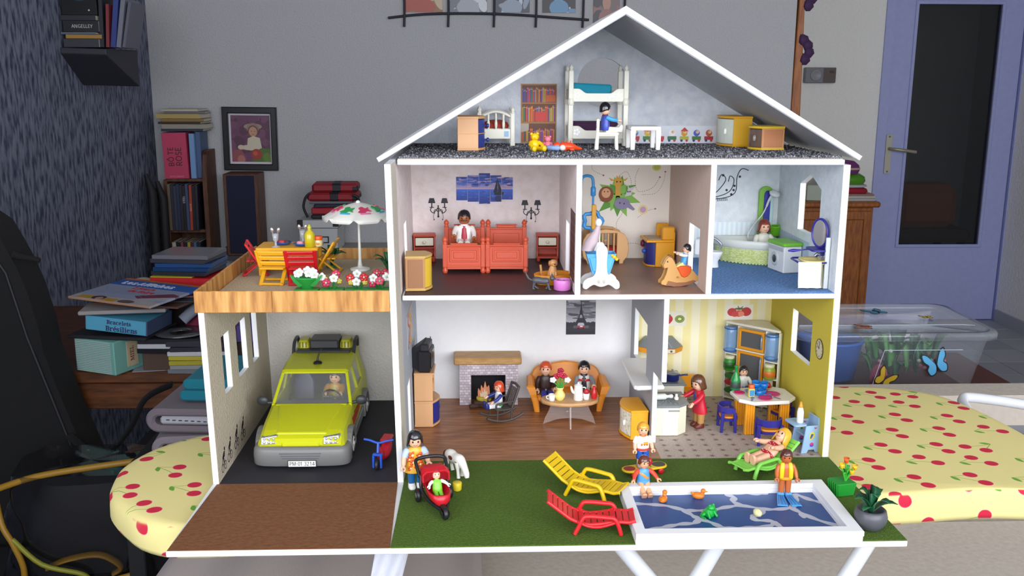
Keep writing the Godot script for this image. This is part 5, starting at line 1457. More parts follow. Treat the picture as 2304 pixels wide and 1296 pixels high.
	part(t, "top_rail", Bd.new().tube([P(-12.5, 48, -23), P(0, 49.6, -23.4), P(12.5, 48, -23)], 1.9, 8), dk)
	figure({"s": 0.78, "hair": "c8441c", "hk": "bob", "top": "d9dde2", "sleeve": "22307e", "belt": "2a9a3a", "bib": "d9dde2", "collar": "eef0f2", "legs": "e6e8ea", "shoes": "20307a", "sit": true, "arm_l": [64, 8], "arm_r": [50, 14], "turn_head": 22}, "red-haired girl in blue and green sitting in the rocking chair", H(122, fy + 20.2 - 18.6, -145), yaw(-68))
	# sofa
	t = thing("toy_sofa", "moulded orange two-seat sofa with flared arms", "sofa", H(221, fy, -200))
	var so := m("e08c24", 0.42)
	var bp := [Q(-46, 20), Q(46, 20)] + curve([Q(52, 36), Q(46, 50), Q(34, 57), Q(22, 58), Q(10, 60), Q(0, 61), Q(-10, 60), Q(-22, 58), Q(-34, 57), Q(-46, 50), Q(-52, 36)], 3)
	b = Bd.new().at(0, 0, -16, -12)
	b.prism(bp, -4, 3, 2, true); part(t, "backrest", b, so)
	part(t, "seat", Bd.new().box(0, 19, 2, 92, 9, 42, 2.4), so)
	for s in [-1, 1]:
		part(t, "arm", Bd.new().loft([PackedVector3Array([P(s * 44, 14, 24), P(s * 50, 14, 24), P(s * 50, 14, -18), P(s * 44, 14, -18)]), PackedVector3Array([P(s * 45, 26, 26), P(s * 54, 26, 26), P(s * 54, 26, -18), P(s * 45, 26, -18)]), PackedVector3Array([P(s * 47, 36, 25), P(s * 59, 37, 25), P(s * 57, 40, -18), P(s * 47, 40, -18)]), PackedVector3Array([P(s * 50, 38.4, 22), P(s * 57, 39, 22), P(s * 55, 42.4, -16), P(s * 50, 42, -16)])], true, false), so)
		part(t, "leg", Bd.new().loft([Bd.ell(0, 4, 3.4, s * 44, 22, 3), Bd.ell(14, 5, 4.4, s * 46, 22, 3), Bd.ell(22, 5.4, 4, s * 48, 22, 3)], true), so)
		part(t, "leg", Bd.new().loft([Bd.ell(0, 4, 3.4, s * 44, -14, 3), Bd.ell(15, 5, 4.4, s * 46, -14, 3)], true), so)
	figure({"hair": "c8502a", "hk": "short", "top": "38221e", "belt": "c8ccd0", "legs": "382a30", "shoes": "2a2a86", "sit": true, "arm_l": [26, 12], "arm_r": [34, 10], "turn_head": -6}, "red-haired figure in dark brown sitting left on the orange sofa", H(190, fy + 24 - 25, -196), yaw(2))
	var man := figure({"hair": "15131a", "hk": "short", "top": "d8d8d4", "sleeve": "80868c", "bib": "1d1f28", "collar": "1a1a22", "belt": "15151c", "legs": "c9c4be", "shoes": "c4252a", "sit": true, "arm_l": [30, 8], "arm_r": [54, 26]}, "black-haired man in white racing overalls sitting right on the orange sofa", H(245, fy + 24 - 25, -197), yaw(-4))
	part(man, "red_chest_band", Bd.new().body([[40.6, 9.6, 6.5], [41, 9.8, 6.7], [43.6, 9.6, 6.5], [44, 9.3, 6.2]], 18), m("c22a34", 0.35))
	# coffee table
	t = thing("coffee_table", "oval wooden coffee table on clear plastic legs before the sofa", "coffee table", H(218, fy, -126))
	b = Bd.new()
	b.loft([Bd.ell(31.8, 38, 22.4), Bd.ell(32.4, 40, 24), Bd.ell(36, 40, 24), Bd.ell(37, 38.8, 22.8)], true)
	part(t, "tabletop", b, grain([[0.0, "b98a58"], [1.0, "c9a06e"]], 0.1, 0.03, P(0.4, 1, 2), 0.35))
	var gl := clear("d9cfc9", 0.1, 0.06)
	part(t, "clear_leg_plate", Bd.new().prism([Q(-36, 0), Q(-31, 2.4), Q(-16, 7.4), Q(0, 9), Q(16, 7.4), Q(31, 2.4), Q(36, 0), Q(33, 10), Q(28, 20), Q(24, 31.6), Q(-24, 31.6), Q(-28, 20), Q(-33, 10)], -0.9, 0.9, 0.2), gl)
	var pl := part(t, "clear_leg_plate", Bd.new().prism([Q(-22, 0), Q(-17, 3), Q(0, 8), Q(17, 3), Q(22, 0), Q(17, 20), Q(14, 31.6), Q(-14, 31.6), Q(-17, 20)], -1.2, 1.2, 0.3), gl)
	pl.rotation_degrees.y = 90
	part(t, "rivet", Bd.new().at(-3, 18, 1).lathe([[1, 0], [1.4, 0.6], [0.2, 1]], 8), m("c9c4be", 0.3))
	var ty := fy + 37.2
	t = thing("toy_vase", "pale yellow vase holding red and white flowers on the coffee table", "vase", H(204, ty, -119))
	part(t, "vase", Bd.new().lathe([[4.4, 0], [5, 0.6], [7.4, 5], [7.4, 8], [4.4, 13], [4.2, 15], [5.8, 18], [5.0, 18.2], [3.4, 15], [0.1, 14]], 20), m("e2d37c", 0.35))
	for q in [[0, 36, 2, "b31e3e"], [-4.6, 33, -1, "b31e3e"], [5, 33, -1, "b31e3e"], [1, 40, -3, "a01a38"], [-9.6, 29, 3, "e9eaf0"], [10, 28.4, 2, "dfe6ea"]]:
		b = Bd.new()
		for i in 5: b.ball(P(q[0] + 2.5 * cos(TAU * i / 5), q[1] + 2.2 * sin(TAU * i / 5), q[2]), 2.3, 2.1, 1.7, 8)
		b.ball(P(q[0], q[1], q[2] + 1.2), 1.5, 1.5, 1.2, 8)
		part(t, "blossom", b, m(q[3], 0.35))
		part(t, "stem", Bd.new().tube([P(0, 15, 0), P(q[0] * 0.5, 22, q[2] * 0.5), P(q[0], q[1] - 2, q[2] - 1)], 0.9, 6), m("2f9a34", 0.4))
	t = thing("toy_jug", "tall white coffee pot in the middle of the coffee table", "coffee pot", H(229, ty, -119))
	part(t, "pot", Bd.new().lathe([[6.0, 0], [6.3, 0.6], [6.1, 10], [5.6, 19], [5.9, 20], [5.2, 20.6], [3, 22], [1.3, 23], [1.4, 24.6], [0.1, 25]], 20).tube(curve([P(-5, 10, 0), P(-8, 12, 0), P(-10, 18, 0), P(-11, 19, 0)], 3), [2.2, 2.1, 2, 1.9, 1.8, 1.7, 1.5, 1.4, 1.3, 1.2], 8), m("e4e2dc", 0.35))
	t.rotation_degrees.y = 10
	part(t, "handle", Bd.new().tube(curve([P(5.4, 17, 0), P(10, 16, 0), P(10, 8, 0), P(5.8, 5, 0)], 4), 0.9, 6), m("e4e2dc", 0.35))
	for q in [[193, -116, "white cup left of the yellow vase"], [240, -120, "white cup holding a red and white treat on the coffee table"]]:
		t = thing("toy_cup", q[2], "cup", H(q[0], ty, q[1]))
		part(t, "cup", Bd.new().lathe([[3.4, 0], [4, 0.6], [4.6, 8.6], [4.2, 9], [3.6, 8.4], [3.4, 1.6], [0.1, 1.4]], 18), m("e6e4de", 0.35))
		part(t, "handle", Bd.new().tube(curve([P(-4, 7, 0), P(-7, 6.4, 0), P(-6.6, 3, 0), P(-3.8, 2.4, 0)], 3), 0.7, 6), m("e6e4de", 0.35))
		if q[0] > 200: part(t, "red_treat", Bd.new().ball(P(0, 11, 0), 3.6, 4.2, 3.6), m("b3242c", 0.4))
	solo("toy_bottle", "small red bottle at the right end of the coffee table", "bottle", Bd.new().lathe([[3.4, 0], [3.8, 0.6], [3.8, 9], [2.6, 12], [2.2, 14], [2.4, 17], [0.1, 17.4]], 16), m("c01e2a", 0.3), H(251, ty, -124))
	# spotted cabinet
	cv = Cv.new(256, 160, Color("e4e0cf"))
	for i in 90: cv.ell(rng.randf() * 256, rng.randf() * 160, 4.5, 6, [Color("c2b078"), Color("b0b088"), Color("cdb48a")][rng.randi() % 3], rng.randf() * 3)
	var dots := pic(cv, 0.4)
	dots.uv1_triplanar = true; dots.uv1_scale = Vector3.ONE * 22
	cabinet("toy_cabinet", "orange-yellow living room cabinet with spotted white bowed door by the kitchen doorway", "cabinet", H(302, fy, -92), -86, 56, 23, 40, "e8a31c", "e8a31c", dots, 1, "e9e9e4")
	kitchen(fy)

func kitchen(fy: float):
	var white := m("e6e3d2", 0.35)
	var grey := m("7d8286", 0.35)
	var org := m("e69a20", 0.36)
	# cooker hood
	var t := thing("cooker_hood", "grey ribbed cooker hood with orange rim on the striped kitchen wall", "cooker hood", H(358, 76, -236))
	var sec := func(y, k, d): return PackedVector3Array([P(-32 * k, y, 0), P(32 * k, y, 0), P(32 * k, y, d * 0.5), P(18 * k, y, d), P(-18 * k, y, d), P(-32 * k, y, d * 0.5)])
	part(t, "rim", Bd.new().loft([sec.call(0.0, 1.0, 30.0), sec.call(7.0, 1.03, 31.0)], true, false), org)
	part(t, "canopy", Bd.new().loft([sec.call(7.2, 1.0, 29.0), sec.call(19.0, 0.62, 17.0)], true, false), grey)
	for i in 6: part(t, "rib", Bd.new().hexa([P(-13 + i * 5.2, 8.6, 27.6), P(-11.6 + i * 5.2, 8.6, 27.6), P(-7 + i * 2.7, 20.6, 14.8), P(-6 + i * 2.7, 20.6, 14.8), P(-13 + i * 5.2, 8.6, 29), P(-11.6 + i * 5.2, 8.6, 29), P(-7 + i * 2.7, 20.6, 16), P(-6 + i * 2.7, 20.6, 16)], 0.2), m("9aa0a4", 0.3))
	part(t, "control_panel", Bd.new().box(13, 4, 31.4, 11, 5.4, 1, 0.3), m("d7c9b4", 0.4))
	part(t, "switch", Bd.new().box(13, 4, 32, 3, 3, 0.6, 0.1), m("555a60", 0.4))
	# cooker at the back, sink unit in front
	t = thing("toy_cooker", "cooker with grey hob behind the kitchen sink unit", "cooker", H(346, fy, -196))
	part(t, "body", Bd.new().box(9, 20, -4, 58, 39.4, 62, 1), white)
	part(t, "hob", Bd.new().box(10, 41, -4, 62, 3, 66, 0.8), grey)
	for q in [[-2, 12], [24, 12], [-2, -18], [24, -18]]: part(t, "ring", Bd.new().at(q[0], 42.4, q[1]).lathe([[6.4, 0], [6.4, 0.5], [5, 0.9], [3, 0.6], [0.1, 0.6]], 20), m("2b2d31", 0.4))
	part(t, "yellow_knob", Bd.new().box(39.4, 33, 10, 3, 6, 7, 0.6), org)
	part(t, "oven_door", Bd.new().box(38.4, 18, -4, 1.2, 26, 40, 0.4), m("4a4e54", 0.2))
	t = thing("toy_pot", "dark blue cooking pot with clear lid on the hob", "pot", H(369, fy + 43.4, -182))
	part(t, "pot", Bd.new().lathe([[8, 0], [9.4, 0.8], [9.8, 9], [10.4, 9.6], [9.4, 10], [8.8, 2], [0.1, 1.6]], 20), m("1c2668", 0.3))
	part(t, "lid", Bd.new().lathe([[9.4, 10.2], [7.6, 12.4], [3, 13.6], [1.2, 14], [1.6, 16], [0.1, 16.6]], 18), m("9aa0a8", 0.2, 0.6))
	part(t, "handle", Bd.new().tube([P(10, 7, 0), P(18, 8, 0), P(22, 8, 0)], 1.3, 8), m("1c2668", 0.3))
	solo("toy_kettle", "silver kettle at the back of the hob", "kettle", Bd.new().lathe([[7, 0], [8, 1], [8.4, 6], [6, 11], [2.4, 12.6], [1.2, 13], [1.6, 15], [0.1, 15.6]], 18).tube(curve([P(-7, 8, 0), P(-6, 18, 0), P(6, 18, 0), P(7, 8, 0)], 4), 0.9, 6), m("8d9298", 0.25, 0.7), H(360, fy + 43.4, -214))
	t = thing("sink_unit", "cream sink unit with slanted corner and grey drainer top beside the doorway", "kitchen unit", H(349, fy, -106))
	var up := Transform3D(Basis(Vector3.RIGHT, P(0, 0, -1), Vector3.UP), Vector3.ZERO)
	var o := [Q(-23, -28), Q(-14, -29), Q(8, -29), Q(21, -17), Q(21, 29), Q(-23, 29)]
	var b := Bd.new(); b.x = up; b.prism(o, 0.3, 39, 0.6); part(t, "body", b, m("e9e8cf", 0.35))
	b = Bd.new(); b.x = up
	b.prism([Q(-24.5, -30), Q(-14, -31), Q(9, -31), Q(24, -18), Q(24, 29), Q(-24.5, 29)], 39.2, 42.4, 0.8); part(t, "worktop", b, grey)
	part(t, "basin", Bd.new().prism(holed(rrect(0, 0, 30, 24, 4), rrect(0, 0, 26, 20, 3)), 0, 1.2, 0.4), m("5a5f63", 0.35))
	(t.get_child(t.get_child_count() - 1) as Node3D).transform = Transform3D(Basis(Vector3.RIGHT, -PI / 2), P(-0.003, 0.0424, -0.006))
	for i in 5: part(t, "drainer_rib", Bd.new().tube([P(-14 + i * 6, 42.8, 22), P(-8 + i * 3, 42.8, 10)], 0.6, 6), m("858a8e", 0.35))
	part(t, "front_panel", Bd.new().box(-3, 19, 29.2, 20, 36, 0.8, 0.3), m("efeede", 0.35))
	part(t, "handle_slot", Bd.new().box(2, 35, 29.8, 15, 2.2, 1, 0.4), m("8d9086", 0.4))
	part(t, "bevel_handle", Bd.new().box(22.6, 28, -4, 2.2, 3, 22, 0.6), m("8d9086", 0.4))
	t = thing("toy_bottle", "white bottle lying on the grey drainer", "bottle", H(341, fy + 47.0, -100))
	part(t, "body", Bd.new().at(0, 0, 0, 0, 6, -90).lathe([[3.6, -12], [4.2, -11], [4.2, 2], [2.2, 5], [2.2, 8], [2.8, 9], [2.8, 12], [1.6, 13]], 14), m("d9dcd4", 0.3))
	t = thing("toy_bottle", "small cream bottle upright behind the lying white one", "bottle", H(358, fy + 43.2, -98))
	part(t, "body", Bd.new().lathe([[2.6, 0], [3, 0.6], [3, 3], [1.6, 5], [2, 7], [1.4, 8]], 12), m("e3e2da", 0.3))
	figure({"hair": "5e3620", "hk": "bob", "top": "c01a30", "bib": "3b4c86", "skirt": 20.0, "legs": "b5894e", "shoes": "6a2a1c", "arm_l": [64, 6], "arm_r": [52, 10], "turn_head": 16, "nod": 4.0, "lean": 6.0, "s": 1.07}, "brown-haired woman in red jacket standing at the kitchen sink", H(393, fy, -112), yaw(-72))
	# yellow chair behind her
	t = thing("toy_chair", "yellow kitchen chair with white legs behind the woman in red", "chair", H(402, fy, -205), 14)
	part(t, "backrest", Bd.new().prism(rrect(0, 31, 32, 20, 3), -13, -9, 0.8), org)
	part(t, "seat", Bd.new().box(0, 21, 0, 30, 3, 28, 0.8), org)
	for q in [[-1, 1], [1, 1], [-1, -1], [1, -1]]: part(t, "leg", Bd.new().tube([P(q[0] * 15, 0, q[1] * 13), P(q[0] * 12, 20, q[1] * 10)], 1.6, 8), m("e4e4dc", 0.35))
	# corner cupboard with fridge
	t = thing("corner_cupboard", "tall white corner cupboard with orange-framed grey fridge doors and blue glass cylinders", "cupboard", H(485, fy, -198.5), -45)
	b = Bd.new(); b.x = up
	b.prism([Q(-43, 0), Q(43, 0), Q(43, 3), Q(6, 37), Q(-6, 37), Q(-43, 3)], 114.5, 118, 0.6); part(t, "top_board", b, white)
	part(t, "back_panel", Bd.new().box(0, 57, -12, 60, 114, 2, 0.2), white)
	for s in [-1, 1]:
		part(t, "side_panel", Bd.new().box(s * 42, 57, -3.5, 2, 114, 6, 0.4), white)
		part(t, "divider", Bd.new().box(s * 22, 57, -5, 2, 114, 12, 0.4), white)
		for y in [4, 46, 71]: part(t, "shelf", Bd.new().box(s * 32, y, -4, 19, 2, 12, 0.4), white)
		part(t, "glass_cylinder", Bd.new().at(s * 33, 76, 3).lathe([[8.4, 0], [8.8, 1], [8.8, 35], [8.4, 36]], 22), clear("7fb4ec", 0.4, 0.08))
		var cy: Node3D = t.get_child(t.get_child_count() - 1)
		for i in 2: part(cy, "hoop", Bd.new().at(s * 33, 77 + 33 * i, 3).lathe([[9.2, -1], [9.4, 0], [9.2, 1], [8.6, 1], [8.6, -1], [9.2, -1]], 22, false), m("2c62b0", 0.25))
	for q in [[82, 112, "upper_fridge_door"], [22, 79, "lower_fridge_door"]]:
		var fr := part(t, q[2], Bd.new().prism(holed(rect(-20.5, q[0], 20.5, q[1]), rect(-16, q[0] + 4, 16, q[1] - 4)), 0, 3.6, 0.8), org)
		part(fr, "grey_panel", Bd.new().box(0, (q[0] + q[1]) / 2.0, 1.4, 33, q[1] - q[0] - 7, 2.4, 0.3), m("5c5e60", 0.3))
		part(fr, "handle", Bd.new().tube(curve([P(18, q[0] + 6.0, 3), P(18.6, q[0] + 8.0, 7), P(18.6, q[1] - 8.0, 7), P(18, q[1] - 6.0, 3)], 3), 1.1, 8), m("8fa4c4", 0.25, 0.3))
	part(t, "plinth", Bd.new().box(0, 11, 0, 42, 20, 3, 0.5), white)
	part(t, "shelf_ledge", Bd.new().box(0, 80.6, 1, 46, 2, 8, 0.5), white)
	# little packets in the left compartments
	for q in [[38, "2f6a34"], [28, "a02430"], [16, "26622e"]]: part(t, "packet", Bd.new().prism(oval(-32, q[0], 7.4, 4.2, 14), -2, 4, 0.8), m(q[1], 0.4))
	for q in [[-32, 47.2, "2f8a2c", "storage jar with green label and pale lid on the cupboard's left shelf", "1e5a1c"], [32, 47.2, "93a63c", "storage jar with green and orange label on the cupboard's right shelf", "d8762c"]]:
		var p := Transform3D(Basis(Vector3.UP, deg_to_rad(-45)), H(485, fy, -198.5)) * (P(q[0], q[1], 4) * 0.001)
		var j := thing("storage_jar", q[3], "jar", p, -45)
		part(j, "jar", Bd.new().lathe([[7, 0], [8, 1], [8.2, 8], [8.2, 14], [7, 17], [6.4, 18]], 20), m(q[2], 0.3))
		part(j, "label", Bd.new().lathe([[8.3, 4], [8.5, 4.2], [8.5, 12], [8.3, 12.2]], 20, false), m(q[4], 0.4))
		part(j, "lid", Bd.new().lathe([[6.8, 17.6], [7.2, 18.4], [7.2, 21.4], [6.4, 22], [0.1, 22]], 20), m("d9d8b4", 0.4))
	# dining table
	t = thing("dining_table", "white eight-sided kitchen table on ribbed orange legs", "table", H(475, fy, -101), 6)
	b = Bd.new(); b.x = up
	b.prism([Q(-39, -16), Q(-24, -31), Q(24, -31), Q(39, -16), Q(39, 18), Q(26, 30), Q(-26, 30), Q(-39, 18)], 44, 49, 1)
	part(t, "tabletop", b, m("e9e6de", 0.35))
	for s in [-1, 1]:
		for z in [-19, 17]:
			var lg := part(t, "leg", Bd.new().box(s * 24, 22, z, 13, 43.4, 5, 0.5), org)
			for i in 4: part(lg, "rib", Bd.new().tube([P(s * 24 - 5 + i * 3.3, 0.6, z + 2.6), P(s * 24 - 5 + i * 3.3, 43.4, z + 2.6)], 1.2, 6), org)
	var ty := fy + 49.3
	# blue tub chairs
	var c := thing("tub_chair", "blue tub chair with orange seat at the front of the kitchen table", "chair", H(469, fy, -49), 176, "blue tub chairs round the kitchen table")
	var blu := m("2f2a84", 0.36)
	var ring := []
	for i in 15:
		var a := deg_to_rad(-200 + 220.0 * i / 14)
		ring.append(P(15.4 * cos(a), 33 - 1.5 * absf(sin(a / 2)), 14 * sin(a)))
	b = Bd.new()
	var outer := []
	for i in 19:
		var a := deg_to_rad(180 + 180.0 * i / 18)
		outer.append([16.5 * cos(a), 15 * sin(a), 14.4 * cos(a), 13 * sin(a), 27.0 - 1.0 * sin(PI * i / 18.0)])
	var R := []
	for q in outer: R.append(PackedVector3Array([P(q[0], q[4], q[1]), P(q[0], 35, q[1]), P(q[2], 35, q[3]), P(q[2], q[4], q[3])]))
	R.push_front(PackedVector3Array([P(-16.5, 28, 6), P(-16.5, 34, 6), P(-14.4, 34, 6), P(-14.4, 28, 6)]))
	R.append(PackedVector3Array([P(16.5, 28, 6), P(16.5, 34, 6), P(14.4, 34, 6), P(14.4, 28, 6)]))
	b.loft(R, true, false)
	part(c, "backrest", b, blu)
	for q in [[-1, 1], [1, 1], [-1, -1], [1, -1]]: part(c, "leg", Bd.new().hexa([P(q[0] * 14 - 1.8, 0, q[1] * 9 - 2 - 1.8), P(q[0] * 14 + 1.8, 0, q[1] * 9 - 2 - 1.8), P(q[0] * 14.6 - 2.2, 28, q[1] * 8 - 2 - 2.2), P(q[0] * 14.6 + 2.2, 28, q[1] * 8 - 2 - 2.2), P(q[0] * 14 - 1.8, 0, q[1] * 9 - 2 + 1.8), P(q[0] * 14 + 1.8, 0, q[1] * 9 - 2 + 1.8), P(q[0] * 14.6 - 2.2, 28, q[1] * 8 - 2 + 2.2), P(q[0] * 14.6 + 2.2, 28, q[1] * 8 - 2 + 2.2)], 0.6), blu)
	part(c, "seat_frame", Bd.new().body([[16, 14.4, 12.6, 0, -1, 2.6], [19.4, 15, 13, 0, -1, 2.6]], 20), blu)
	part(c, "seat", Bd.new().body([[19.5, 12.6, 11, 0, -1, 2.6], [21, 13, 11.4, 0, -1, 2.6], [21.6, 12, 10.6, 0, -1, 2.6]], 20), m("e08a1c", 0.36))
	dup(c, "blue tub chair with orange seat at the table end near the woman in red", H(430, fy, -101), 86)
	dup(c, "blue tub chair at the table end next to the olive wall", H(505, fy, -118), -70)
	# the child behind the table
	figure({"s": 0.74, "hair": "1d141a", "hk": "short", "top": "e6e6e0", "bib": "dfe4dc", "legs": "3a4c86", "sit": true, "arm_l": [50, 10], "arm_r": [50, 10]}, "dark-haired child in white sitting behind the kitchen table", H(462, fy + 22, -152), yaw(4))
	t = thing("toy_stool", "blue stool under the child behind the kitchen table", "stool", H(462, fy, -152))
	part(t, "seat", Bd.new().body([[35.5, 9, 9], [38, 10, 10], [40.3, 9.4, 9.4]], 18), blu)
	for q in [[-1, 1], [1, 1], [-1, -1], [1, -1]]: part(t, "leg", Bd.new().tube([P(q[0] * 8, 0, q[1] * 8), P(q[0] * 5, 36, q[1] * 5)], 1.4, 8), blu)
	# table ware
	for q in [[444, -104, "pink plate at the left end of the kitchen table", 7.4], [472, -80, "pink plate at the front of the kitchen table", 9.4], [487, -97, "pink plate at the right side of the kitchen table", 9.8]]:
		solo("toy_plate", q[2], "plate", Bd.new().lathe([[4, 0], [q[3] * 0.7, 0.3], [q[3], 1.8], [q[3] - 0.5, 2.2], [q[3] * 0.68, 1], [0.1, 0.9]], 26), m("d2286c", 0.32), H(q[0], ty, q[1]), 0, "pink plates on the kitchen table")
	t = thing("wine_bottle", "tall green bottle with dark label at the table's back left corner", "bottle", H(443, ty, -121))
	part(t, "bottle", Bd.new().lathe([[6, 0], [6.6, 0.8], [6.6, 13], [5.4, 17], [2.5, 24], [2.3, 31], [2.7, 31.4], [2.7, 33.4], [1.6, 33.8]], 20), m("1f8a44", 0.18))
	part(t, "label", Bd.new().lathe([[6.7, 3], [6.85, 3.2], [6.85, 11], [6.7, 11.2]], 20, false), m("3a4a44", 0.5))
	t = thing("toy_carton", "orange-capped juice bottle on the kitchen table", "carton", H(456, ty, -90))
	part(t, "carton", Bd.new().box(0, 6, 0, 8, 12, 7, 0.8), m("d9c35c", 0.4))
	part(t, "print", Bd.new().box(0, 6, 3.6, 6, 8, 0.5, 0.1), m("3a86b8", 0.4))
	part(t, "cap", Bd.new().body([[12, 3.8, 3.4, 0, 0, 3], [16, 3.8, 3.4, 0, 0, 3], [17, 3.2, 2.8, 0, 0, 3]], 14), m("e2541c", 0.36))
	t = thing("blue_dish", "heap of bright blue dishes in the middle of the kitchen table", "dishes", H(470, ty, -107))
	for q in [[-6, 0, 2, 0], [4, 0, 4, 20], [9, 6, -4, 0], [-2, 7, -4, 40], [-1, 0.4, 9, 0]]:
		part(t, "dish", Bd.new().at(q[0], q[1], q[2], 8, q[3], 6).lathe([[4.4, 0], [5.4, 0.8], [6.2, 7], [5.6, 7.2], [4.8, 1.6], [0.1, 1.2]], 18), m("1e74c4", 0.3))
	part(t, "tray", Bd.new().box(0, 0.7, 1, 30, 1.2, 24, 0.5), m("5f86b0", 0.3))
	for q in [[454, -77, -20, "grey toy knife left of the front pink plate"], [488, -83, 36, "grey toy knife right of the front pink plate"]]:
		solo("toy_knife", q[3], "knife", Bd.new().box(0, 0.6, 0, 1.6, 1, 13, 0.3).body([[0.3, 2.2, 3, 0, -7], [1.3, 2.0, 2.8, 0, -7]], 12), m("7d8286", 0.3, 0.5), H(q[0], ty, q[1]), q[2])
	t = thing("fruit_bowl", "bowl with red apple and orange behind the blue dishes", "bowl", H(484, ty, -121))
	part(t, "bowl", Bd.new().lathe([[4, 0], [8.4, 3], [9, 4.4], [8, 4], [3.6, 1.2], [0.1, 1]], 20), m("b8742c", 0.4))
	for q in [[3, 6.6, 2, "b01c28"], [-3.6, 6.4, 1, "d8882c"], [0, 6.6, -4, "b8a22c"]]: part(t, "fruit", Bd.new().ball(P(q[0], q[1], q[2]), 4.0), m(q[3], 0.3))
	# high chair
	t = thing("high_chair", "pale blue high chair with bird stickers at the kitchen's front right", "high chair", H(510, fy, -27), -78)
	var pb := m("93b4d4", 0.38)
	for s in [-1, 1]:
		var sp := part(t, "side_panel", Bd.new().prism([Q(-15, 0), Q(-7, 0), Q(-5, 4), Q(3, 4), Q(5, 0), Q(13, 0), Q(10, 20), Q(8, 36), Q(-12, 36), Q(-13, 18)], -1.2, 1.2, 0.5), pb)
		sp.transform = Transform3D(Basis(Vector3.UP, -PI / 2), P(s * 0.0125, 0, 0))
		part(sp, "bird_sticker", Bd.new().prism(curve([Q(-4, 26), Q(-1, 28), Q(2, 26), Q(3, 21), Q(1, 17), Q(-1, 19), Q(-4, 21)], 4, true), -1.4, 1.4, 0), m("d8c23a", 0.4))
		part(sp, "bird_wing", Bd.new().prism(curve([Q(-2.6, 24.6), Q(0.6, 25), Q(1.6, 20), Q(0, 19.4)], 4, true), -1.6, 1.6, 0), m("2c5c9a", 0.4))
		part(sp, "ball_sticker", Bd.new().prism(oval(-1, 11, 2.8, 3, 16), -1.4, 1.4, 0), m("5a4cb8", 0.4))
		part(sp, "pink_half", Bd.new().prism(oval(-1, 11.2, 2.8, 2.8, 10, 0, 180), -1.6, 1.6, 0), m("cf3f7a", 0.4))
		part(sp, "red_flag", Bd.new().prism([Q(-8, 33), Q(-3, 34), Q(-4, 31.4)], -1.4, 1.4, 0), m("c43a5a", 0.4))
	part(t, "seat", Bd.new().box(0, 22, -2, 24, 2.4, 20, 0.6), pb)
	part(t, "backrest", Bd.new().box(0, 34, -11, 24, 22, 2.4, 0.8), pb)
	part(t, "tray", Bd.new().prism(rrect(0, 0, 28, 18, 4), -1.2, 1.2, 0.6), pb)
	(t.get_child(t.get_child_count() - 1) as Node3D).transform = Transform3D(Basis(Vector3.RIGHT, PI / 2), P(0, 0.0372, 0.015))
	t = thing("baby_bottle", "white bottle with orange spout on the high chair's tray", "bottle", H(499, fy + 38.6, -20))
	part(t, "bottle", Bd.new().lathe([[3.6, 0], [4.2, 0.8], [4.2, 14], [3, 19], [2.4, 20]], 18), m("ecebe6", 0.3))
	part(t, "spout", Bd.new().lathe([[2.6, 20], [2.8, 22], [1.7, 24], [1.5, 27], [0.2, 27.6]], 14), m("e0901c", 0.36))
	# clock on the olive wall
	t = thing("wall_clock", "round white clock with black hands on the olive kitchen wall", "clock", H(522.8, 131, -34), -90)
	part(t, "rim", Bd.new().prism(holed(oval(0, 0, 13, 13, 36), oval(0, 0, 12, 12, 36)), 0.2, 1.0, 0.2), m("2a2620", 0.4))
	var face := part(t, "dial", Bd.new().prism(oval(0, 0, 12.4, 12.4, 36), 0.2, 0.6, 0), m("d6cfae", 0.5))
	var i12 := 0
	for s in ["12", "1", "2", "3", "4", "5", "6", "7", "8", "9", "10", "11"]:
		var a := TAU * i12 / 12.0
		lettering(face, s, m("2a2620", 0.5), 2.4, P(9.4 * sin(a), 9.4 * cos(a), 0.65))
		i12 += 1
	part(t, "hour_hand", Bd.new().at(0, 0, 0, 0, 0, 62).box(0, 3.4, 0.9, 1, 7, 0.3, 0.1), m("1d1a16", 0.4))
	part(t, "minute_hand", Bd.new().at(0, 0, 0, 0, 0, -4).box(0, 4.6, 1.1, 0.8, 9.4, 0.3, 0.1), m("1d1a16", 0.4))

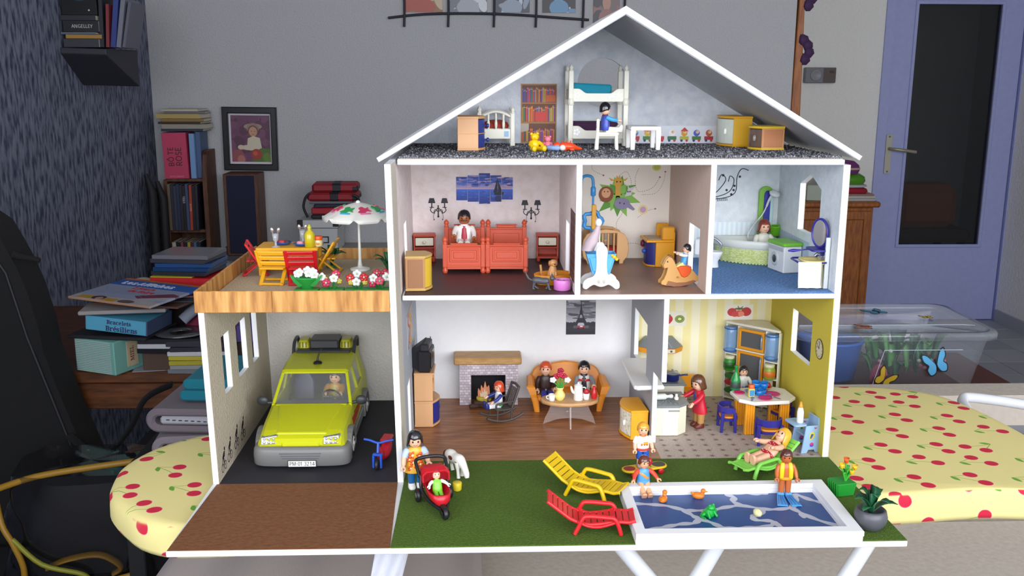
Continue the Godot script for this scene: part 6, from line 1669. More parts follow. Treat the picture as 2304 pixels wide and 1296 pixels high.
func garage_terrace():
	car()
	# blue and red balance bike
	var t := thing("toy_scooter", "blue and red toy scooter parked at the garage's front right", "scooter", H(-26, 0.7, 14), -8)
	var bl := m("2050b4", 0.35)
	var rd := m("b81a2c", 0.35)
	part(t, "handlebar", Bd.new().tube(curve([P(-18, 34, 0), P(-10, 33.6, 2), P(0, 31, 3), P(10, 33.6, 2), P(18, 34.6, 0)], 3), 1.5, 8), bl)
	part(t, "fork", Bd.new().tube([P(0, 31, 3), P(0, 20, 7)], 1.8, 8).box(0, 18, 8, 12, 3, 5, 0.8).box(-4.6, 10, 10, 2.6, 16, 4, 0.6).box(4.6, 10, 10, 2.6, 16, 4, 0.6), bl)
	part(t, "front_wheel", Bd.new().at(0, 6.6, 11, 0, 0, 90).lathe([[2, -2], [5.4, -2.2], [6.6, -1.2], [6.6, 1.2], [5.4, 2.2], [2, 2]], 22), m("1a1a1e", 0.5))
	part(t, "body", Bd.new().tube(curve([P(0, 25, 1), P(0, 14, -4), P(0, 8, -12), P(2, 9, -22), P(2, 16, -32), P(2, 22, -36)], 3), [2.2, 3, 4, 4.6, 4.8, 4.8, 5, 5.4, 6, 6.6, 7, 7, 6.6, 6, 5, 3], 10), rd)
	part(t, "seat", Bd.new().box(2, 24, -32, 13, 4, 22, 1.4), rd)
	part(t, "rear_wheel", Bd.new().at(2, 6.6, -30, 0, 0, 90).lathe([[2, -2], [5.4, -2.2], [6.6, -1.2], [6.6, 1.2], [5.4, 2.2], [2, 2]], 22), m("1a1a1e", 0.5))
	# ---- terrace
	var ty := 211.2
	t = thing("terrace_table", "yellow slatted-leg table laid for a meal on the terrace", "table", H(-151, ty, -134))
	var ye := m("e2a41c", 0.38)
	part(t, "tabletop", Bd.new().prism(rrect(0, 0, 80, 50, 3), -2.2, 2.2, 0.8), ye)
	(t.get_child(0) as Node3D).transform = Transform3D(Basis(Vector3.RIGHT, PI / 2), P(0, 0.0352, 0))
	for q in [[-1, 1], [1, 1], [-1, -1], [1, -1]]: part(t, "leg", Bd.new().box(q[0] * 35, 16.4, q[1] * 20, 4.6, 32.6, 4.6, 0.8), ye)
	for s in [-1, 1]:
		part(t, "apron", Bd.new().box(0, 29, s * 20, 68, 5, 2.4, 0.5), ye)
		part(t, "stretcher", Bd.new().box(s * 35, 12, 0, 3, 4, 38, 0.6), ye)
	# folding chairs: back towards -z of the sitter
	var c := thing("folding_chair", "yellow folding chair with its back to the terrace edge", "chair", H(-160, ty, -70), 176, "slatted folding chairs on the terrace")
	folding(c, ye)
	var r := thing("folding_chair", "red folding chair with its back to the terrace edge", "chair", H(-125, ty, -68), 183, "slatted folding chairs on the terrace")
	folding(r, m("c3161e", 0.36))
	dup(r, "red folding chair at the left end of the yellow terrace table", H(-196, ty, -128), 100)
	dup(c, "yellow folding chair at the right end of the terrace table", H(-102, ty, -142), -92)
	var py := ty + 37.6
	for q in [[-160, -136, "blue plate with red food beside the left clear glass", 1], [-134, -126, "blue plate with pink slice in front of the yellow bottle", 2]]:
		t = thing("toy_plate", q[2], "plate", H(q[0], py, q[1]), 0, "blue plates on the terrace table")
		part(t, "plate", Bd.new().lathe([[5, 0], [8, 0.4], [11, 3], [11.4, 3.6], [10.6, 3.8], [7.6, 1.4], [0.1, 1.2]], 26), m("2258ae", 0.32))
		part(t, "food", Bd.new().body([[1.4, 5, 3, -2, 0], [4.5, 5, 3, -2, 0], [6, 3, 2, -2, 0]], 12), m("a8202c" if q[3] == 1 else "c98a94", 0.4))
		part(t, "side_dish", Bd.new().box(5, 3.4, -1, 6, 3.6, 5, 1), m("4a3430" if q[3] == 1 else "b3202c", 0.4))
	for q in [[-166, -118, "clear toy glass with cutlery at the left of the terrace table"], [-136, -145, "clear toy glass with cutlery behind the blue plates"]]:
		t = thing("toy_glass", q[2], "glass", H(q[0], py, q[1]))
		part(t, "glass", Bd.new().lathe([[6, 0], [6, 0.6], [1.6, 1.4], [1.2, 6], [3.4, 9], [4.4, 17], [4.0, 17], [2.8, 9.4], [0.1, 8]], 18), clear("d9e0e6", 0.3, 0.08))
		for s in [-1, 1]: part(t, "spoon", Bd.new().at(s * 1.4, 9, 0, 0, 0, -s * 12).tube([P(0, 0, 0), P(0, 10, 0)], 0.6, 6).ball(P(0, 13, 0), 2.4, 3.6, 1.0, 10), m("a89a94", 0.2, 0.5))
	t = thing("toy_bottle", "translucent yellow bottle on the terrace table", "bottle", H(-122, py, -117))
	t.scale = P(0.95, 0.8, 0.95)
	part(t, "bottle", Bd.new().lathe([[6.6, 0], [7.2, 0.8], [7, 12], [7.2, 20], [5.6, 24], [2.6, 27], [2.2, 30]], 20), clear("d6c41c", 0.78, 0.12))
	part(t, "cap", Bd.new().lathe([[2.6, 29.4], [3, 30], [2.6, 33], [1.4, 34], [1.2, 36], [0.1, 36.4]], 14), m("c2bd2c", 0.3))
	t = thing("toy_jar", "small jar with orange lid at the right of the terrace table", "jar", H(-112, py, -122))
	part(t, "jar", Bd.new().lathe([[4.8, 0], [5.4, 0.8], [5.6, 6], [4.8, 8.6]], 18), m("dccf9e", 0.3))
	part(t, "label_fruit", Bd.new().ball(P(0, 4, 4.4), 2.6, 2.4, 1.6, 10), m("d8902c", 0.4))
	part(t, "lid", Bd.new().lathe([[5.2, 8.4], [5.6, 9], [5.6, 12.6], [5, 13.4], [0.1, 13.4]], 18), m("e2581c", 0.36))
	# parasol
	t = thing("parasol", "white parasol with pink and green prints standing on the terrace", "parasol", H(-63, ty, -152))
	part(t, "base", Bd.new().lathe([[13, 0], [13.4, 1], [13, 2.6], [9, 3.6], [3.4, 5], [2.6, 10], [2.2, 14]], 26), m("ddded6", 0.35))
	part(t, "pole", Bd.new().lathe([[2.2, 10], [1.7, 40], [1.6, 84]], 12), m("ddded6", 0.35))
	var R := []
	for q in [[2.6, 90.6], [10, 89], [22, 85.4], [34, 80], [45, 73.4], [48, 68], [46.6, 68], [43.6, 72.4], [33, 78.6], [21, 84], [3, 89]]:
		var ring := PackedVector3Array()
		for i in 48:
			var a := TAU * i / 48
			var k: float = 1.0 - 0.025 * absf(sin(a * 4.0)) * q[0] / 48.0
			var y: float = q[1]
			if q[0] > 46: y += (5.0 if i % 6 == 0 else 0.0)
			ring.append(P(q[0] * k * cos(a), y, q[0] * k * sin(a)))
		R.append(ring)
	var cn := part(t, "canopy", Bd.new().loft(R, false), m("e3e1d8", 0.35))
	for i in 8:
		var b := Bd.new()
		b.x = Transform3D(Basis(Vector3.UP, TAU * (i + 0.5) / 8) * Basis(Vector3.RIGHT, deg_to_rad(-90 + 24)), Vector3.ZERO).translated(Basis(Vector3.UP, TAU * (i + 0.5) / 8) * P(0, 84.0, 26.4))
		b.prism(curve([Q(-9, -6), Q(-5, -1), Q(-6, 4), Q(-1, 7), Q(2, 3), Q(7, 5), Q(6, 0), Q(9, -5), Q(3, -3), Q(0, -7)], 3, true), -0.4, 0.6, 0)
		part(cn, "print", b, m(["d0355e", "2a9a50"][i % 2], 0.4))
		b = Bd.new()
		b.x = Transform3D(Basis(Vector3.UP, TAU * (i + 0.5) / 8) * Basis(Vector3.RIGHT, deg_to_rad(-90 + 28)), Vector3.ZERO).translated(Basis(Vector3.UP, TAU * (i + 0.5) / 8) * P(0, 80.0, 34.6))
		b.prism(rrect(0, 0, 14, 2.4, 1.1, 3), -0.4, 0.6, 0)
		part(cn, "print", b, m(["d97aa0", "3aa8c8"][i % 2], 0.4))
	part(t, "finial", Bd.new().at(0, 90, 0).lathe([[2.8, 0], [3.2, 1], [2.6, 2.4], [1.2, 3.4], [0.1, 3.6]], 14), m("ecebe4", 0.35))
	# flower plates
	var beds := [[-111, "green flower plate with big white flowers in broad leaves", 0], [-81, "green flower plate with one white bloom over a dark pink one", 1], [-51, "green flower plate with red blooms round a white one", 2], [-23, "green flower plate with pink bloom against the house wall", 3]]
	var gn := m("1f8a34", 0.4)
	for q in beds:
		t = thing("flower_plate", q[1], "flowers", H(q[0], ty, -23), 0, "flower plates along the terrace edge")
		part(t, "plate", Bd.new().box(0, 1.6, 0, 29, 3, 15, 0.8), gn)
		var fl := []
		if q[2] == 0:
			part(t, "leaf_bowl", Bd.new().loft([Bd.ell(3, 7, 4), Bd.ell(9, 9, 5.4), Bd.ell(15, 15, 8), Bd.ell(17, 17, 8.6), Bd.ell(16, 15, 7.4), Bd.ell(10, 8, 4.4)], false), gn)
			for s in [-1, 1]: part(t, "leaf", Bd.new().prism(curve([Q(s * 4, 8), Q(s * 11, 14), Q(s * 19, 20), Q(s * 15, 12), Q(s * 9, 6)], 4, true), -2, 4, 0.6), gn)
			fl = [[-8, 23, 2, "e6eae8"], [-11, 21, 0, "e6eae8"], [3, 22, 3, "e6eae8"], [8, 23.4, 1, "e6eae8"], [1, 24.6, -2, "dfe4e4"], [10, 20, 4, "e6eae8"]]
		elif q[2] == 1: fl = [[3, 16, 4, "e6eae8"], [-6, 11, 6, "c02050"], [-12, 17, 0, "e6eae8"], [5, 20, -3, "b81e48"], [9, 12, 1, "dcc22c"], [-8, 15, 1, "dcc22c"]]
		elif q[2] == 2: fl = [[0, 12, 6, "e6eae8"], [-8, 16, 2, "c2182c"], [9, 17, 3, "c2182c"], [0, 20, -3, "dfe4e4"], [10, 11, 4, "dcc22c"], [-7, 11, 4, "dcc22c"]]
		else: fl = [[0, 13, 6, "d8506c"], [-8, 16, 3, "e6eae8"], [8, 17, 2, "e6eae8"], [-4, 21, -2, "b01e3c"], [6, 21, -3, "b01e3c"], [-9, 10, 4, "c02050"]]
		for f in fl:
			if q[2] > 0: part(t, "stem", Bd.new().tube([P(f[0] * 0.3, 3, 0), P(f[0] * 0.7, f[1] * 0.6, f[2] * 0.5), P(f[0], f[1], f[2] - 1.4)], 0.9, 6), gn)
			var b := Bd.new()
			b.at(f[0], f[1], f[2], -16, rad_to_deg(f[0] * 0.03), 0)
			var k := 0.62 if f[3] == "dcc22c" else 1.0
			for i in 5: b.ball(P(3.1 * k * cos(TAU * i / 5 + 0.3), 3.1 * k * sin(TAU * i / 5 + 0.3), 0), 2.6 * k, 2.3 * k, 1.0, 8)
			var bl2 := part(t, "blossom", b, m(f[3], 0.36))
			part(bl2, "flower_eye", Bd.new().at(f[0], f[1], f[2], -16).ball(P(0, 0, 1), 1.4, 1.4, 0.8, 8), m("b8c49a", 0.4))
	for q in [[-22, -118, "dark green leafy plant against the house wall on the terrace"], [-104, -175, "dark green leafy plant behind the terrace table"]]:
		t = thing("toy_plant", q[2], "plant", H(q[0], ty, q[1]))
		part(t, "base", Bd.new().box(0, 1.6, 0, 14, 3, 14, 0.8), gn)
		for i in 7: leaf(t, P(0, 3, 0), TAU * i / 7.0, 24 if i % 2 else 17, 20, 7, "1c5a30")

func leaf(par: Node3D, at: Vector3, a: float, h: float, reach: float, w: float, hex: String):
	var R := []
	for j in 8:
		var u := j / 7.0
		var r := reach * (u * 0.5 + u * u * 0.5)
		var y := h * sin(u * 1.9) / sin(1.57)
		var ww := w * 0.5 * (0.5 + 1.3 * u) * (1.0 - pow(u, 5)) + 0.1
		var c := at + P(cos(a) * r, y, sin(a) * r)
		var n := P(-sin(a), 0, cos(a))
		R.append(PackedVector3Array([c - n * ww + P(0, ww * 0.35, 0), c - P(0, 0.5, 0), c + n * ww + P(0, ww * 0.35, 0), c + P(0, 0.6, 0)]))
	part(par, "leaf", Bd.new().loft(R), m(hex, 0.4))

func folding(c: Node3D, mt: Material):
	c.scale = P(1.3, 1.02, 1.0)
	for s in [-1, 1]:
		part(c, "back_frame", Bd.new().hexa([P(s * 13 - 1.8, 0, 14), P(s * 13 + 1.8, 0, 14), P(s * 13.6 - 2, 42, -12), P(s * 13.6 + 2, 42, -12), P(s * 13 - 1.8, 0, 17.4), P(s * 13 + 1.8, 0, 17.4), P(s * 13.6 - 2, 42, -8.6), P(s * 13.6 + 2, 42, -8.6)], 0.7), mt)
		part(c, "leg", Bd.new().hexa([P(s * 10 - 1.8, 0, -16), P(s * 10 + 1.8, 0, -16), P(s * 10 - 1.8, 19, 8), P(s * 10 + 1.8, 19, 8), P(s * 10 - 1.8, 0, -12.4), P(s * 10 + 1.8, 0, -12.4), P(s * 10 - 1.8, 19, 11), P(s * 10 + 1.8, 19, 11)], 0.6), mt)
	part(c, "foot_rail", Bd.new().box(0, 1.6, -14, 22, 2.8, 3, 0.6), mt)
	part(c, "foot_rail", Bd.new().box(0, 1.6, 15.4, 26, 2.8, 3, 0.6), mt)
	for i in 3:
		var y := 22.5 + i * 7.0
		var z := 15.7 - (26.0 * (y + 2.6) / 42.0)
		part(c, "back_slat", Bd.new().at(0, y, z, -31).box(0, 2.6, 0, 25, 5.6, 2, 0.6), mt)
	for i in 4: part(c, "seat_slat", Bd.new().box(0, 19.4, -8 + i * 6, 23, 2, 5, 0.6), mt)

func car():
	var ye := m("b9bd12", 0.34)
	var gy := m("6c6c6a", 0.42)
	var dk := m("34363a", 0.42)
	var t := thing("toy_car", "lime yellow toy estate car with grey bumper in the garage", "car", H(-119, 0.7, 0))
	# z runs forward; sections of the body shell [z, half width low, half width high, y low, y high]
	var R := []
	for q in [[19, 48, 44, 30, 38.5], [14, 52, 47, 22, 41], [4, 53, 48, 18, 44], [-20, 54, 49, 18, 48], [-60, 54, 50, 18, 52.5], [-66, 54, 50.5, 18, 53]]:
		R.append(PackedVector3Array([P(-q[1], q[3], q[0]), P(q[1], q[3], q[0]), P(q[1], (q[3] + q[4]) / 2, q[0]), P(q[2] + 1.4, q[4] - 3, q[0]), P(q[2] - 2.6, q[4], q[0]), P(-q[2] + 2.6, q[4], q[0]), P(-q[2] - 1.4, q[4] - 3, q[0]), P(-q[1], (q[3] + q[4]) / 2, q[0])]))
	part(t, "bonnet", Bd.new().loft(R, true, false), ye)
	# raised middle of the bonnet
	part(t, "bonnet_bulge", Bd.new().hexa([P(-32, 40, 13), P(32, 40, 13), P(-42, 51, -58), P(42, 51, -58), P(-29, 43.4, 12), P(29, 43.4, 12), P(-39, 54.6, -58), P(39, 54.6, -58)], 1.2), ye)
	for s in [-1, 1]:
		# flanks under the windows
		part(t, "door_panel", Bd.new().hexa([P(s * 51 - 2, 18, -214), P(s * 51 + 2.6, 18, -214), P(s * 49 - 2, 54, -214), P(s * 49 + 2, 54, -214), P(s * 51 - 2, 18, -64), P(s * 51 + 2.6, 18, -64), P(s * 49 - 2, 54, -64), P(s * 49 + 2, 54, -64)], 0.8), ye)
		# pillars
		for q in [[-66, -97, 5.0], [-128, -131, 7.0], [-176, -180, 30.0]]:
			part(t, "pillar", Bd.new().hexa([P(s * 49 - 2, 53, q[0] - q[2]), P(s * 49 + 2, 53, q[0] - q[2]), P(s * 41 - 2, 86, q[1] - q[2] * 0.8), P(s * 41 + 2, 86, q[1] - q[2] * 0.8), P(s * 49 - 2, 53, q[0]), P(s * 49 + 2, 53, q[0]), P(s * 41 - 2, 86, q[1]), P(s * 41 + 2, 86, q[1])], 0.8), ye)
		part(t, "side_window", Bd.new().hexa([P(s * 48.6 - 0.5, 54, -206), P(s * 48.6 + 0.5, 54, -206), P(s * 41.4 - 0.5, 86, -205), P(s * 41.4 + 0.5, 86, -205), P(s * 48.6 - 0.5, 54, -70), P(s * 48.6 + 0.5, 54, -70), P(s * 41.4 - 0.5, 86, -100), P(s * 41.4 + 0.5, 86, -100)], 0), clear("d4d8c0", 0.12, 0.04))
		# sill, arches and wheels
		part(t, "side_skirt", Bd.new().box(s * 54, 17, -108, 5, 13, 96, 1.4), gy)
		for z in [-20, -166]:
			var arch := []
			for i in 13:
				var a := deg_to_rad(-18 + 18.0 * i)
				arch.append(Q(24 * cos(a), 15 + 25 * sin(a)))
			for i in 13:
				var a := deg_to_rad(198 - 18.0 * i)
				arch.append(Q(18.6 * cos(a), 15 + 19 * sin(a)))
			var b := Bd.new()
			b.x = Transform3D(Basis(Vector3.UP, PI / 2), P(0, 0, z))
			b.prism(arch, s * 50, s * 58.6, 1.2)
			part(t, "wheel_arch", b, gy)
			var wh := part(t, "wheel", Bd.new().at(s * 52, 16.4, z, 0, 0, 90).lathe([[8, -6], [14.4, -6], [16.2, -4.4], [16.4, 0], [16.2, 4.4], [14.4, 6], [8, 6]], 28), m("1b1b1d", 0.55))
			part(wh, "hubcap", Bd.new().at(s * 57.4, 16.4, z, 0, 0, -90.0 * s).lathe([[9.6, -1], [9.8, 0.6], [8, 1.4], [3.6, 1.0], [3, 2], [0.1, 2.2]], 24), m("d3d2cc", 0.35))
			for i in 5: part(wh, "hub_hole", Bd.new().at(s * 58.6, 16.4 + 6.2 * sin(TAU * i / 5), z + 6.2 * cos(TAU * i / 5), 0, 0, 90).lathe([[1.5, -0.4], [1.5, 0.4]], 10), m("4a4a4a", 0.5))
		part(t, "red_stripe", Bd.new().hexa([P(s * 53.8, 30, -120), P(s * 54.4, 30, -120), P(s * 53.4, 36, -128), P(s * 54, 36, -128), P(s * 53.8, 28, -50), P(s * 54.4, 28, -50), P(s * 53.4, 40, -46), P(s * 54, 40, -46)], 0), m("b03324", 0.4))
		# mirrors
		part(t, "mirror", Bd.new().tube([P(s * 50, 53, -70), P(s * 57, 54, -69)], 2.0, 8).ball(P(s * 63, 57, -68), 7.6, 6.4, 4.0), dk)
		# lamps
		var hl := part(t, "headlamp", Bd.new().hexa([P(s * 37 - 10, 31, 15), P(s * 37 + 10, 31, 15), P(s * 37 - 10, 40.4, 13), P(s * 37 + 10, 42, 10), P(s * 37 - 10, 31.4, 21.6), P(s * 37 + 9, 32, 19.4), P(s * 37 - 10, 40, 18.6), P(s * 37 + 9, 41.4, 15.6)], 0.8), m("9a9c9a", 0.12, 0.6))
		for i in 6: part(hl, "facet", Bd.new().ball(P(s * 37 - 6 + (i % 3) * 5.4, 34 + (i / 3) * 4.0, 20.4 - (i / 3) * 1.4), 2.1, 1.8, 1.2, 8), m("d4d6d2", 0.08, 0.7))
	part(t, "floor_pan", Bd.new().box(0, 18, -104, 100, 6, 222, 1), dk)
	part(t, "tailgate", Bd.new().hexa([P(-50, 18, -216), P(50, 18, -216), P(-41, 86, -210), P(41, 86, -210), P(-50, 18, -211), P(50, 18, -211), P(-41, 86, -206), P(41, 86, -206)], 1), ye)
	part(t, "dashboard", Bd.new().box(0, 50, -72, 92, 7, 16, 1.6), m("2a2d60", 0.4))
	part(t, "windscreen", Bd.new().hexa([P(-47, 53.6, -66.6), P(47, 53.6, -66.6), P(-40, 85.4, -97), P(40, 85.4, -97), P(-47, 53.6, -65.8), P(47, 53.6, -65.8), P(-40, 85.4, -96.2), P(40, 85.4, -96.2)], 0), clear("e9ebe0", 0.06, 0.03))
	R = []
	for q in [[-95, 40, 84.4, 86.4], [-99, 43, 84.4, 89], [-130, 44, 85.5, 91], [-180, 44, 86, 92], [-208, 43, 85, 91], [-212, 41, 84.4, 88]]:
		R.append(PackedVector3Array([P(-q[1], q[2], q[0]), P(q[1], q[2], q[0]), P(q[1] + 0.6, (q[2] + q[3]) / 2, q[0]), P(q[1] - 3, q[3], q[0]), P(-q[1] + 3, q[3], q[0]), P(-q[1] - 0.6, (q[2] + q[3]) / 2, q[0])]))
	part(t, "roof", Bd.new().loft(R, true, false), ye)
	part(t, "wiper_sill", Bd.new().box(0, 53.4, -62, 90, 1.4, 5, 0.5), ye)
	# bumper
	R = []
	for q in [[8, 57.6, 1.5], [10, 58.6, 3], [20, 58.8, 5.5], [28, 58, 5.5], [31, 56.5, 4], [32.2, 54, 1.5]]:
		var ring := PackedVector3Array()
		for i in 17:
			var a := PI * i / 16.0
			ring.append(P(q[1] * signf(cos(a)) * pow(absf(cos(a)), 0.4), q[0] - 4.0, 2 + (18 + q[2]) * pow(sin(a), 0.5)))
		ring.append(P(-q[1], q[0] - 4.0, -3)); ring.append(P(q[1], q[0] - 4.0, -3))
		R.append(ring)
	var bp := part(t, "bumper", Bd.new().loft(R, true, true), gy)
	for i in 3: part(bp, "grille_slot", Bd.new().box(0, 21.5 - i * 3.0, 25.2, 50 - i * 3, 1.2, 1.2, 0.3), m("55555a", 0.5))
	part(t, "front_lip", Bd.new().box(0, 31, 17, 46, 6, 7, 1.6), ye)
	var np := part(t, "number_plate", Bd.new().box(2, 9, 25.4, 34, 8.4, 1.2, 0.4), m("3a3a3a", 0.4))
	part(np, "plate_face", Bd.new().box(2, 9, 26.0, 32.4, 7.0, 0.5, 0.1), m("e9e9e4", 0.4))
	lettering(np, "PM·01 3214", m("202022", 0.4), 4.6, P(2, 9, 26.4), Vector3.ZERO, "Droid Sans", 0.9)
	# seats and wheel
	for s in [-1, 1]:
		var st := m("14154c", 0.42)
		part(t, "seat", Bd.new().box(s * 22, 32, -118, 32, 12, 34, 3).loft([Bd.ell(36, 15, 4, s * 22, -136, 3), Bd.ell(62, 14, 4, s * 22, -142, 3), Bd.ell(70, 8, 3.4, s * 22, -143, 3), Bd.ell(82, 8.6, 3.6, s * 22, -145, 3), Bd.ell(84, 6, 2.4, s * 22, -145, 3)], true), st)
	part(t, "steering_wheel", Bd.new().at(22, 56, -84, -62).tube(ringpts(12.0, 26), 1.3, 8, true).box(0, 0, 0, 22, 1.6, 3, 0.5).ball(Vector3.ZERO, 3.4, 2, 3.4), m("2c3134", 0.4))
	part(t, "rear_bench", Bd.new().box(0, 44, -188, 90, 30, 20, 4), m("14154c", 0.42))
	# roof box and rails
	part(t, "roof_rack", Bd.new().box(0, 93.4, -186, 74, 4, 44, 1.4).box(0, 101, -192, 40, 13, 34, 2), dk)
	for s in [-1, 1]:
		var rl := part(t, "roof_rail", Bd.new().tube(curve([P(s * 41, 89, -168), P(s * 41.6, 99, -177), P(s * 41.6, 104, -186), P(s * 41.6, 104, -206), P(s * 41, 90, -212)], 3), 2.4, 8), dk)
		var lb := part(t, "yellow_lamp_box", Bd.new().loft([Bd.ell(95, 9, 14, s * 29, -191, 4), Bd.ell(102, 8.4, 13.4, s * 29, -191, 4), Bd.ell(106, 6, 11, s * 29, -191, 4)], true), m("a9a618", 0.3))
		for i in 3: part(lb, "slot", Bd.new().box(s * 29 - 5 + i * 4.4, 100, -177.4, 1.6, 8, 1.2, 0.3), m("6a6a1c", 0.4))
	part(t, "aerial", Bd.new().at(0, 90.6, -120).lathe([[6, 0], [5, 2.4], [2.4, 3.4], [1.6, 4]], 14).at().tube(curve([P(0, 94, -120), P(0.6, 100, -121), P(4, 107, -124), P(6, 109, -125)], 3), [1.4, 1.3, 1.2, 1.1, 1, 0.9, 0.8, 0.7, 0.6, 0.5], 8), m("17171a", 0.4))
	figure({"hair": "3a2016", "hk": "short", "top": "c08a28", "bib": "b8b04a", "legs": "3a3a40", "sit": true, "arm_l": [66, 8], "arm_r": [66, 8], "shoes": "2a2a2a"}, "brown-haired driver in ochre jacket at the wheel of the yellow car", H(-97, 39.2 - 25.5 + 0.5, -121), yaw(-4))

func ringpts(r: float, n: int) -> Array:
	var p := []
	for i in n: p.append(P(r * cos(TAU * i / n), 0, r * sin(TAU * i / n)))
	return p

func lounger(label: String, hex: String, at: Vector3, basis: Basis, k := 1.0):
	var t := thing("sun_lounger", label, "sun lounger", at, 0, "moulded sun loungers on the lawn")
	t.basis = basis.scaled(Vector3.ONE * k)
	var mt := m(hex, 0.36)
	# foot towards +x, head towards -x; the lying surface [x, y]
	var prof := [Q(-44, 33), Q(-34, 25), Q(-22, 15.6), Q(-12, 11), Q(-2, 9.6), Q(8, 10.6), Q(18, 12.4), Q(28, 13), Q(36, 12.6), Q(42, 14.6)]
	for s in [-1, 1]:
		var p := []
		for q in prof: p.append(P(q.x, q.y - 0.6, s * 13))
		part(t, "side_rail", Bd.new().tube(p, 1.9, 8), mt)
		part(t, "arm", Bd.new().tube(curve([P(-17, 0.6, s * 16.4), P(-13, 9, s * 16.4), P(-9, 17.4, s * 16.4), P(-4, 19.4, s * 16.4), P(14, 18.4, s * 16.4), P(21, 17, s * 16.4), P(25, 10, s * 16.4), P(28, 0.6, s * 16.4)], 4), 2.7, 8, false, 0.8), mt)
		part(t, "brace", Bd.new().tube(curve([P(-14, 13, s * 15.6), P(-4, 8.4, s * 15.4), P(8, 8, s * 15.4), P(22, 12.6, s * 15.8)], 3), 1.5, 8), mt)
		part(t, "leg_joint", Bd.new().tube([P(-14, 12.2, s * 13), P(-13.4, 12.2, s * 16.4)], 1.5, 6), mt)
	var n := 15
	var line := curve([Q(-44, 33), Q(-34, 25), Q(-22, 15.6), Q(-12, 11), Q(-2, 9.6), Q(8, 10.6), Q(18, 12.4), Q(28, 13), Q(36, 12.6), Q(42, 14.6)], 8)
	var total := 0.0
	for i in line.size() - 1: total += line[i].distance_to(line[i + 1])
	var acc := 0.0
	var want := total / n * 0.5
	for i in line.size() - 1:
		var d: float = line[i].distance_to(line[i + 1])
		while acc + d >= want and want < total:
			var u: float = (want - acc) / d
			var c: Vector2 = line[i].lerp(line[i + 1], u)
			var ang := rad_to_deg((line[i + 1] - line[i]).angle())
			part(t, "slat", Bd.new().at(c.x, c.y, 0, 0, 0, ang).box(0, 0, 0, total / n - 0.8, 1.8, 25, 0.4), mt)
			want += total / n
		acc += d

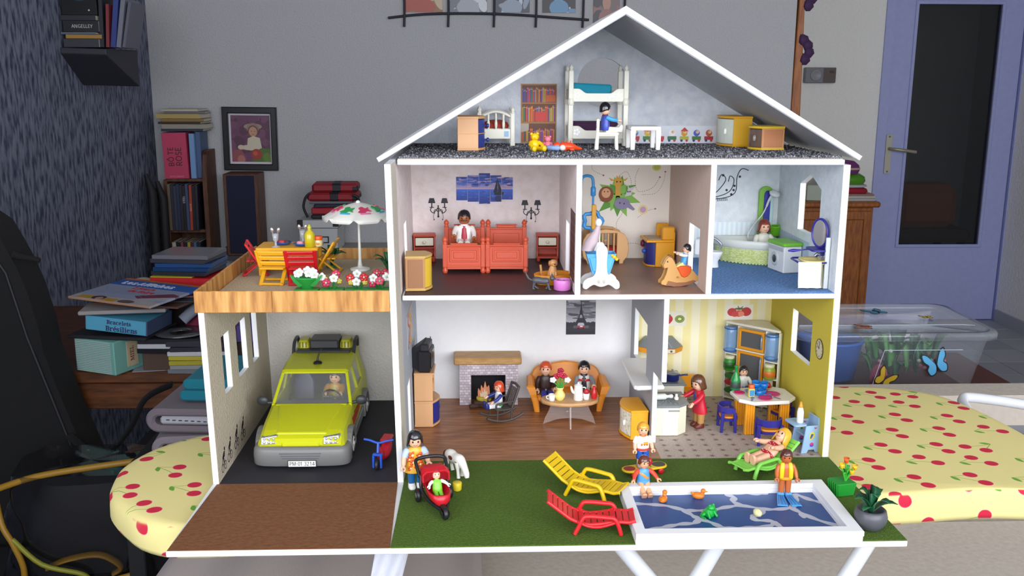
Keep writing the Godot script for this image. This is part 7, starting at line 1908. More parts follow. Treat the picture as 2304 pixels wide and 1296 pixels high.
func garden():
	var ly := 1.4
	# mother and push-chair
	var mo := figure({"hair": "17141a", "hk": "bob", "tail": 1, "skin": "e6b694", "top": "e2a92e", "short_sleeve": "a9c0e2", "skirt": 20.0, "legs": "1f5f9a", "shoes": "e4e2dc", "arm_l": [14, 18], "arm_r": [44, 16], "turn_head": -4, "nod": 10.0}, "mother in yellow flowered top and jeans standing behind the red pushchair", H(22, ly, 78), yaw(14))
	var b := Bd.new()
	var b2 := Bd.new()
	for q in [[-3.6, 41, 5.6, 3.6], [4.2, 39, 5.9, 4.0], [-2.6, 32.6, 6.4, 3.6], [5, 30, 6.6, 3.0], [-7, 36, 4.6, 2.6], [1, 25.6, 7.6, 3.2], [-6, 26, 6.6, 2.8]]:
		for i in 5: b.ball(P(q[0] + q[3] * 0.8 * cos(TAU * i / 5), q[1] + q[3] * 0.8 * sin(TAU * i / 5), q[2] - 0.5), q[3] * 0.62, q[3] * 0.6, 0.9, 8)
		b2.ball(P(q[0], q[1], q[2]), q[3] * 0.5, q[3] * 0.5, 0.8, 8)
	part(mo.get_node("torso"), "orange_flowers", b, m("d8561c", 0.36))
	part(mo.get_node("torso"), "pale_flower_centres", b2, m("f0dca4", 0.36))
	var t := thing("pushchair", "red three-wheeled pushchair with black handle and wheels on the lawn", "pushchair", H(49, ly, 128), 16)
	t.scale = Vector3.ONE * 0.9
	var rd := m("bd1626", 0.34)
	var bk := m("19191c", 0.42)
	# hooded seat opening forwards
	part(t, "seat_shell", Bd.new().loft([Bd.ell(12, 8, 20, 0, 8, 3), Bd.ell(17, 12.6, 24, 0, 6, 3), Bd.ell(24, 14, 24, 0, 4, 3), Bd.ell(25, 12.6, 22.6, 0, 4, 3), Bd.ell(18, 10.6, 20, 0, 6, 3), Bd.ell(16, 1, 1, 0, 6, 3)], false), rd)
	part(t, "back_shell", Bd.new().hexa([P(-14, 18, -22), P(14, 18, -22), P(-15, 40, -26), P(15, 40, -26), P(-14, 18, -18), P(14, 18, -18), P(-15, 41, -20), P(15, 41, -20)], 1), rd)
	var hd := []
	for q in [[-27, 13, 41], [-24, 15.6, 45], [-12, 17, 46], [-4, 17, 44]]: hd.append(PackedVector3Array([P(-q[1], 30, q[0]), P(-q[1], q[2] - 4, q[0]), P(-q[1] * 0.72, q[2], q[0]), P(q[1] * 0.72, q[2], q[0]), P(q[1], q[2] - 4, q[0]), P(q[1], 30, q[0]), P(q[1] - 1.6, 30, q[0]), P(q[1] - 1.6, q[2] - 5.4, q[0]), P(q[1] * 0.72 - 1, q[2] - 1.8, q[0]), P(-q[1] * 0.72 + 1, q[2] - 1.8, q[0]), P(-q[1] + 1.6, q[2] - 5.4, q[0]), P(-q[1] + 1.6, 30, q[0])]))
	part(t, "hood", Bd.new().loft(hd, true, false), rd)
	part(t, "handle", Bd.new().tube(curve([P(-17, 32, -18), P(-18.6, 42, -28), P(-17, 47.4, -37), P(0, 48.6, -40), P(17, 47.4, -37), P(18.6, 42, -28), P(17, 32, -18)], 4), 2.3, 8), bk)
	for s in [-1, 1]:
		part(t, "frame_bar", Bd.new().tube(curve([P(s * 16, 34, -18), P(s * 17, 20, -12), P(s * 13, 12, 6), P(s * 3, 8.6, 32)], 4), 2.2, 8), bk)
		part(t, "axle_arm", Bd.new().tube([P(s * 16, 20, -12), P(s * 18, 9, -18)], 2, 8), bk)
		var w := part(t, "rear_wheel", Bd.new().at(s * 20, 8.6, -18, 0, 0, 90).lathe([[5, -2.6], [7.6, -2.8], [8.6, -1.6], [8.6, 1.6], [7.6, 2.8], [5, 2.6]], 24), bk)
		part(w, "hub", Bd.new().at(s * 20, 8.6, -18, 0, 0, 90).lathe([[3.4, -3], [3.4, 3]], 14), m("8a8c90", 0.3, 0.4))
	part(t, "fork", Bd.new().tube([P(0, 12, 26), P(0, 11, 36)], 3.4, 10).box(-4.2, 8, 38, 1.6, 6, 12, 0.6).box(4.2, 8, 38, 1.6, 6, 12, 0.6), bk)
	part(t, "front_wheel", Bd.new().at(0, 7.6, 40, 0, 0, 90).lathe([[3, -2.6], [6.6, -2.8], [7.6, -1.6], [7.6, 1.6], [6.6, 2.8], [3, 2.6]], 24), bk)
	figure({"s": 0.56, "hair": "b01a28", "hk": "cap", "top": "7ac83a", "sleeve": "e6e6e2", "glove": "efefec", "legs": "7ac83a", "shoes": "8ad24a", "sit": true, "leg_angle": 74, "arm_l": [40, 52], "arm_r": [40, 52], "lean": -18.0}, "baby in lime green suit sitting in the red pushchair", H(49.6, ly + 17 - 14.3, 129), yaw(16))
	# piebald pony grazing
	t = thing("toy_pony", "white toy pony with brown patches grazing behind the pushchair", "pony", H(66, ly, 42), 34)
	var pw := m("e6e3da", 0.4)
	part(t, "body", Bd.new().tube(curve([P(0, 21, -16), P(0, 22, -9), P(0, 20.6, 0), P(0, 21.4, 9), P(0, 20, 15), P(0, 15, 21), P(0, 9, 25), P(0, 4.4, 27)], 3), [3.4, 5, 6, 6.6, 6.8, 6.6, 6.4, 6.4, 6.5, 6.6, 6.6, 6.2, 5.6, 5, 4.6, 4.2, 4, 3.9, 3.8, 3.4, 2.8, 2.4], 14), pw)
	for q in [[-3.6, 12, 14], [3.6, 11, 10], [-3.6, -12, -14], [3.6, -12, -10]]: part(t, "leg", Bd.new().tube(curve([P(q[0], 20, q[1]), P(q[0], 12, q[1] + (0.6 if q[1] > 0 else 1.4)), P(q[0], 9, (q[1] + q[2]) / 2.0 - (0.0 if q[1] > 0 else 1.6)), P(q[0], 0.6, q[2])], 3), [4.2, 3.8, 3.2, 2.6, 2.3, 2.1, 2, 2, 2.1, 2.3], 10), pw)
	for s in [-1, 1]: part(t, "ear", Bd.new().tube([P(s * 2, 12, 21), P(s * 3.4, 15, 20)], [1.3, 0.4], 6), pw)
	part(t, "tail", Bd.new().tube(curve([P(0, 23, -17), P(0, 21, -21), P(0, 12, -22), P(0, 6, -21)], 3), [1.4, 1.8, 2.2, 2.4, 2.4, 2.2, 2, 1.6, 1, 0.6], 8), m("5a2418", 0.4))
	b = Bd.new()
	for q in [[6.0, 22, 6, 2.6, 4.4], [6.3, 20, -8, 2.4, 3.6], [-6.0, 22, 0, 2.6, 5], [0.5, 26.6, -10, 3.6, 3.4], [-5.6, 20, 11, 2.4, 3.2], [4.0, 9, 24.4, 1.4, 2.6]]: b.ball(P(q[0], q[1], q[2]), 1.0 if absf(q[0]) > 3 else 3.4, q[3] if absf(q[0]) > 3 else 1.0, q[4], 10)
	part(t, "brown_patches", b, m("6a2416", 0.4))
	solo("toy_ball", "small yellow tub half hidden behind the pushchair", "tub", Bd.new().lathe([[4, 0], [5, 1], [5.4, 9], [4.6, 10], [0.1, 10]], 16), m("d9c42c", 0.4), H(70, ly, 88))
	# loungers
	lounger("yellow sun lounger standing between the lawn's middle and the pool", "d8b30c", H(217, ly, 99), yaw(-30), 1.08)
	lounger("red sun lounger at the pool's front left corner", "d4222a", H(213, ly, 185), yaw(-4), 1.06)
	lounger("pale green sun lounger under the woman in the red bikini", "7fcf52", H(436, ly, 41), yaw(-153))
	var bik := figure({"hair": "e2a62a", "hk": "long", "skin": "e4b090", "top": "e4b090", "legs": "e4b090", "shoes": "bare", "leg_angle": 86, "lean": -56.0, "arm_l": [38, 12], "arm_r": [36, 14], "sit": true, "nod": 10.0}, "blonde woman in red spotted bikini lying on the green lounger", H(440, ly + 14.0 - 22, 39), yaw(-63))
	for q in [[25.6, 30.4, 9.7, 6.6], [38.6, 44.4, 9.3, 6.1]]:
		b = Bd.new()
		b.x = Transform3D(Basis.from_euler(P(deg_to_rad(-56), 0, 0)), P(0, 27, 0) - Basis.from_euler(P(deg_to_rad(-56), 0, 0)) * P(0, 27, 0))
		b.body([[q[0], q[2], q[3]], [q[0] + 0.8, q[2] + 0.7, q[3] + 0.7], [q[1] - 0.8, q[2] + 0.3, q[3] + 0.5], [q[1], q[2] - 0.3, q[3]]], 18)
		var bi := part(bik, "bikini_top" if q[0] > 30 else "bikini_briefs", b, m("b01626", 0.36))
		b = Bd.new()
		b.x = Transform3D(Basis.from_euler(P(deg_to_rad(-56), 0, 0)), P(0, 27, 0) - Basis.from_euler(P(deg_to_rad(-56), 0, 0)) * P(0, 27, 0))
		for i in 12:
			var a := PI * (i + 0.5) / 12.0
			b.ball(P((q[2] + 0.4) * cos(a), q[0] + 1.6 + (i % 3) * 1.2, (q[3] + 0.5) * sin(a)), 0.5, 0.5, 0.4, 6)
		part(bi, "white_dots", b, m("f0e6e2", 0.4))
	# skateboard and boy
	t = thing("skateboard", "yellow skateboard with black and red deck behind the pool", "skateboard", H(292, ly, 46), 19)
	b = Bd.new()
	b.x = Transform3D(Basis(Vector3.RIGHT, P(0, 0, -1), Vector3.UP), Vector3.ZERO)
	b.prism(rrect(0, 0, 58, 19, 9.2, 6), 6.4, 9.0, 0.8); part(t, "deck", b, m("d6b41c", 0.36))
	b = Bd.new()
	b.x = Transform3D(Basis(Vector3.RIGHT, P(0, 0, -1), Vector3.UP), Vector3.ZERO)
	b.prism(rrect(19, 0, 16, 14, 6.4, 5), 8.8, 9.3, 0); part(t, "black_nose_print", b, m("1e1a16", 0.4))
	b = Bd.new()
	b.x = Transform3D(Basis(Vector3.RIGHT, P(0, 0, -1), Vector3.UP), Vector3.ZERO)
	b.prism(rrect(-20, 0, 14, 13, 6, 5), 8.8, 9.3, 0); part(t, "red_tail_print", b, m("8a1a1e", 0.4))
	b = Bd.new()
	b.x = Transform3D(Basis(Vector3.RIGHT, P(0, 0, -1), Vector3.UP), Vector3.ZERO)
	for i in 4: b.prism(V([-10 + i * 5, -5, -8 + i * 5, -5, -5 + i * 5, 5, -7 + i * 5, 5]), 8.8, 9.2, 0)
	part(t, "zigzag_print", b, m("8f6a14", 0.4))
	for x in [-18, 18]:
		part(t, "axle", Bd.new().box(x, 5, 0, 4, 3, 16, 0.6), m("8a1c20", 0.4))
		for z in [-8, 8]: part(t, "wheel", Bd.new().at(x, 3.6, z, 90).lathe([[1.4, -2], [3.4, -1.8], [3.6, 0], [3.4, 1.8], [1.4, 2]], 16), m("b3161e", 0.36))
	var boy := figure({"s": 0.79, "hair": "d99a28", "hk": "short", "skin": "e8b592", "top": "eceae4", "short_sleeve": "eceae4", "collar": "c86a2a", "belt": "c2402a", "shorts": "1d56b0", "shoes": "9a8276", "arm_l": [6, 10], "arm_r": [2, 16], "turn_head": -4}, "blond boy in white lorry T-shirt and blue shorts on the skateboard", H(289, ly + 9.4, 46), yaw(4))
	b = Bd.new(0.79).box(3.4, 38.6, 6.3, 7, 4, 0.8, 0.3).box(-2.8, 37.4, 6.5, 3, 2.4, 0.8, 0.3)
	part(boy.get_node("torso"), "lorry_print", b, m("e0a01e", 0.36))
	b = Bd.new(0.79)
	for x in [-3, 1.4, 5.2]: b.ball(P(x, 35.8, 6.6), 1.1, 1.1, 0.5, 8)
	b.box(1.4, 36.6, 6.6, 11, 0.5, 0.7, 0.1)
	part(boy.get_node("torso"), "lorry_wheels", b, m("b3362a", 0.36))
	# pool
	var wh := m("e9eaec", 0.5)
	t = thing("toy_pool", "white foam-board paddling pool with blue printed water at the lawn's front right", "swimming pool", H(0, 0, 0))
	var up := Transform3D(Basis(Vector3.RIGHT, P(0, 0, -1), Vector3.UP), Vector3.ZERO)
	b = Bd.new(); b.x = up
	b.prism(holed([Q(253, -225.5), Q(485, -225.5), Q(487, -97), Q(253, -101)], [Q(264, -214), Q(472.4, -214), Q(473.4, -108), Q(264, -112)]), 1.3, 7.4, 0.5)
	part(t, "pool_wall", b, wh)
	b = Bd.new(); b.x = up
	b.prism(holed([Q(253, -226.4), Q(485.6, -226.4), Q(487.6, -96.6), Q(252.6, -100.6)], [Q(264, -214), Q(472.4, -214), Q(473.4, -108), Q(264, -112)]), 7.6, 13.6, 0.5)
	part(t, "pool_rim", b, wh)
	var cv := Cv.new(840, 440, Color("234a86"))
	cv.speck(900, 2.0, [Color("284f8c"), Color("1f457e"), Color("2c5594")], rng)
	var fo := Color("b2b5c4")
	for q in [[0, 100, 70, 110, 150, 128, 215, 170, 260, 180, 340, 178, 410, 150, 480, 136, 560, 170, 620, 178, 690, 160, 720, 120, 745, 60, 760, 30, 800, 80, 840, 110], [480, 136, 455, 90, 470, 50, 450, 14, 520, 4, 580, 14, 620, 8], [215, 170, 245, 230, 260, 260, 240, 300, 180, 310, 120, 330, 60, 352, 0, 370], [260, 260, 310, 300, 345, 345, 400, 356, 470, 350, 540, 340, 575, 310, 560, 290, 505, 280, 500, 245, 540, 225, 560, 175], [345, 345, 370, 390, 372, 440], [575, 310, 590, 350, 610, 400, 618, 440], [690, 160, 720, 220, 770, 290, 840, 350], [770, 420, 800, 400, 840, 396], [720, 220, 716, 260]]:
		var p := []
		for i in range(0, q.size(), 2): p.append(Q(q[i], q[i + 1]))
		p = curve(p, 8)
		for i in p.size() - 1: cv.line([p[i], p[i + 1]], 26 + 7 * sin(i * 0.7), fo)
	b = Bd.new(); b.uvr = [0, 2, 263, 215, 474, 107]
	b.box(368.5, 2.2, 161, 210, 1.2, 107, 0.1)
	part(t, "water_print", b, pic(cv, 0.4))
	var girl := figure({"s": 0.74, "hair": "5e2c22", "hk": "short", "skin": "dca47c", "top": "4a92cc", "legs": "dca47c", "shoes": "bare", "sit": true, "leg_angle": 52, "sleeve": "e0442e", "arm_l": [30, 42], "arm_r": [30, 42], "belt": "4a92cc", "turn_head": 10}, "girl in blue swimsuit and red armbands sitting on the pool's back edge", H(281, 14.0 - 18.3, 103), yaw(8))
	part(girl, "hair_bunch", Bd.new(0.74).ball(P(10, 57, -6), 5, 6.6, 4.4), m("b01a22", 0.3))
	b = Bd.new(0.74); b.at(0, 38, 0, 0, 0, -38).body([[-1.6, 10.4, 6.9], [-0.6, 10.7, 7.2], [1.4, 10.7, 7.2], [2.4, 10.4, 6.9]], 18)
	part(girl.get_node("torso"), "orange_sash", b, m("d08a3a", 0.36))
	var vest := figure({"s": 0.80, "hair": "4a2014", "hk": "short", "skin": "b55f2c", "top": "b55f2c", "legs": "b55f2c", "shoes": "none", "belt": "e0941c", "arm_l": [24, 16], "arm_r": [8, 18], "turn_head": -6}, "brown-skinned child in yellow swim vest and blue flippers at the pool", H(438, 3.0, 117), yaw(-4))
	for s in [-1, 1]:
		part(vest, "swim_vest", Bd.new(0.8).body([[29, 2.6, 2.4, s * 6.6, 5.0, 3], [31, 3.2, 3.0, s * 6.4, 5.0, 3], [42, 3.4, 3.2, s * 6.2, 4.6, 3], [49, 3.0, 3.4, s * 5.4, 2.6, 3], [51, 2.2, 2.6, s * 5.0, 1.6, 3]], 14), m("e2bd14", 0.36))
		part(vest, "foot", Bd.new(0.8).body([[1.2, 3.4, 5.4, s * 4.7, 1.6], [3.8, 3.6, 5, s * 4.7, 1], [6.4, 3.3, 3.8, s * 4.7, 0.2]], 14), m("b55f2c", 0.4))
		var fl := part(vest, "flipper", Bd.new(0.8).at(0, 0, 0, 0, s * 6.0).hexa([P(s * 5 - 4, 0.3, -3), P(s * 5 + 4, 0.3, -3), P(s * 5 - 4, 3.2, -3), P(s * 5 + 4, 3.2, -3), P(s * 6 - 7.4, 0.3, 36), P(s * 6 + 7.4, 0.3, 36), P(s * 6 - 7.4, 1.6, 36), P(s * 6 + 7.4, 1.6, 36)], 0.6).box(s * 5, 4.6, 3, 9.4, 4.4, 7, 1.4), m("4f9fdc", 0.34))
		for i in [-1, 0, 1]: part(fl, "rib", Bd.new(0.8).at(0, 0, 0, 0, s * 6.0).tube([P(s * 5 + i * 2, 4.2, 8), P(s * 5.8 + i * 5, 2.0, 33)], 0.7, 6), m("3a86c8", 0.34))
		part(fl, "red_badge", Bd.new(0.8).at(s * 5.0, 6.9, 3.4, 90).prism([Q(-2.6, -1.6), Q(2.6, -1.6), Q(0, 2.2)], -0.3, 0.3, 0), m("c23a2c", 0.4))
	# floating toys
	for q in [[299, 128, 150, "orange toy duck next to the girl's feet in the pool"], [340, 120, 74, "orange toy duck floating alone at the pool's back"]]:
		t = thing("toy_duck", q[3], "duck", H(q[0], 3.0, q[1]), q[2], "orange ducks in the pool")
		var om := m("d8771c", 0.34)
		part(t, "body", Bd.new().body([[0.1, 3, 4], [1.4, 4.4, 6.4], [4, 4.6, 7, 0, 0], [6, 3, 4.6, 0, -0.6], [6.8, 1, 2, 0, -1]], 16).tube([P(0, 4.4, -5), P(0, 6.6, -8.6)], [2.2, 0.4], 8), om)
		var h := part(t, "head", Bd.new().tube([P(0, 4.6, 4), P(0, 8, 5)], [2.4, 2.2], 10).ball(P(0, 9.2, 5.4), 2.8, 2.6, 2.9), om)
		part(h, "beak", Bd.new().ball(P(0, 8.6, 8.8), 1.4, 0.7, 1.8, 8), m("d8901c", 0.34))
	t = thing("toy_frog", "green toy frog in the front of the pool", "frog", H(341, 3.0, 165), 30)
	var fg := m("12a23a", 0.32)
	part(t, "body", Bd.new().body([[0.1, 4.4, 5.4], [2, 6, 7.4], [5, 5.4, 6.6], [8.4, 4, 4.6, 0, 1.6], [11, 3, 3.2, 0, 2.6], [12, 1, 1, 0, 2.6]], 14), fg)
	part(t, "head", Bd.new().ball(P(0, 11, 4), 4.4, 3.2, 3.8), fg)
	for s in [-1, 1]:
		part(t, "eye", Bd.new().ball(P(s * 2.6, 13.8, 4.2), 1.5, 1.5, 1.5, 8), fg)
		part(t, "hind_leg", Bd.new().tube(curve([P(s * 5, 3, -3), P(s * 8, 4.6, 2), P(s * 8, 1.2, -3), P(s * 8.6, 0.9, 5)], 3), [2.2, 2.3, 2.3, 2.2, 2, 1.8, 1.6, 1.4, 1.2, 1.0], 8), fg)
		part(t, "front_leg", Bd.new().tube([P(s * 4, 6, 4), P(s * 5, 1, 8)], [1.5, 1.2], 8), fg)
	solo("toy_shell", "cream toy shell lying in the pool right of the frog", "shell", Bd.new().at(0, 3.6, 0, 8, 20).body([[-3.4, 2.6, 3.4], [-2, 4.0, 5.4], [1, 4.2, 5.6], [3, 2.6, 3.6], [3.6, 1, 1.2]], 16), m("dfd9a2", 0.4), H(394, 3.0, 166))
	# pots
	t = thing("tulip_box", "green square planter of yellow and orange tulips beside the pool", "planter", H(507, ly, 108), 12)
	t.scale = Vector3.ONE * 0.92
	var gn := m("1c8a2c", 0.4)
	part(t, "box", Bd.new().hexa([P(-11, 0, -10), P(11, 0, -10), P(-13, 17, -12), P(13, 17, -12), P(-11, 0, 10), P(11, 0, 10), P(-13, 17, 12), P(13, 17, 12)], 0.8), gn)
	for i in 5: part(t, "fluting", Bd.new().tube([P(-11.6, 0.6, -8 + i * 4.0), P(-13.4, 16.6, -9.6 + i * 4.8)], 1.3, 6), gn)
	for i in 6: leaf(t, P(3, 16, 2), TAU * i / 6.0 + 0.3, 14 + (i % 2) * 4, 10, 4.4, "3fae34")
	for q in [[-4, 38, 3, "e2b51c"], [7, 31, 8, "e2b51c"], [14, 34, 3, "e2b51c"], [5, 42, -2, "e2571c"]]:
		part(t, "stem", Bd.new().tube([P(3, 16, 2), P(3 + (q[0] - 3) * 0.5, 26, 2 + (q[2] - 2) * 0.5), P(q[0], q[1] - 3, q[2])], 1.0, 6), m("3fae34", 0.4))
		part(t, "tulip", Bd.new().at(q[0], q[1] - 4, q[2]).lathe([[1, 0], [2.6, 1.4], [2.8, 4], [3.6, 7], [2.8, 6.4], [1.6, 3], [0.1, 2.4]], 10), m(q[3], 0.36))
	t = thing("aloe_pot", "round grey pot with dark green pointed leaves at the lawn's front right corner", "potted plant", H(505, ly, 194))
	part(t, "pot", Bd.new().lathe([[9, 0], [12, 1], [16, 8], [17, 14], [15.4, 20.4], [13.4, 22], [12.6, 21], [14, 15], [10, 15], [0.1, 15]], 28), m("53545a", 0.4))
	for i in 9: leaf(t, P(0, 15, 0), TAU * i / 9.0 + 0.2, [14, 20, 26][i % 3], [26, 20, 14][i % 3], 9, "1d5a38")
	leaf(t, P(0, 15, 0), -0.4, 30, 4, 9, "1d5a38")

func wbox(called: String, label: String, cat: String, c: Vector3, s: Vector3, hex: String, turn := 0.0, group := "", rough := 0.55, bev := 2.0) -> MeshInstance3D:
	return solo(called, label, cat, Bd.new().box(0, s.y / 2, 0, s.x, s.y, s.z, bev), m(hex, rough), H(c.x, c.y, c.z), turn, group)

# a flat book lying down: cover and pages
func flatbook(label: String, c: Vector3, s: Vector3, hex: String, turn := 0.0, tilt := 0.0, group := "", called := "book", pages := "c9c3b4") -> Node3D:
	var t := thing(called, label, "book" if called == "book" else called.replace("_", " "), H(c.x, c.y, c.z), turn, group)
	t.rotation_degrees.z = tilt
	part(t, "pages", Bd.new().box(0, s.y / 2, 0, s.x - 3, s.y - 2, s.z - 3, 0.3), m(pages, 0.8))
	part(t, "cover", Bd.new().box(0, 0.6, 0, s.x, 1.2, s.z, 0.3).box(0, s.y - 0.6, 0, s.x, 1.2, s.z, 0.3).box(0, s.y / 2, s.z / 2 - 0.6, s.x, s.y, 1.2, 0.4), m(hex, 0.45))
	return t
func standbook(label: String, c: Vector3, s: Vector3, hex: String, lean := 0.0, group := "", turn := 0.0) -> Node3D:
	var t := thing("book", label, "book", H(c.x, c.y, c.z), turn, group)
	t.rotation_degrees.z = lean
	part(t, "pages", Bd.new().box(0, s.y / 2, -1, s.x - 2, s.y - 3, s.z - 3, 0.3), m("bfb9ac", 0.8))
	part(t, "cover", Bd.new().box(-s.x / 2 + 0.5, s.y / 2, 0, 1, s.y, s.z, 0.3).box(s.x / 2 - 0.5, s.y / 2, 0, 1, s.y, s.z, 0.3).box(0, s.y / 2, s.z / 2 - 0.7, s.x, s.y, 1.4, 0.5), m(hex, 0.45))
	return t

func room_things():
	ironing()
	var pine := grain([[0.0, "7a3f18"], [0.5, "96551f"], [1.0, "ab672c"]], 0.5, 0.02, P(3, 0.5, 3), 0.45)
	var walnut := grain([[0.0, "3f2415"], [0.5, "563220"], [1.0, "6a4028"]], 0.5, 0.02, P(3, 0.5, 3), 0.5)
	# ---- bookcase tower against the back wall
	var t := thing("bookcase", "narrow brown wooden media tower against the grey wall", "bookcase", H(0, 0, 0))
	part(t, "side", Bd.new().prism([Q(650, -880), Q(795, -880), Q(795, 190), Q(690, 190), Q(672, 175), Q(650, 90)], -9, 9, 2), walnut)
	(t.get_child(0) as Node3D).transform = Transform3D(Basis(Vector3.UP, PI / 2), P(-0.972, 0, -2.0 + 2.0))
	part(t, "side", Bd.new().box(-1123, -400, -2722, 14, 960, 145, 1.5), walnut)
	(t.get_child(0) as Node3D).transform = Transform3D(Basis(Vector3.UP, PI / 2), P(-0.972, 0, -2.0))
	for y in [78, -122, -330, -560]: part(t, "shelf", Bd.new().box(-1049, y, -2722, 136, 12, 140, 1), walnut)
	part(t, "back", Bd.new().box(-1049, -400, -2796, 136, 950, 6, 0.5), walnut)
	var pb := standbook("thick pink book with black capitals on top of the media tower", P(-1074, 84.6, -2700), P(92, 176, 110), "b8385c", 1.0)
	lettering(pb, "BÔ TE", m("3a1420", 0.6), 20, P(-16, 84, 55.6), P(0, 0, 90), "Droid Sans")
	lettering(pb, "ROSE", m("3a1420", 0.6), 22, P(14, 84, 55.6), P(0, 0, 90), "Droid Sans")
	lettering(pb, "PETIT CADEAU", m("d98aa4", 0.6), 6, P(0, 8, 55.6))
	standbook("pale blue book leaning between the pink book and the tower's side", P(-1012, 84.6, -2702), P(20, 172, 100), "6f93c0", 0.0)
	standbook("slate blue book next to the pale blue one on the media tower", P(-992, 84.6, -2720), P(18, 178, 104), "45597e", 0.0)
	var yy := 265.0
	for q in [["2a2c40", 9, 160, 0], ["8a8678", 18, 168, 2], ["3f2c18", 8, 164, -2], ["7e6434", 12, 160, 1], ["b09a62", 18, 170, -3], ["5a5a64", 8, 150, 3], ["b3ae9c", 9, 140, -1]]:
		flatbook("book lying in the pile above the pink book, %s cover" % {"2a2c40": "navy", "8a8678": "grey", "3f2c18": "dark brown", "7e6434": "ochre", "b09a62": "straw-coloured", "5a5a64": "slate", "b3ae9c": "topmost ivory"}[q[0]], P(-1046 + q[3] * 3, yy, -2715), P(q[2], q[1], 120), q[0], q[3] * 1.5, 0.0, "books lying on top of the media tower")
		yy += q[1] + 0.4
	var dv := ["6a5a4c", "2a2c38", "34364a", "22304a", "2a2230", "1a1a22", "3a4a6a", "a03a28", "15161e", "1e1e2a"]
	var names := ["brown-edged", "black", "slate", "dark blue", "plum", "jet black", "steel blue", "red", "charcoal", "ink blue"]
	var px := -1112.0
	for i in 10:
		var w := 11.4
		var o := standbook("%s film case on the tower's upper shelf, place %d from the left end" % [names[i], i + 1], P(px + w / 2, -115.6, -2690), P(w - 0.6, 180 - (i % 3) * 3, 120), dv[i], -1.0 if i > 6 else 0.0, "film cases on the media tower's upper shelf")
		if i == 5: lettering(o, "STEEL", m("c9ccd4", 0.5), 8, P(0, 120, 60.4), P(0, 0, 90))
		if i == 7: lettering(o, "ROUTE", m("e0b0a0", 0.5), 7, P(0, 90, 60.4), P(0, 0, 90))
		px += w
	px = -1110.0
	for q in [["b3aea2", 16, "white"], ["14141a", 18, "black"], ["8a3a48", 10, "dusty red"], ["1c1c24", 16, "ink black"], ["a89a34", 12, "yellow"], ["5a1c28", 12, "wine red"], ["3a6a8a", 12, "sea blue"], ["20242c", 16, "graphite"]]:
		standbook("%s case on the tower's lower shelf" % q[2], P(px + q[1] / 2.0, -323.6, -2695), P(q[1] - 0.8, 160, 120), q[0], 0.0, "cases on the media tower's lower shelf")
		px += q[1]
	# ---- portrait and loudspeaker
	t = thing("picture_frame", "black framed studio photograph of a small child on the grey wall", "picture", H(-818, 229, -2799), 0)
	t.rotation_degrees.z = -0.6
	part(t, "frame", Bd.new().prism(holed(rect(-107, -125, 107, 125), rect(-84, -100, 84, 100)), 0, 24, 3), m("121218", 0.35))
	part(t, "mat", Bd.new().prism(holed(rect(-85, -101, 85, 101), rect(-77, -92, 77, 92)), 2, 8, 0.5), m("c9c4cc", 0.7))
	var cv := Cv.new(200, 240, Color("5e3550"))
	cv.speck(120, 22, [Color("663a58"), Color("573048"), Color("6f4260")], rng)
	cv.ell(112, 58, 46, 16, Color("9a8478")).ell(112, 66, 32, 26, Color("8a7468")).ell(112, 82, 27, 30, Color("6a4632")).ell(112, 84, 21, 25, Color("b98a72"))
	cv.ell(104, 82, 2.4, 2, Color("3a2420")).ell(121, 82, 2.4, 2, Color("3a2420")).line(V([106, 96, 112, 99, 119, 96]), 2, Color("8a4a44"))
	cv.poly(V([84, 118, 112, 106, 146, 116, 156, 178, 92, 180, 36, 172, 38, 158, 80, 152]), Color("c6bca6")).ell(48, 164, 16, 12, Color("c9b8a0"))
	cv.ell(30, 210, 34, 34, Color("8a4a50")).ell(48, 226, 20, 22, Color("a86a60")).poly(V([98, 200, 150, 168, 200, 172, 200, 240, 110, 240]), Color("4a6a24")).ell(126, 200, 28, 28, Color("9a3428")).ell(120, 196, 12, 12, Color("b8503a")).ell(180, 216, 22, 24, Color("5e7e2a"))
	var b := Bd.new(); b.uvr = [0, 1, -78, -93, 78, 93]
	b.box(0, 0, 3, 156, 186, 2, 0); part(t, "photograph", b, pic(cv, 0.35))
	t = thing("loudspeaker", "tall wooden loudspeaker with dark blue cloth front under the portrait", "loudspeaker", H(-838, 0, -2720))
	part(t, "cabinet", Bd.new().box(0, -62, -6, 134, 324, 120, 2), walnut)
	part(t, "cloth_front", Bd.new().box(0, -60, 55, 108, 308, 5, 2), m("20213a", 0.95, 0, "cloth"))
	part(t, "badge", Bd.new().box(40, -206, 58, 24, 14, 2, 0.5), m("8a7a4a", 0.4, 0.5))
	solo("wall_bracket", "grey bracket carrying the loudspeaker", "bracket", Bd.new().box(-850, -234, -2735, 160, 18, 128, 1).box(-916, -216, -2735, 18, 40, 128, 1), m("44464e", 0.5), P(0, HB, 0))
	# ---- grey archive box with red wallets
	t = thing("sideboard", "low pale sideboard behind the terrace carrying the archive box", "cabinet", H(-480, 0, -2640))
	part(t, "body", Bd.new().box(0, -545, 0, 420, 670, 290, 3), m("8d8a84", 0.6))
	part(t, "top", Bd.new().box(0, -201, 0, 440, 18, 304, 3), m("97948e", 0.5))
	for s in [-1, 1]: part(t, "door", Bd.new().box(s * 103, -545, 147, 200, 640, 8, 2), m("8f8c86", 0.6))
	t = thing("archive_box", "white-grey archive box with metal corners and label holder", "storage box", H(-525, -191.6, -2650))
	part(t, "box", Bd.new().box(0, 48, 0, 146, 96, 180, 1.5), m("b9bbbc", 0.7))
	part(t, "lid", Bd.new().box(0, 110, 0, 154, 30, 188, 1.5), m("bcbebf", 0.7))
	part(t, "lid_edge", Bd.new().box(0, 95, 0, 155, 2, 189, 0.3), m("2a2c30", 0.5))
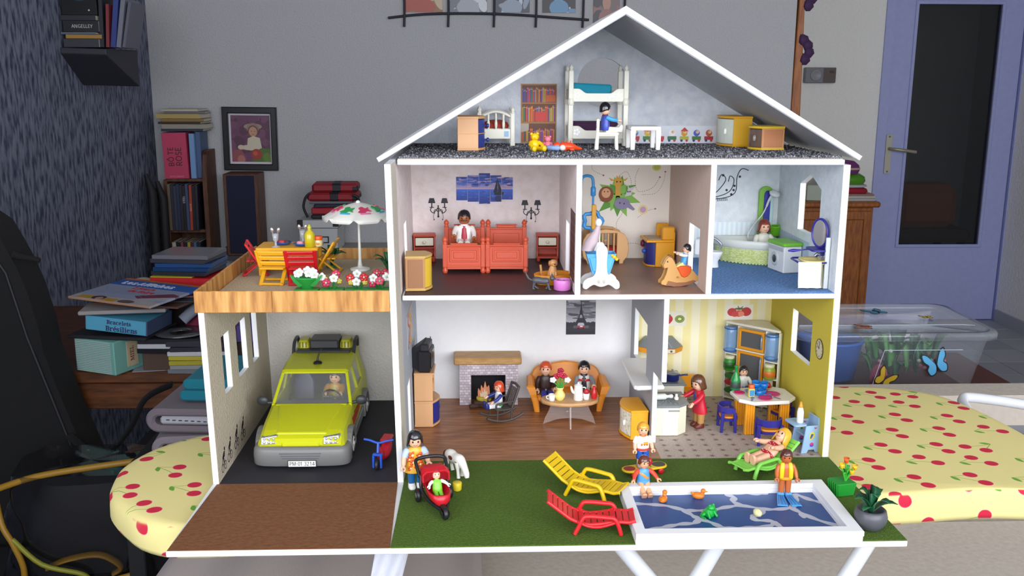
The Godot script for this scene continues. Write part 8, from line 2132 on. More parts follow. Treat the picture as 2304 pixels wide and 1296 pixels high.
	for s in [-1, 1]: part(t, "metal_corner", Bd.new().box(s * 68, 113, 90, 22, 26, 12, 1.5).box(s * 68, 114, 96.4, 6, 6, 2, 0.6), m("3a3436", 0.35, 0.6))
	part(t, "label_holder", Bd.new().prism(holed(rect(-6, 36, 40, 62), rect(-2, 40, 36, 58)), 90, 93, 0.6), m("33343a", 0.35, 0.6))
	var ny := -64.6
	for q in [["black closed folder at the bottom of the pile on the archive box", "1a1a20", 160, 16, 2], ["bright red pouch in the pile on the archive box", "a3202a", 150, 26, -3], ["navy pouch in the pile on the archive box", "1c1e36", 140, 14, 4], ["grey cloth pouch in the pile on the archive box", "6d6e76", 168, 10, 0]]:
		wbox("pouch", q[0], "pouch", P(-476, ny, -2640), P(q[2], q[3], 110), q[1], q[4], "pouches piled on the archive box", 0.6, 4)
		ny += q[3] + 0.3
	for q in [["lower red and black wallet on the pile over the archive box", -470, 0.0, 196], ["upper red and black wallet with open flap on the pile", -462, 3.0, 176]]:
		t = thing("wallet", q[0], "wallet", H(q[1], ny, -2640), q[2], "red and black wallets")
		part(t, "body", Bd.new().box(0, 17, 0, q[3], 33, 110, 8), m("8d1522", 0.6))
		part(t, "black_band", Bd.new().box(6, 17, 0, 44, 34.4, 111.4, 7), m("1a1820", 0.6))
		part(t, "black_end", Bd.new().box(q[3] / 2 - 12, 14, 0, 25, 20, 112, 4), m("17161c", 0.6))
		ny += 34.6
	solo("strap", "black strap looping down the side of the wallets", "strap", Bd.new().tube(curve([P(-566, -58, -2580), P(-580, -20, -2578), P(-572, 16, -2578), P(-556, 34, -2582)], 5), 5, 8), m("17171c", 0.6), P(0, HB, 0))
	solo("cable", "black bent cable by the right end of the wallets", "cable", Bd.new().tube(curve([P(-392, 30, -2570), P(-376, 22, -2572), P(-366, 4, -2574), P(-362, -60, -2576)], 5), 5, 8), m("17171c", 0.6), P(0, HB, 0))
	# ---- twig photo frame at the top
	t = thing("twig_frame", "dark twig hanger with clipped photographs high on the grey wall", "photo hanger", H(0, 0, -2792))
	var tw := m("22222c", 0.6)
	part(t, "cross_twig", Bd.new().tube(curve([P(-258, 698, 4), P(-120, 712, 6), P(60, 716, 8), P(240, 712, 6), P(400, 702, 5), P(530, 694, 4)], 5), 5, 8), tw)
	part(t, "top_twig", Bd.new().tube([P(-240, 900, 5), P(540, 905, 5)], 5, 8), tw)
	for x in [-196, -24, 155, 320, 505, 668]: part(t, "upright_twig", Bd.new().tube([P(x, 664, 6), P(x + 2, 710, 7), P(x + 4, 920, 5)], [4.6, 4.4, 4], 8), tw)
	var pics := [[-118, 796, 146, 150, ["8a5a34", "a03a2c", "b8a48a"], "photograph of a person in red with warm brown tones"], [54, 796, 150, 150, ["6a6e7a", "9aa0aa", "c8ccd2"], "silver-grey photograph on the twig hanger"], [226, 796, 140, 150, ["3a3e4a", "8a97a8", "b8c4d0"], "blue-grey photograph on the twig hanger"], [412, 796, 130, 150, ["1a1a20", "5a8ab0", "c8ccd0"], "black and sky blue photograph on the twig hanger"], [600, 764, 104, 166, ["6a5a5a", "8a5a54", "2a2a34"], "dim brown photograph hanging lower than the others"]]
	for q in pics:
		cv = Cv.new(96, 96, Color(q[4][0]))
		for i in 16: cv.ell(rng.randf() * 96, rng.randf() * 96, 8 + rng.randf() * 18, 6 + rng.randf() * 14, Color(q[4][i % 3]), rng.randf() * 3)
		cv.ell(48, 50, 15, 18, Color("a87a66")).ell(48, 84, 28, 20, Color(q[4][1]))
		var o := thing("photograph", q[5], "photograph", H(q[0], q[1], -2796), 0, "photographs on the twig hanger")
		b = Bd.new(); b.uvr = [0, 1, -q[2] / 2.0, -q[3] / 2.0, q[2] / 2.0, q[3] / 2.0]
		b.box(0, 0, 0, q[2], q[3], 2, 0.2)
		part(o, "print", b, pic(cv, 0.4))
	# ---- wooden ornament with purple bows at the wall's end
	t = thing("bow_hanging", "narrow wooden wall ornament tied with purple bows", "wall ornament", H(1384, 0, -2830))
	part(t, "plank", Bd.new().prism([Q(-20, 180), Q(24, 180), Q(16, 560), Q(8, 900), Q(-10, 900), Q(-16, 560)], -16, 16, 3), pine)
	for y in [800, 590]:
		for q in [[28, 20, -8], [36, -16, 6], [14, 34, 10], [20, -40, 0]]: part(t, "bow_loop", Bd.new().at(8, y, 14, 0, 20, q[2]).body([[q[1] - 26.0, 10, 5, q[0], 0], [q[1] - 10.0, 24, 12, q[0], 4], [q[1] + 8.0, 20, 10, q[0], 4], [q[1] + 20.0, 6, 4, q[0] - 6.0, 0]], 12), m("3f1f4a", 0.7, 0, "cloth"))
	# ---- corner shelf at the top left with books
	var gy := m("2c2c34", 0.6)
	t = thing("corner_shelf", "dark grey wedge shelf high on the blue wall", "shelf", H(0, 0, 0))
	var c8 := [P(-1199, 440, -2140), P(-1016, 436, -2140), P(-1199, 556, -2140), P(-1016, 552, -2140), P(-1199, 538, -1986), P(-1060, 534, -1986), P(-1199, 556, -1986), P(-1060, 552, -1986)]
	part(t, "wedge", Bd.new().hexa(c8, 2), gy)
	var sy := 556.6
	for q in [["dark slate book at the bottom of the corner shelf's pile", "33353c", 26, 0], ["ochre book in the corner shelf's pile", "9a7430", 12, 3], ["grey-blue booklet in the corner shelf's pile", "5a6470", 7, -2], ["black book with pale capitals in the corner shelf's pile", "15151c", 34, 1], ["charcoal book under the black box on the corner shelf", "2c2c34", 16, -1]]:
		var o := flatbook(q[0], P(-1136 + q[3] * 2, sy, -2064), P(108, q[2], 140), q[1], q[3], 0, "books lying on the corner shelf")
		if q[2] == 34: lettering(o, "ANGELLEY", m("b9b9b4", 0.6), 10, P(4, 17, 70.6))
		sy += q[2] + 0.4
	cv = Cv.new(128, 128, Color("0d0e14"))
	cv.ell(66, 40, 44, 40, Color("16324a")).ell(62, 44, 30, 30, Color("3a7a96")).ell(56, 54, 16, 16, Color("7ab0c0")).ell(92, 30, 20, 24, Color("0d0e14")).box(96, 108, 102, 114, Color("b9b9c0"))
	b = Bd.new(); b.uvr = [0, 1, -54, 0, 54, 110]
	b.box(0, 60, 0, 108, 120, 130, 1)
	solo("film_box", "black film box with a blue face on the corner shelf's pile", "film box", b, pic(cv, 0.4), H(-1136, sy, -2066))
	var si := 0
	for q in [["20242c", 12, -2, 150, "dark"], ["7a2c34", 10, -4, 130, "wine red"], ["2a3a7a", 16, -8, 168, "royal blue"], ["6f727e", 14, -10, 150, "pale grey"], ["5a5a6a", 10, -12, 140, "slate"]]:
		standbook("%s case standing at the right end of the corner shelf" % q[4], P(-1076 + si * 15.5, 557.6, -2068 - si * 3), P(q[1], q[3], 130), q[0], q[2], "cases standing on the corner shelf")
		si += 1
	left_side()
	right_side(pine)

func left_side():
	var oak := grain([[0.0, "3f2210"], [0.5, "5a3216"], [1.0, "6e4020"]], 0.5, 0.02, P(0.5, 3, 3), 0.45)
	var t := thing("desk", "brown wooden desk heaped with books and discs by the blue wall", "table", H(-840, 0, -1370))
	part(t, "tabletop", Bd.new().box(0, -214, 0, 690, 28, 680, 5), oak)
	part(t, "front_rail", Bd.new().box(0, -260, 320, 640, 62, 20, 2), oak)
	for q in [[-1, 1], [1, 1], [-1, -1], [1, -1]]: part(t, "leg", Bd.new().box(q[0] * 310, -554, q[1] * 300, 50, 650, 50, 3), oak)
	var ty := -199.4
	# mint box with striped side
	t = thing("striped_box", "mint green box with white ribbed side and paper label on the desk", "box", H(-752, ty, -1090), -24)
	part(t, "box", Bd.new().box(0, 40, 0, 116, 78, 150, 2), m("6fa59a", 0.6))
	for i in 18: part(t, "white_rib", Bd.new().box(-4, 4.4 + i * 4.2, 75.6, 104, 2.2, 1.6, 0.4), m("aab9b6", 0.6))
	part(t, "paper_label", Bd.new().box(58.6, 42, 20, 1.2, 60, 34, 0.2), m("b9a98a", 0.7))
	lettering(t, "MIEL", m("7a2c2c", 0.6), 10, P(59.6, 42, 22), P(0, 90, 90), "Droid Serif")
	wbox("tablet", "dark flat tablet bridging the mint box", "tablet", P(-740, ty + 80, -1095), P(190, 8, 150), "1c1c22", -10)
	t = thing("box_set", "turquoise box of bracelet instructions with purple lettering", "box", H(-722, ty + 95.4, -1082), -9)
	t.rotation_degrees.z = -4.6
	part(t, "box", Bd.new().box(0, 17, 0, 146, 33, 120, 1.5), m("4f9ab8", 0.5))
	part(t, "dark_end", Bd.new().box(74, 17, 0, 3, 33, 120, 0.5), m("3a4a68", 0.5))
	lettering(t, "Bracelets", m("2c2a5a", 0.6), 9, P(8, 24, 60.6), Vector3.ZERO, "Droid Serif", 1.0, 700)
	lettering(t, "Brésiliens", m("2c2a5a", 0.6), 11, P(14, 9, 60.6), Vector3.ZERO, "Droid Serif", 1.0, 700)
	wbox("paper_stack", "pile of pale papers under the magazines", "papers", P(-730, ty + 136.4, -1120), P(190, 9, 170), "8f8a8a", 8, "", 0.8)
	# magazine on top
	var cv := Cv.new(256, 192, Color("8d95ae"))
	cv.box(0, 0, 256, 14, Color("b8622a")).box(0, 14, 256, 62, Color("2257a6")).poly(V([150, 130, 230, 86, 256, 96, 256, 120, 190, 160]), Color("6a2438")).poly(V([170, 150, 256, 110, 256, 140, 200, 176]), Color("a4a2ae")).box(0, 160, 256, 192, Color("a8a4a4")).box(20, 164, 70, 186, Color("b08a1c")).box(100, 168, 140, 190, Color("b08a1c")).ell(80, 172, 20, 14, Color("3a2420")).ell(84, 176, 10, 10, Color("b98a78")).ell(170, 178, 24, 12, Color("5a4a44"))
	for i in 40: cv.line(V([rng.randf() * 200, 70 + rng.randf() * 70, rng.randf() * 200, 70 + rng.randf() * 70]), 1, Color("7a84a2"))
	t = thing("magazine", "blue and orange topped magazine lying on the desk's pile", "magazine", H(-708, ty + 166, -1120), -26)
	t.rotation_degrees.x = 3
	var b := Bd.new(); b.uvr = [0, 2, -125, 92, 125, -92]
	b.box(0, 2.5, 0, 250, 5, 184, 0.6)
	b.uvr = [0, 2, -125, -92, 125, 92]
	b = Bd.new(); b.uvr = [0, 2, -125, 92, 125, -92]; b.box(0, 2.5, 0, 250, 5, 184, 0.6)
	part(t, "cover", b, pic(cv, 0.35))
	lettering(t, "Les Affiches", m("b9c0d4", 0.6), 20, P(-20, 5.2, -54), P(-90, 0, 0), "Droid Sans", 1.0, 700)
	lettering(t, "2 jours", m("a0303a", 0.6), 15, P(0, 5.2, -20), P(-90, 0, 0), "Droid Sans", 1.0, 700)
	lettering(t, "de foire", m("a0303a", 0.6), 15, P(14, 5.2, 4), P(-90, 0, 0), "Droid Sans", 1.0, 700)
	for i in 3: wbox("magazine", ["brown-edged magazine under the blue-topped one", "dark glossy magazine at the desk pile's right", "plum magazine in the middle of the desk's pile"][i], "magazine", P(-680 + i * 26, ty + 146 + i * 5.4, -1150 - i * 20), P(220, 5, 170), ["5a4038", "2c2a30", "4a2c38"][i], -14 + i * 12, "magazines in the desk's pile", 0.35, 1)
	# discs
	t = thing("disc", "silver disc lying on black cases beside the turquoise box", "disc", H(-600, ty + 84, -1075), 0)
	part(t, "disc", Bd.new().lathe([[8, 0], [60, 0], [60, 1.4], [8, 1.4], [8, 0]], 40, false), m("8d8d92", 0.15, 0.8))
	for i in 3: wbox("disc_case", ["white and red disc case between the black ones", "black disc case directly under the silver disc", "black disc case at the bottom of the middle pile"][[2, 0, 1][i]], "disc case", P(-612, ty + [46, 58, 70][i], -1082), P(142, 11, 125), ["17171c", "b3b3b8", "1b1b22"][i], -5 + i * 3, "disc cases beside the turquoise box", 0.3, 0.8)
	wbox("paper_box", "plain dark carton under the middle disc cases", "box", P(-622, ty, -1100), P(120, 45, 120), "4a3426", 0)
	var k := 0
	for hx in ["6f7478", "8a8c8c", "a39a2c", "b0a43a", "b9b9bc", "2a2a32", "33333c"]:
		wbox("disc_case", "%s disc case in the pile next to the garage wall" % ["lowest grey", "silver", "yellow-edged", "bright yellow", "white", "black", "topmost clear black"][k], "disc case", P(-545 + (k % 2) * 4, ty + k * 10.6, -1075), P(142, 10, 125), hx, (k % 3) * 3 - 3, "disc cases next to the garage wall", 0.3, 0.8)
		k += 1
	wbox("paper_sheet", "grey paper sheet lying on the desk's front", "paper", P(-650, ty, -1068), P(120, 1.5, 60), "8d929e", 10, "", 0.8, 0.2)
	# globe lamp, red box, stack of cases at the back
	solo("globe_lamp", "round cream paper globe on the desk behind the magazines", "lamp", Bd.new().ball(P(0, 48, 0), 50, 46, 50, 28), m("b5b09c", 0.6), H(-756, -124, -1290))
	wbox("carton", "brown carton under the round globe", "carton", P(-756, ty, -1290), P(110, 75, 110), "4a3020", 0)
	wbox("carton", "dark carton under the red box at the back of the desk", "carton", P(-626, ty, -1310), P(104, 152, 150), "2c1e1c", 0)
	t = thing("red_box", "bright red flat box under the pile of clear cases", "box", H(-632, ty + 152.4, -1300), -6)
	part(t, "box", Bd.new().box(0, 14, 0, 158, 28, 150, 1.5), m("b8161f", 0.45))
	part(t, "yellow_edge", Bd.new().box(-26, 29.6, 2, 106, 3.0, 140, 0.3), m("a39a24", 0.45))
	var hy := ty + 183.8
	k = 0
	for hx in ["2c2e36", "1d3a66", "21467a", "3c3c44", "6a6a72"]:
		wbox("disc_case", "%s clear case in the pile on the red box" % ["lowest charcoal", "dark blue", "bright blue", "smoky", "topmost pale"][k], "disc case", P(-640 + (k % 3) * 4, hy, -1300), P(142, 10, 125), hx, -10 + (k % 3) * 3, "clear cases on the red box", 0.2, 0.8)
		hy += 10.3
		k += 1
	solo("cloth", "crumpled raspberry cloth beside the red box on the desk", "cloth", Bd.new().body([[0, 70, 60], [20, 66, 56, 4, 0], [46, 50, 40, -6, 4], [70, 30, 24, 8, 0], [84, 10, 8, 10, 2]], 18), m("6e1c38", 0.9, 0, "cloth"), H(-560, ty + 40, -1170))
	solo("scarf", "grey knotted scarf over the raspberry cloth", "scarf", Bd.new().tube(curve([P(-50, 60, 50), P(-30, 78, 40), P(0, 98, 30), P(20, 108, 10), P(48, 96, 20), P(70, 100, 0)], 5), 13, 10), m("7f8494", 0.95, 0, "cloth"), H(-560, ty + 40, -1170))
	wbox("notebook", "purple notebook behind the garage wall", "notebook", P(-402, ty + 60, -1130), P(150, 40, 120), "4a3a78", 6)
	wbox("carton", "brown carton holding up the purple notebook", "carton", P(-402, ty, -1130), P(150, 59, 130), "3a2822", 0)
	# black guitar bag leaning at the left
	var o := V([-1010, 192, -960, 186, -925, 160, -905, 118, -886, 74, -868, 18, -852, -60, -846, -120, -822, -210, -786, -330, -742, -460, -720, -600, -720, -880, -1150, -880, -1130, -640, -1060, -330, -1012, -160, -988, -20, -1010, 40, -1060, 100, -1120, 140, -1120, 196])
	t = thing("guitar_bag", "large black padded instrument bag leaning at the left edge", "bag", H(0, 0, -960))
	var bl := m("08080b", 0.9)
	part(t, "bag", Bd.new().prism(o, -60, 60, 14), bl)
	part(t, "zip", Bd.new().tube([P(-960, 170, 62), P(-900, 60, 62), P(-870, -80, 62), P(-800, -330, 62)], 3, 6), m("1a1a20", 0.6))
	part(t, "strap_end", Bd.new().tube(curve([P(-890, 96, 40), P(-872, 92, 44), P(-846, 88, 46), P(-834, 84, 46)], 4), [9, 9, 8, 8, 7, 7, 6, 6, 6, 6, 6, 6, 5], 8), bl)
	part(t, "strap", Bd.new().tube(curve([P(-800, -300, 66), P(-716, -330, 120), P(-640, -260, 150), P(-600, -190, 150), P(-560, -175, 100)], 5), 11, 8, false, 0.35), bl)
	part(t, "buckle", Bd.new().at(-742, -330, 100, 0, 0, -40).box(0, 0, 0, 26, 8, 4, 1).box(-4, -14, 0, 26, 8, 4, 1), m("8a8270", 0.3, 0.7))
	# vacuum hose and stick standing in the corner
	t = thing("umbrella_bundle", "bundle of black folded umbrellas in the corner by the blue wall", "umbrella", H(-1150, 0, -2500))
	for q in [[0, -60, 40, 18], [30, -90, 10, 16], [16, -130, -20, 15]]: part(t, "folded_canopy", Bd.new().tube([P(q[0], -880, q[1]), P(q[0], -300, q[1]), P(q[0] + 4, q[2], q[1]), P(q[0] - 14, q[2] + 70, q[1])], [10, q[3], q[3], 8], 12), m("0f0f14", 0.7))
	# black hold-all on the floor, with the clear bag on it
	t = thing("duffel_bag", "black hold-all on the floor below the desk", "bag", H(-860, -880, -738))
	part(t, "bag", Bd.new().body([[0.5, 260, 140, 0, 0, 4], [60, 278, 160, 0, 0, 4], [240, 278, 160, 0, 0, 3.4], [330, 260, 146, 0, 0, 3], [346, 200, 100, 0, 0, 3]], 32), bl)
	part(t, "handle", Bd.new().tube(curve([P(-180, 300, 158), P(-120, 322, 168), P(60, 322, 168), P(120, 300, 158)], 4), 10, 8), bl)
	t = thing("clear_bag", "clear plastic bedding bag with yellow piping below the desk", "bag", H(-706, -524, -720), 8)
	var cl := clear("0c0c10", 0.3, 0.05)
	var R := []
	for j in 9:
		var y := 236.0 * j / 8
		var ring := PackedVector3Array()
		for i in 36:
			var a := TAU * i / 36
			var wob := 1.0 + 0.035 * sin(a * 5 + j * 1.3) + 0.02 * sin(a * 9 - j * 2.1)
			var p := Bd.ell(y, 140, 86, 0, 0, 4.5, 36)[i]
			ring.append(P(p.x * wob + j * 4.0 - 10, y + 5 * sin(a * 3 + j), p.z * wob))
		R.append(ring)
	part(t, "clear_sheet", Bd.new().loft(R, true), cl)
	var yp := m("8f6a14", 0.5)
	part(t, "piping", Bd.new().tube(curve([P(-140, 214, 70), P(-60, 240, 80), P(40, 252, 80), P(130, 256, 70)], 5), 6.5, 8), yp)
	part(t, "piping", Bd.new().tube(curve([P(-140, 214, 70), P(-128, 150, 86), P(-110, 110, 92), P(-96, 60, 92), P(-100, 10, 88)], 5), 6, 8), yp)
	part(t, "piping", Bd.new().tube(curve([P(-110, 120, 92), P(-60, 66, 98), P(10, 40, 98), P(24, 20, 96), P(24, 8, 96)], 5), 5, 8), m("7a7a14", 0.5))
	part(t, "piping", Bd.new().tube(curve([P(-100, 10, 90), P(-60, 9, 96), P(0, 9, 98), P(120, 30, 90)], 5), 5.5, 8), yp)
	solo("pillow_content", "black folded cloth inside the clear bag", "cloth", Bd.new().body([[8, 108, 46, 0, -6, 3], [60, 112, 52, 0, -6, 3], [150, 108, 52, 8, -6, 3], [196, 80, 36, 10, -6, 3]], 20), m("101014", 0.7), H(-706, -524, -720), 8)
	solo("yellow_straps", "yellow webbing strap folded inside the clear bag", "strap", Bd.new().tube(curve([P(-60, 44, 70), P(-20, 60, 71), P(40, 64, 71), P(76, 34, 68), P(60, 20, 70)], 5), 12, 8, false, 0.4), m("8f6a14", 0.5), H(-706, -524, -720), 8)
	# stool with folded trousers
	t = thing("wooden_stool", "black stool behind the ironing board under the folded trousers", "stool", H(-450, 0, -568))
	part(t, "seat", Bd.new().box(0, -212, 0, 150, 22, 240, 4), m("0d0d10", 0.7))
	for q in [[-1, 1], [1, 1], [-1, -1], [1, -1]]: part(t, "leg", Bd.new().box(q[0] * 58, -551, q[1] * 100, 30, 656, 30, 2), m("0d0d10", 0.7))
	var fy := -200.6
	for q in [["grey folded trousers with dark stitched hem, lower of the pair", "7a7076", 0], ["grey folded trousers with dark waistband, upper of the pair", "6e646a", 1]]:
		t = thing("trousers", q[0], "trousers", H(-408 + q[2] * 6, fy, -600), 6 - q[2] * 10, "folded grey trousers behind the ironing board")
		var fold := []
		for i in 13:
			var a := deg_to_rad(90 + 180.0 * i / 12)
			fold.append(Q(-62 + 22 * cos(a), 24 + 22 * sin(a)))
		fold += [Q(90, 2), Q(90, 14), Q(-58, 15)]
		for i in 9:
			var a := deg_to_rad(270 - 180.0 * i / 8)
			fold.append(Q(-60 + 8 * cos(a), 24 + 8 * sin(a)))
		fold += [Q(90, 33), Q(90, 46)]
		part(t, "leg_fold", Bd.new().prism(fold, -100, 100, 4), m(q[1], 0.95, 0, "cloth"))
		part(t, "pale_inside", Bd.new().box(6, 24, 0, 130, 15, 196, 4), m("a3a2aa", 0.95, 0, "cloth"))
		for i in 9: part(t, "hem_stitch", Bd.new().box(-44 + i * 11, 26 - i * 0.4, 98.6, 6, 1.6, 1.2, 0.3), m("2a2a30", 0.8))
		fy += 49.0
	t = thing("towel", "teal folded towel over the trousers beside the garage", "towel", H(-398, fy, -610), -4)
	for i in 2: part(t, "fold", Bd.new().prism(rrect(24, 11 + i * 21, 120 - i * 14, 20, 9.6, 6), -80, 80, 4), m("136f80", 0.95, 0, "cloth"))

func right_side(pine: Material):
	# sideboard in the alcove with cushions and magazines
	var t := thing("sideboard", "orange-brown wooden sideboard beside the lilac door", "sideboard", H(1760, 0, -3900))
	part(t, "top", Bd.new().box(0, -157, 0, 780, 30, 400, 8), pine)
	part(t, "body", Bd.new().box(0, -526, -6, 720, 706, 370, 4), pine)
	for i in 3:
		part(t, "door", Bd.new().prism(holed(rect(-346 + i * 234, -800, -122 + i * 234, -190), rect(-310 + i * 234, -760, -158 + i * 234, -236)), 176, 192, 4), pine)
		part(t, "door_panel", Bd.new().box(-234 + i * 234, -498, 182, 154, 526, 8, 3), pine)
	part(t, "end_panel", Bd.new().prism(holed(rect(-150, -800, 150, -190), rect(-112, -760, 112, -236)), -6, 6, 3), pine)
	(t.get_child(t.get_child_count() - 1) as Node3D).transform = Transform3D(Basis(Vector3.UP, PI / 2), P(0.364, 0, 0))
	var y := -141.6
	for q in [["white magazine at the bottom of the pile on the sideboard", "a9a6a4", 250, 14, 0, "book"], ["pale folder in the pile on the sideboard", "b8b4ac", 246, 12, 2, "book"], ["glossy brochure in the pile on the sideboard", "8d6a5c", 240, 10, -2, "book"]]:
		flatbook(q[0], P(2004, y, -3830), P(q[2], q[3], 200), q[1], q[4], 0, "reading matter on the sideboard")
		y += q[3] + 0.5
	for q in [["red folded cloth on the sideboard's pile", "98182a", 30, 236], ["white folded sheet on the sideboard's pile", "b3b6bc", 16, 226], ["green glossy bag on the sideboard's pile", "4a8a14", 52, 200], ["purple cushion with pale piping on top of the sideboard's pile", "6a2a6a", 62, 170]]:
		var b := Bd.new().body([[0, q[3] * 0.46, 88, 0, 0, 4], [q[2] * 0.3, q[3] * 0.5, 96, 0, 0, 4], [q[2] * 0.7, q[3] * 0.49, 94, 0, 0, 3.4], [q[2], q[3] * 0.38, 70, 0, 0, 3]], 24)
		if q[2] == 62:
			t = thing("cushion", q[0], "cushion", H(1970, y, -3830))
			part(t, "cover", b, m(q[1], 0.9, 0, "cloth"))
			part(t, "piping", Bd.new().body([[22, 85.6, 97, 0, 0, 4], [24, 86.4, 98, 0, 0, 4], [30, 86.4, 98, 0, 0, 4], [32, 85.4, 97, 0, 0, 4]], 24, false), m("b3a08a", 0.9))
		else: solo("folded_cloth" if q[2] != 52 else "plastic_bag", q[0], "cloth" if q[2] != 52 else "bag", b, m(q[1], 0.9 if q[2] != 52 else 0.3), H(1990, y, -3830), 0, "soft things piled on the sideboard")
		y += q[2] + 0.6
	wbox("gift_bag", "teal gift bag on the sideboard seen through the bathroom window", "bag", P(1766, -141.6, -3930), P(100, 220, 60), "245a78", 24, "", 0.4, 4)
	wbox("gift_box", "white box with black band on the sideboard seen through the bathroom window", "box", P(1838, -141.6, -3790), P(100, 80, 80), "a9b4a4", -12, "", 0.5, 3)
	solo("grey_pouch", "silver crumpled pouch behind the white box on the sideboard", "pouch", Bd.new().body([[0, 40, 30], [60, 50, 36, 6, 0], [130, 34, 24, -8, 0], [190, 16, 12, 4, 0]], 16), m("8a9498", 0.4), H(1620, -141.6, -3900))
	# thermostat
	t = thing("thermostat", "grey rectangular wall thermostat with round dial beside the lilac door", "thermostat", H(1926, 492, -4118))
	part(t, "case", Bd.new().box(0, 0, 16, 168, 82, 32, 4), m("77777c", 0.5))
	part(t, "dial", Bd.new().at(-26, 0, 32, 90).lathe([[30, 0], [30, 5], [24, 8], [22, 6], [0.1, 6]], 28), m("8d8e94", 0.45))
	part(t, "brown_panel", Bd.new().box(48, 0, 32.6, 66, 74, 2, 0.5), m("5a4a48", 0.5))
	part(t, "switch", Bd.new().box(60, 18, 34.4, 22, 12, 3, 1), m("3a3030", 0.5))
	# storage box on a dark red chest
	t = thing("chest", "dark red-brown chest under the clear storage box", "chest", H(1170, 0, -1270))
	part(t, "body", Bd.new().box(0, -596, 0, 560, 566, 400, 3), m("4a1c14", 0.6))
	part(t, "lid", Bd.new().box(0, -305, 0, 580, 20, 416, 4), m("4f1f16", 0.6))
	t = thing("storage_box", "clear plastic storage box with butterfly stickers behind the ironing board", "storage box", H(1120, -294.4, -1262))
	var cl := clear("ccd4de", 0.12, 0.08)
	var wall := []
	for q in [[0.6, 0.86], [4, 0.9], [136, 1.0], [138, 1.0]]:
		wall.append(q)
	var rr := func(y0, k) -> PackedVector3Array:
		var r := PackedVector3Array()
		for p in rrect(0, 0, 470 * k, 300 * k, 40 * k, 5): r.append(P(p.x, y0, p.y))
		return r
	part(t, "body", Bd.new().loft([rr.call(1.0, 0.86), rr.call(6.0, 0.89), rr.call(138.0, 1.0)], false), cl)
	part(t, "lid", Bd.new().loft([rr.call(136.0, 1.03), rr.call(136.6, 1.075), rr.call(150.0, 1.08), rr.call(156.0, 1.06), rr.call(156.0, 0.99), rr.call(152.0, 0.97), rr.call(152.0, 0.02)], false), clear("c8d0d8", 0.2, 0.12))
	part(t, "embossed_line", Bd.new().tube([P(-60, 10, 146), P(-36, 112, 151), P(158, 112, 151)], 1.2, 6), m("b9c2cc", 0.3))
	part(t, "lid_ridge", Bd.new().tube([P(-220, 152, 60), P(200, 152, 60), P(220, 155, 80)], 2.0, 6), m("a3acb8", 0.3))
	var bx := [["blue_butterfly", P(96, 74, 152), 1.0, "58aede", 20.0, 0], ["yellow_butterfly", P(-30, 36, 149), 0.8, "c9a41c", -35.0, 0], ["teal_butterfly", P(26, 157.6, -60), 0.9, "2c7c98", 20.0, 1], ["small_yellow_butterfly", P(134, 157.6, 0), 0.5, "c9a41c", 0.0, 1], ["orange_butterfly", P(-66, 157.6, 96), 0.7, "b0684a", 70.0, 1]]
	for q in bx:
		var w := Bd.new(q[2])
		var wd := Bd.new(q[2])
		for s in [-1, 1]:
			w.prism(curve([Q(s * 2, 2), Q(s * 16, 28), Q(s * 27, 34), Q(s * 27, 18), Q(s * 18, 4), Q(s * 24, -6), Q(s * 20, -20), Q(s * 8, -18), Q(s * 2, -4)], 3, true), 0, 1.2, 0.3)
			wd.prism(curve([Q(s * 1, 2), Q(s * 16, 31), Q(s * 30, 38), Q(s * 30, 17), Q(s * 21, 4), Q(s * 27, -6), Q(s * 22, -23), Q(s * 7, -21), Q(s * 1, -4)], 3, true), -0.6, 0.2, 0.2)
		wd.tube([P(0, -14, 1), P(0, 16, 1)], [2.4, 2.0], 8)
		var bt := part(t, q[0], w, m(q[3], 0.4))
		var dk := part(bt, "dark_edge", wd, m("14161c", 0.4))
		bt.position = q[1] * 0.001
		bt.rotation_degrees = P(-90 if q[5] == 1 else -5, 0, q[4]) if q[5] == 0 else P(-90, q[4], 0)
	# what shows through it: plants, bucket, blossoms
	t = thing("blue_bucket", "blue plastic bucket inside the clear storage box", "bucket", H(1000, -288, -1250))
	part(t, "bucket", Bd.new().lathe([[60, 0], [66, 2], [80, 96], [84, 98], [84, 104], [78, 104], [62, 4], [0.1, 4]], 32), m("2f68c4", 0.5))
	t = thing("toy_plants", "heap of green plastic toy plants inside the clear storage box", "plants", H(1185, -287, -1262))
	for i in 44: leaf(t, P(rng.randf_range(-80, 80), rng.randf_range(2, 60), rng.randf_range(-60, 60)), rng.randf() * TAU, 30 + rng.randf() * 44, 24 + rng.randf() * 24, 22, ["3a8a44", "54a04c", "6aa862", "2f7048"][i % 4])
	for i in 9: part(t, "blossom", Bd.new().ball(P(rng.randf_range(-90, 80), rng.randf_range(30, 90), rng.randf_range(60, 105)), 6, 5, 5, 8), m(["b85a5a", "d0d4d0", "b8788a"][i % 3], 0.5))
	solo("pink_toy", "pink toy pressed against the storage box's front", "toy", Bd.new().body([[0, 18, 14], [24, 24, 18], [48, 18, 14], [58, 6, 5]], 16), m("b8506a", 0.5), H(1090, -287, -1146))
	# the beige sofa behind and under the ironing board
	var cloth := grain([[0.0, "beb4a8"], [0.5, "c6bcb0"], [1.0, "cdc4b8"]], 0.3, 0.04, Vector3.ONE, 0.95, "rough", 0.1)
	t = thing("sofa", "beige fabric sofa behind and below the ironing board", "sofa", H(0, 0, 0))
	part(t, "backrest", Bd.new().box(760, -500, -800, 1900, 640, 200, 60), cloth)
	part(t, "seat", Bd.new().box(760, -640, -320, 1880, 470, 740, 50), cloth)
	part(t, "arm", Bd.new().box(-275, -560, -400, 150, 600, 900, 50), cloth)
	part(t, "arm", Bd.new().box(1790, -560, -400, 150, 600, 900, 50), cloth)
	# a greyer throw over the arm, in long folds
	var R := []
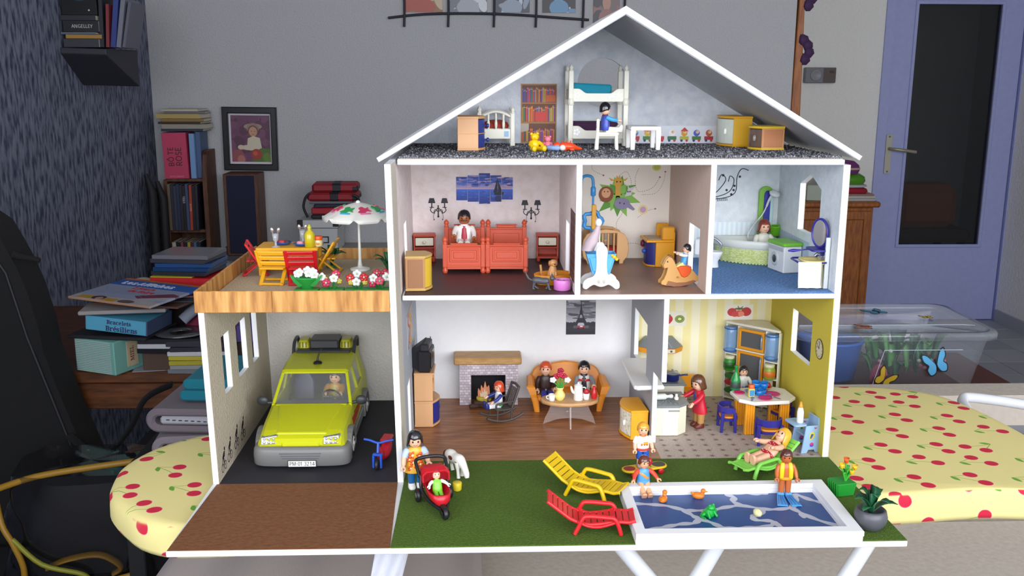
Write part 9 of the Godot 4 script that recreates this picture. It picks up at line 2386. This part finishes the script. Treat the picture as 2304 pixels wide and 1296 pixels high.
	for j in 24:
		var ring := PackedVector3Array()
		var u := j / 23.0
		for e in [0.0, 4.0]:
			for i in 31:
				var w: float = i / 30.0 if e > 0 else 1.0 - i / 30.0
				var px := -368.0 + 470 * w
				var drop := maxf(0.0, px + 190) * 0.36
				ring.append(P(px + 5 * sin(u * 7 + w * 3), -252 - drop + e + 7 * sin(w * 26 + u * 1.5), -560 + 600 * u))
		R.append(ring)
	solo("throw", "grey-beige throw spread in folds over the sofa's near arm", "throw", Bd.new().loft(R, false), m("aaa09c", 0.95, 0, "cloth"), P(0, HB, 0))

func ironing():
	var t := thing("ironing_board", "ironing board with yellow cherry-print cover and white tubular legs", "ironing board", H(0, 0, 0))
	var up := Transform3D(Basis(Vector3.RIGHT, P(0, 0, -1), Vector3.UP), Vector3.ZERO)
	var o := [Q(-344, 17), Q(-347, -20), Q(-334, -66), Q(-305, -102), Q(-262, -126), Q(-120, -160), Q(120, -212), Q(400, -268), Q(600, -304), Q(690, -308), Q(745, -298), Q(798, -266), Q(826, -200), Q(840, -100), Q(842, 20), Q(824, 68), Q(770, 86), Q(683, 82), Q(562, 96), Q(300, 112), Q(0, 134), Q(-200, 152), Q(-262, 141), Q(-305, 100), Q(-332, 60)]
	var oc := curve(o, 4, true)
	var cv := Cv.new(1024, 1024, Color("dccf8a"))
	var red := Color("c01838")
	var rim := Color("d9587a")
	var gr := Color("5f9a2c")
	# pairs of cherries with a leaf, strewn in offset rows: 1024 px are 300 mm
	for r in 4:
		for c in 3:
			var cx := c * 341.0 + (170.0 if r % 2 else 0.0) + rng.randf_range(-24, 24)
			var cy := r * 256.0 + rng.randf_range(-24, 24)
			var a := rng.randf_range(-0.5, 0.5) + (PI if rng.randf() < 0.15 else 0.0)
			for ox in [0, -1024, 1024]:
				for oy in [0, -1024, 1024]:
					var P := Q(cx + ox, cy + oy)
					if P.x < -140 or P.x > 1164 or P.y < -140 or P.y > 1164: continue
					var q := func(x, y) -> Vector2: return P + Q(x, y).rotated(a)
					cv.line(curve([q.call(-70, 0), q.call(-20, -22), q.call(36, -50)], 4), 4, gr)
					cv.line(curve([q.call(-70, 0), q.call(10, 12), q.call(94, 36)], 4), 4, gr)
					cv.poly(curve([q.call(-72, 0), q.call(-40, 10), q.call(-22, 46), q.call(-56, 36)], 4, true), gr)
					for e in [[44, -56], [108, 44]]:
						var k: Vector2 = q.call(e[0], e[1])
						cv.ell(k.x, k.y, 41, 37, rim, a); cv.ell(k.x, k.y, 38, 34, red, a)
	var mt := pic(cv, 0.85)
	mt.uv1_triplanar = true
	mt.uv1_scale = Vector3.ONE / 0.215
	mt.uv1_triplanar_sharpness = 12.0
	mt.texture_repeat = true
	var b := Bd.new()
	var mid := Q(240, -60)
	var ring := func(k: float, y: float) -> PackedVector3Array:
		var r := PackedVector3Array()
		for p in oc:
			var d: Vector2 = (p - mid).normalized() * k
			r.append(P(p.x + d.x, y, p.y + d.y))
		return r
	b.loft([ring.call(-30.0, -45.0), ring.call(0.0, -45.0), ring.call(3.0, -39.0), ring.call(2.0, -18.0), ring.call(-2.0, -11.4), ring.call(-9.0, -8.0), ring.call(-20.0, -7.4), ring.call(-60.0, -7.2)], true)
	part(t, "cherry_cover", b, mt, "yellow cover printed with red cherries")
	var wh := m("d5d8dc", 0.35)
	for q in [[P(250, -48, 120), P(900, -868, 100)], [P(362, -48, 130), P(-60, -868, 150)], [P(540, -48, 120), P(110, -868, 140)]]:
		part(t, "leg", Bd.new().tube([q[0], q[1]], 9.5, 14), wh)
	part(t, "foot_bar", Bd.new().tube([P(-160, -868, 152), P(220, -868, 138)], 11, 14), wh)
	part(t, "foot_bar", Bd.new().tube([P(900, -868, 82), P(900, -868, 170)], 11, 14), wh)
	part(t, "iron_rest", Bd.new().tube(curve([P(830, -34, -210), P(850, -28, -290), P(880, -26, -296), P(980, -30, -240), P(1060, -32, -120), P(1040, -34, 30), P(830, -38, 40)], 6), 8, 10), wh)
	part(t, "rest_plate", Bd.new().box(940, -44, -110, 190, 4, 220, 1.5), m("9a9da2", 0.4))
	solo("white_cloth", "white folded cloth on the ironing board's iron rest", "cloth", Bd.new().body([[0, 76, 60, 0, 0, 3], [10, 80, 64, 0, 0, 3], [18, 60, 50, 6, 0, 3]], 20), m("d8d8dc", 0.95, 0, "cloth"), H(950, -41, -110))
	# frayed white cloth hanging under the base board
	var R := []
	for j in 8:
		var r := PackedVector3Array()
		for i in 17:
			var u := i / 16.0
			r.append(P(-14 + (38 - j * 1.0) * u - j * 3, -20 - j * 16, 150 + 5 * sin(u * 9 + j * 0.6)))
		for i in 17:
			var u := 1.0 - i / 16.0
			r.append(P(-14 + (38 - j * 1.0) * u - j * 3, -20 - j * 16, 148 + 5 * sin(u * 9 + j * 0.6)))
		R.append(r)
	solo("frayed_cloth", "white frayed cloth end hanging below the base board", "cloth", Bd.new().loft(R, false), m("c9cbd4", 0.9, 0, "cloth"), P(0, HB, 0))

func P(x, y, z) -> Vector3: return Vector3(x, y, z)
func Q(x, y) -> Vector2: return Vector2(x, y)
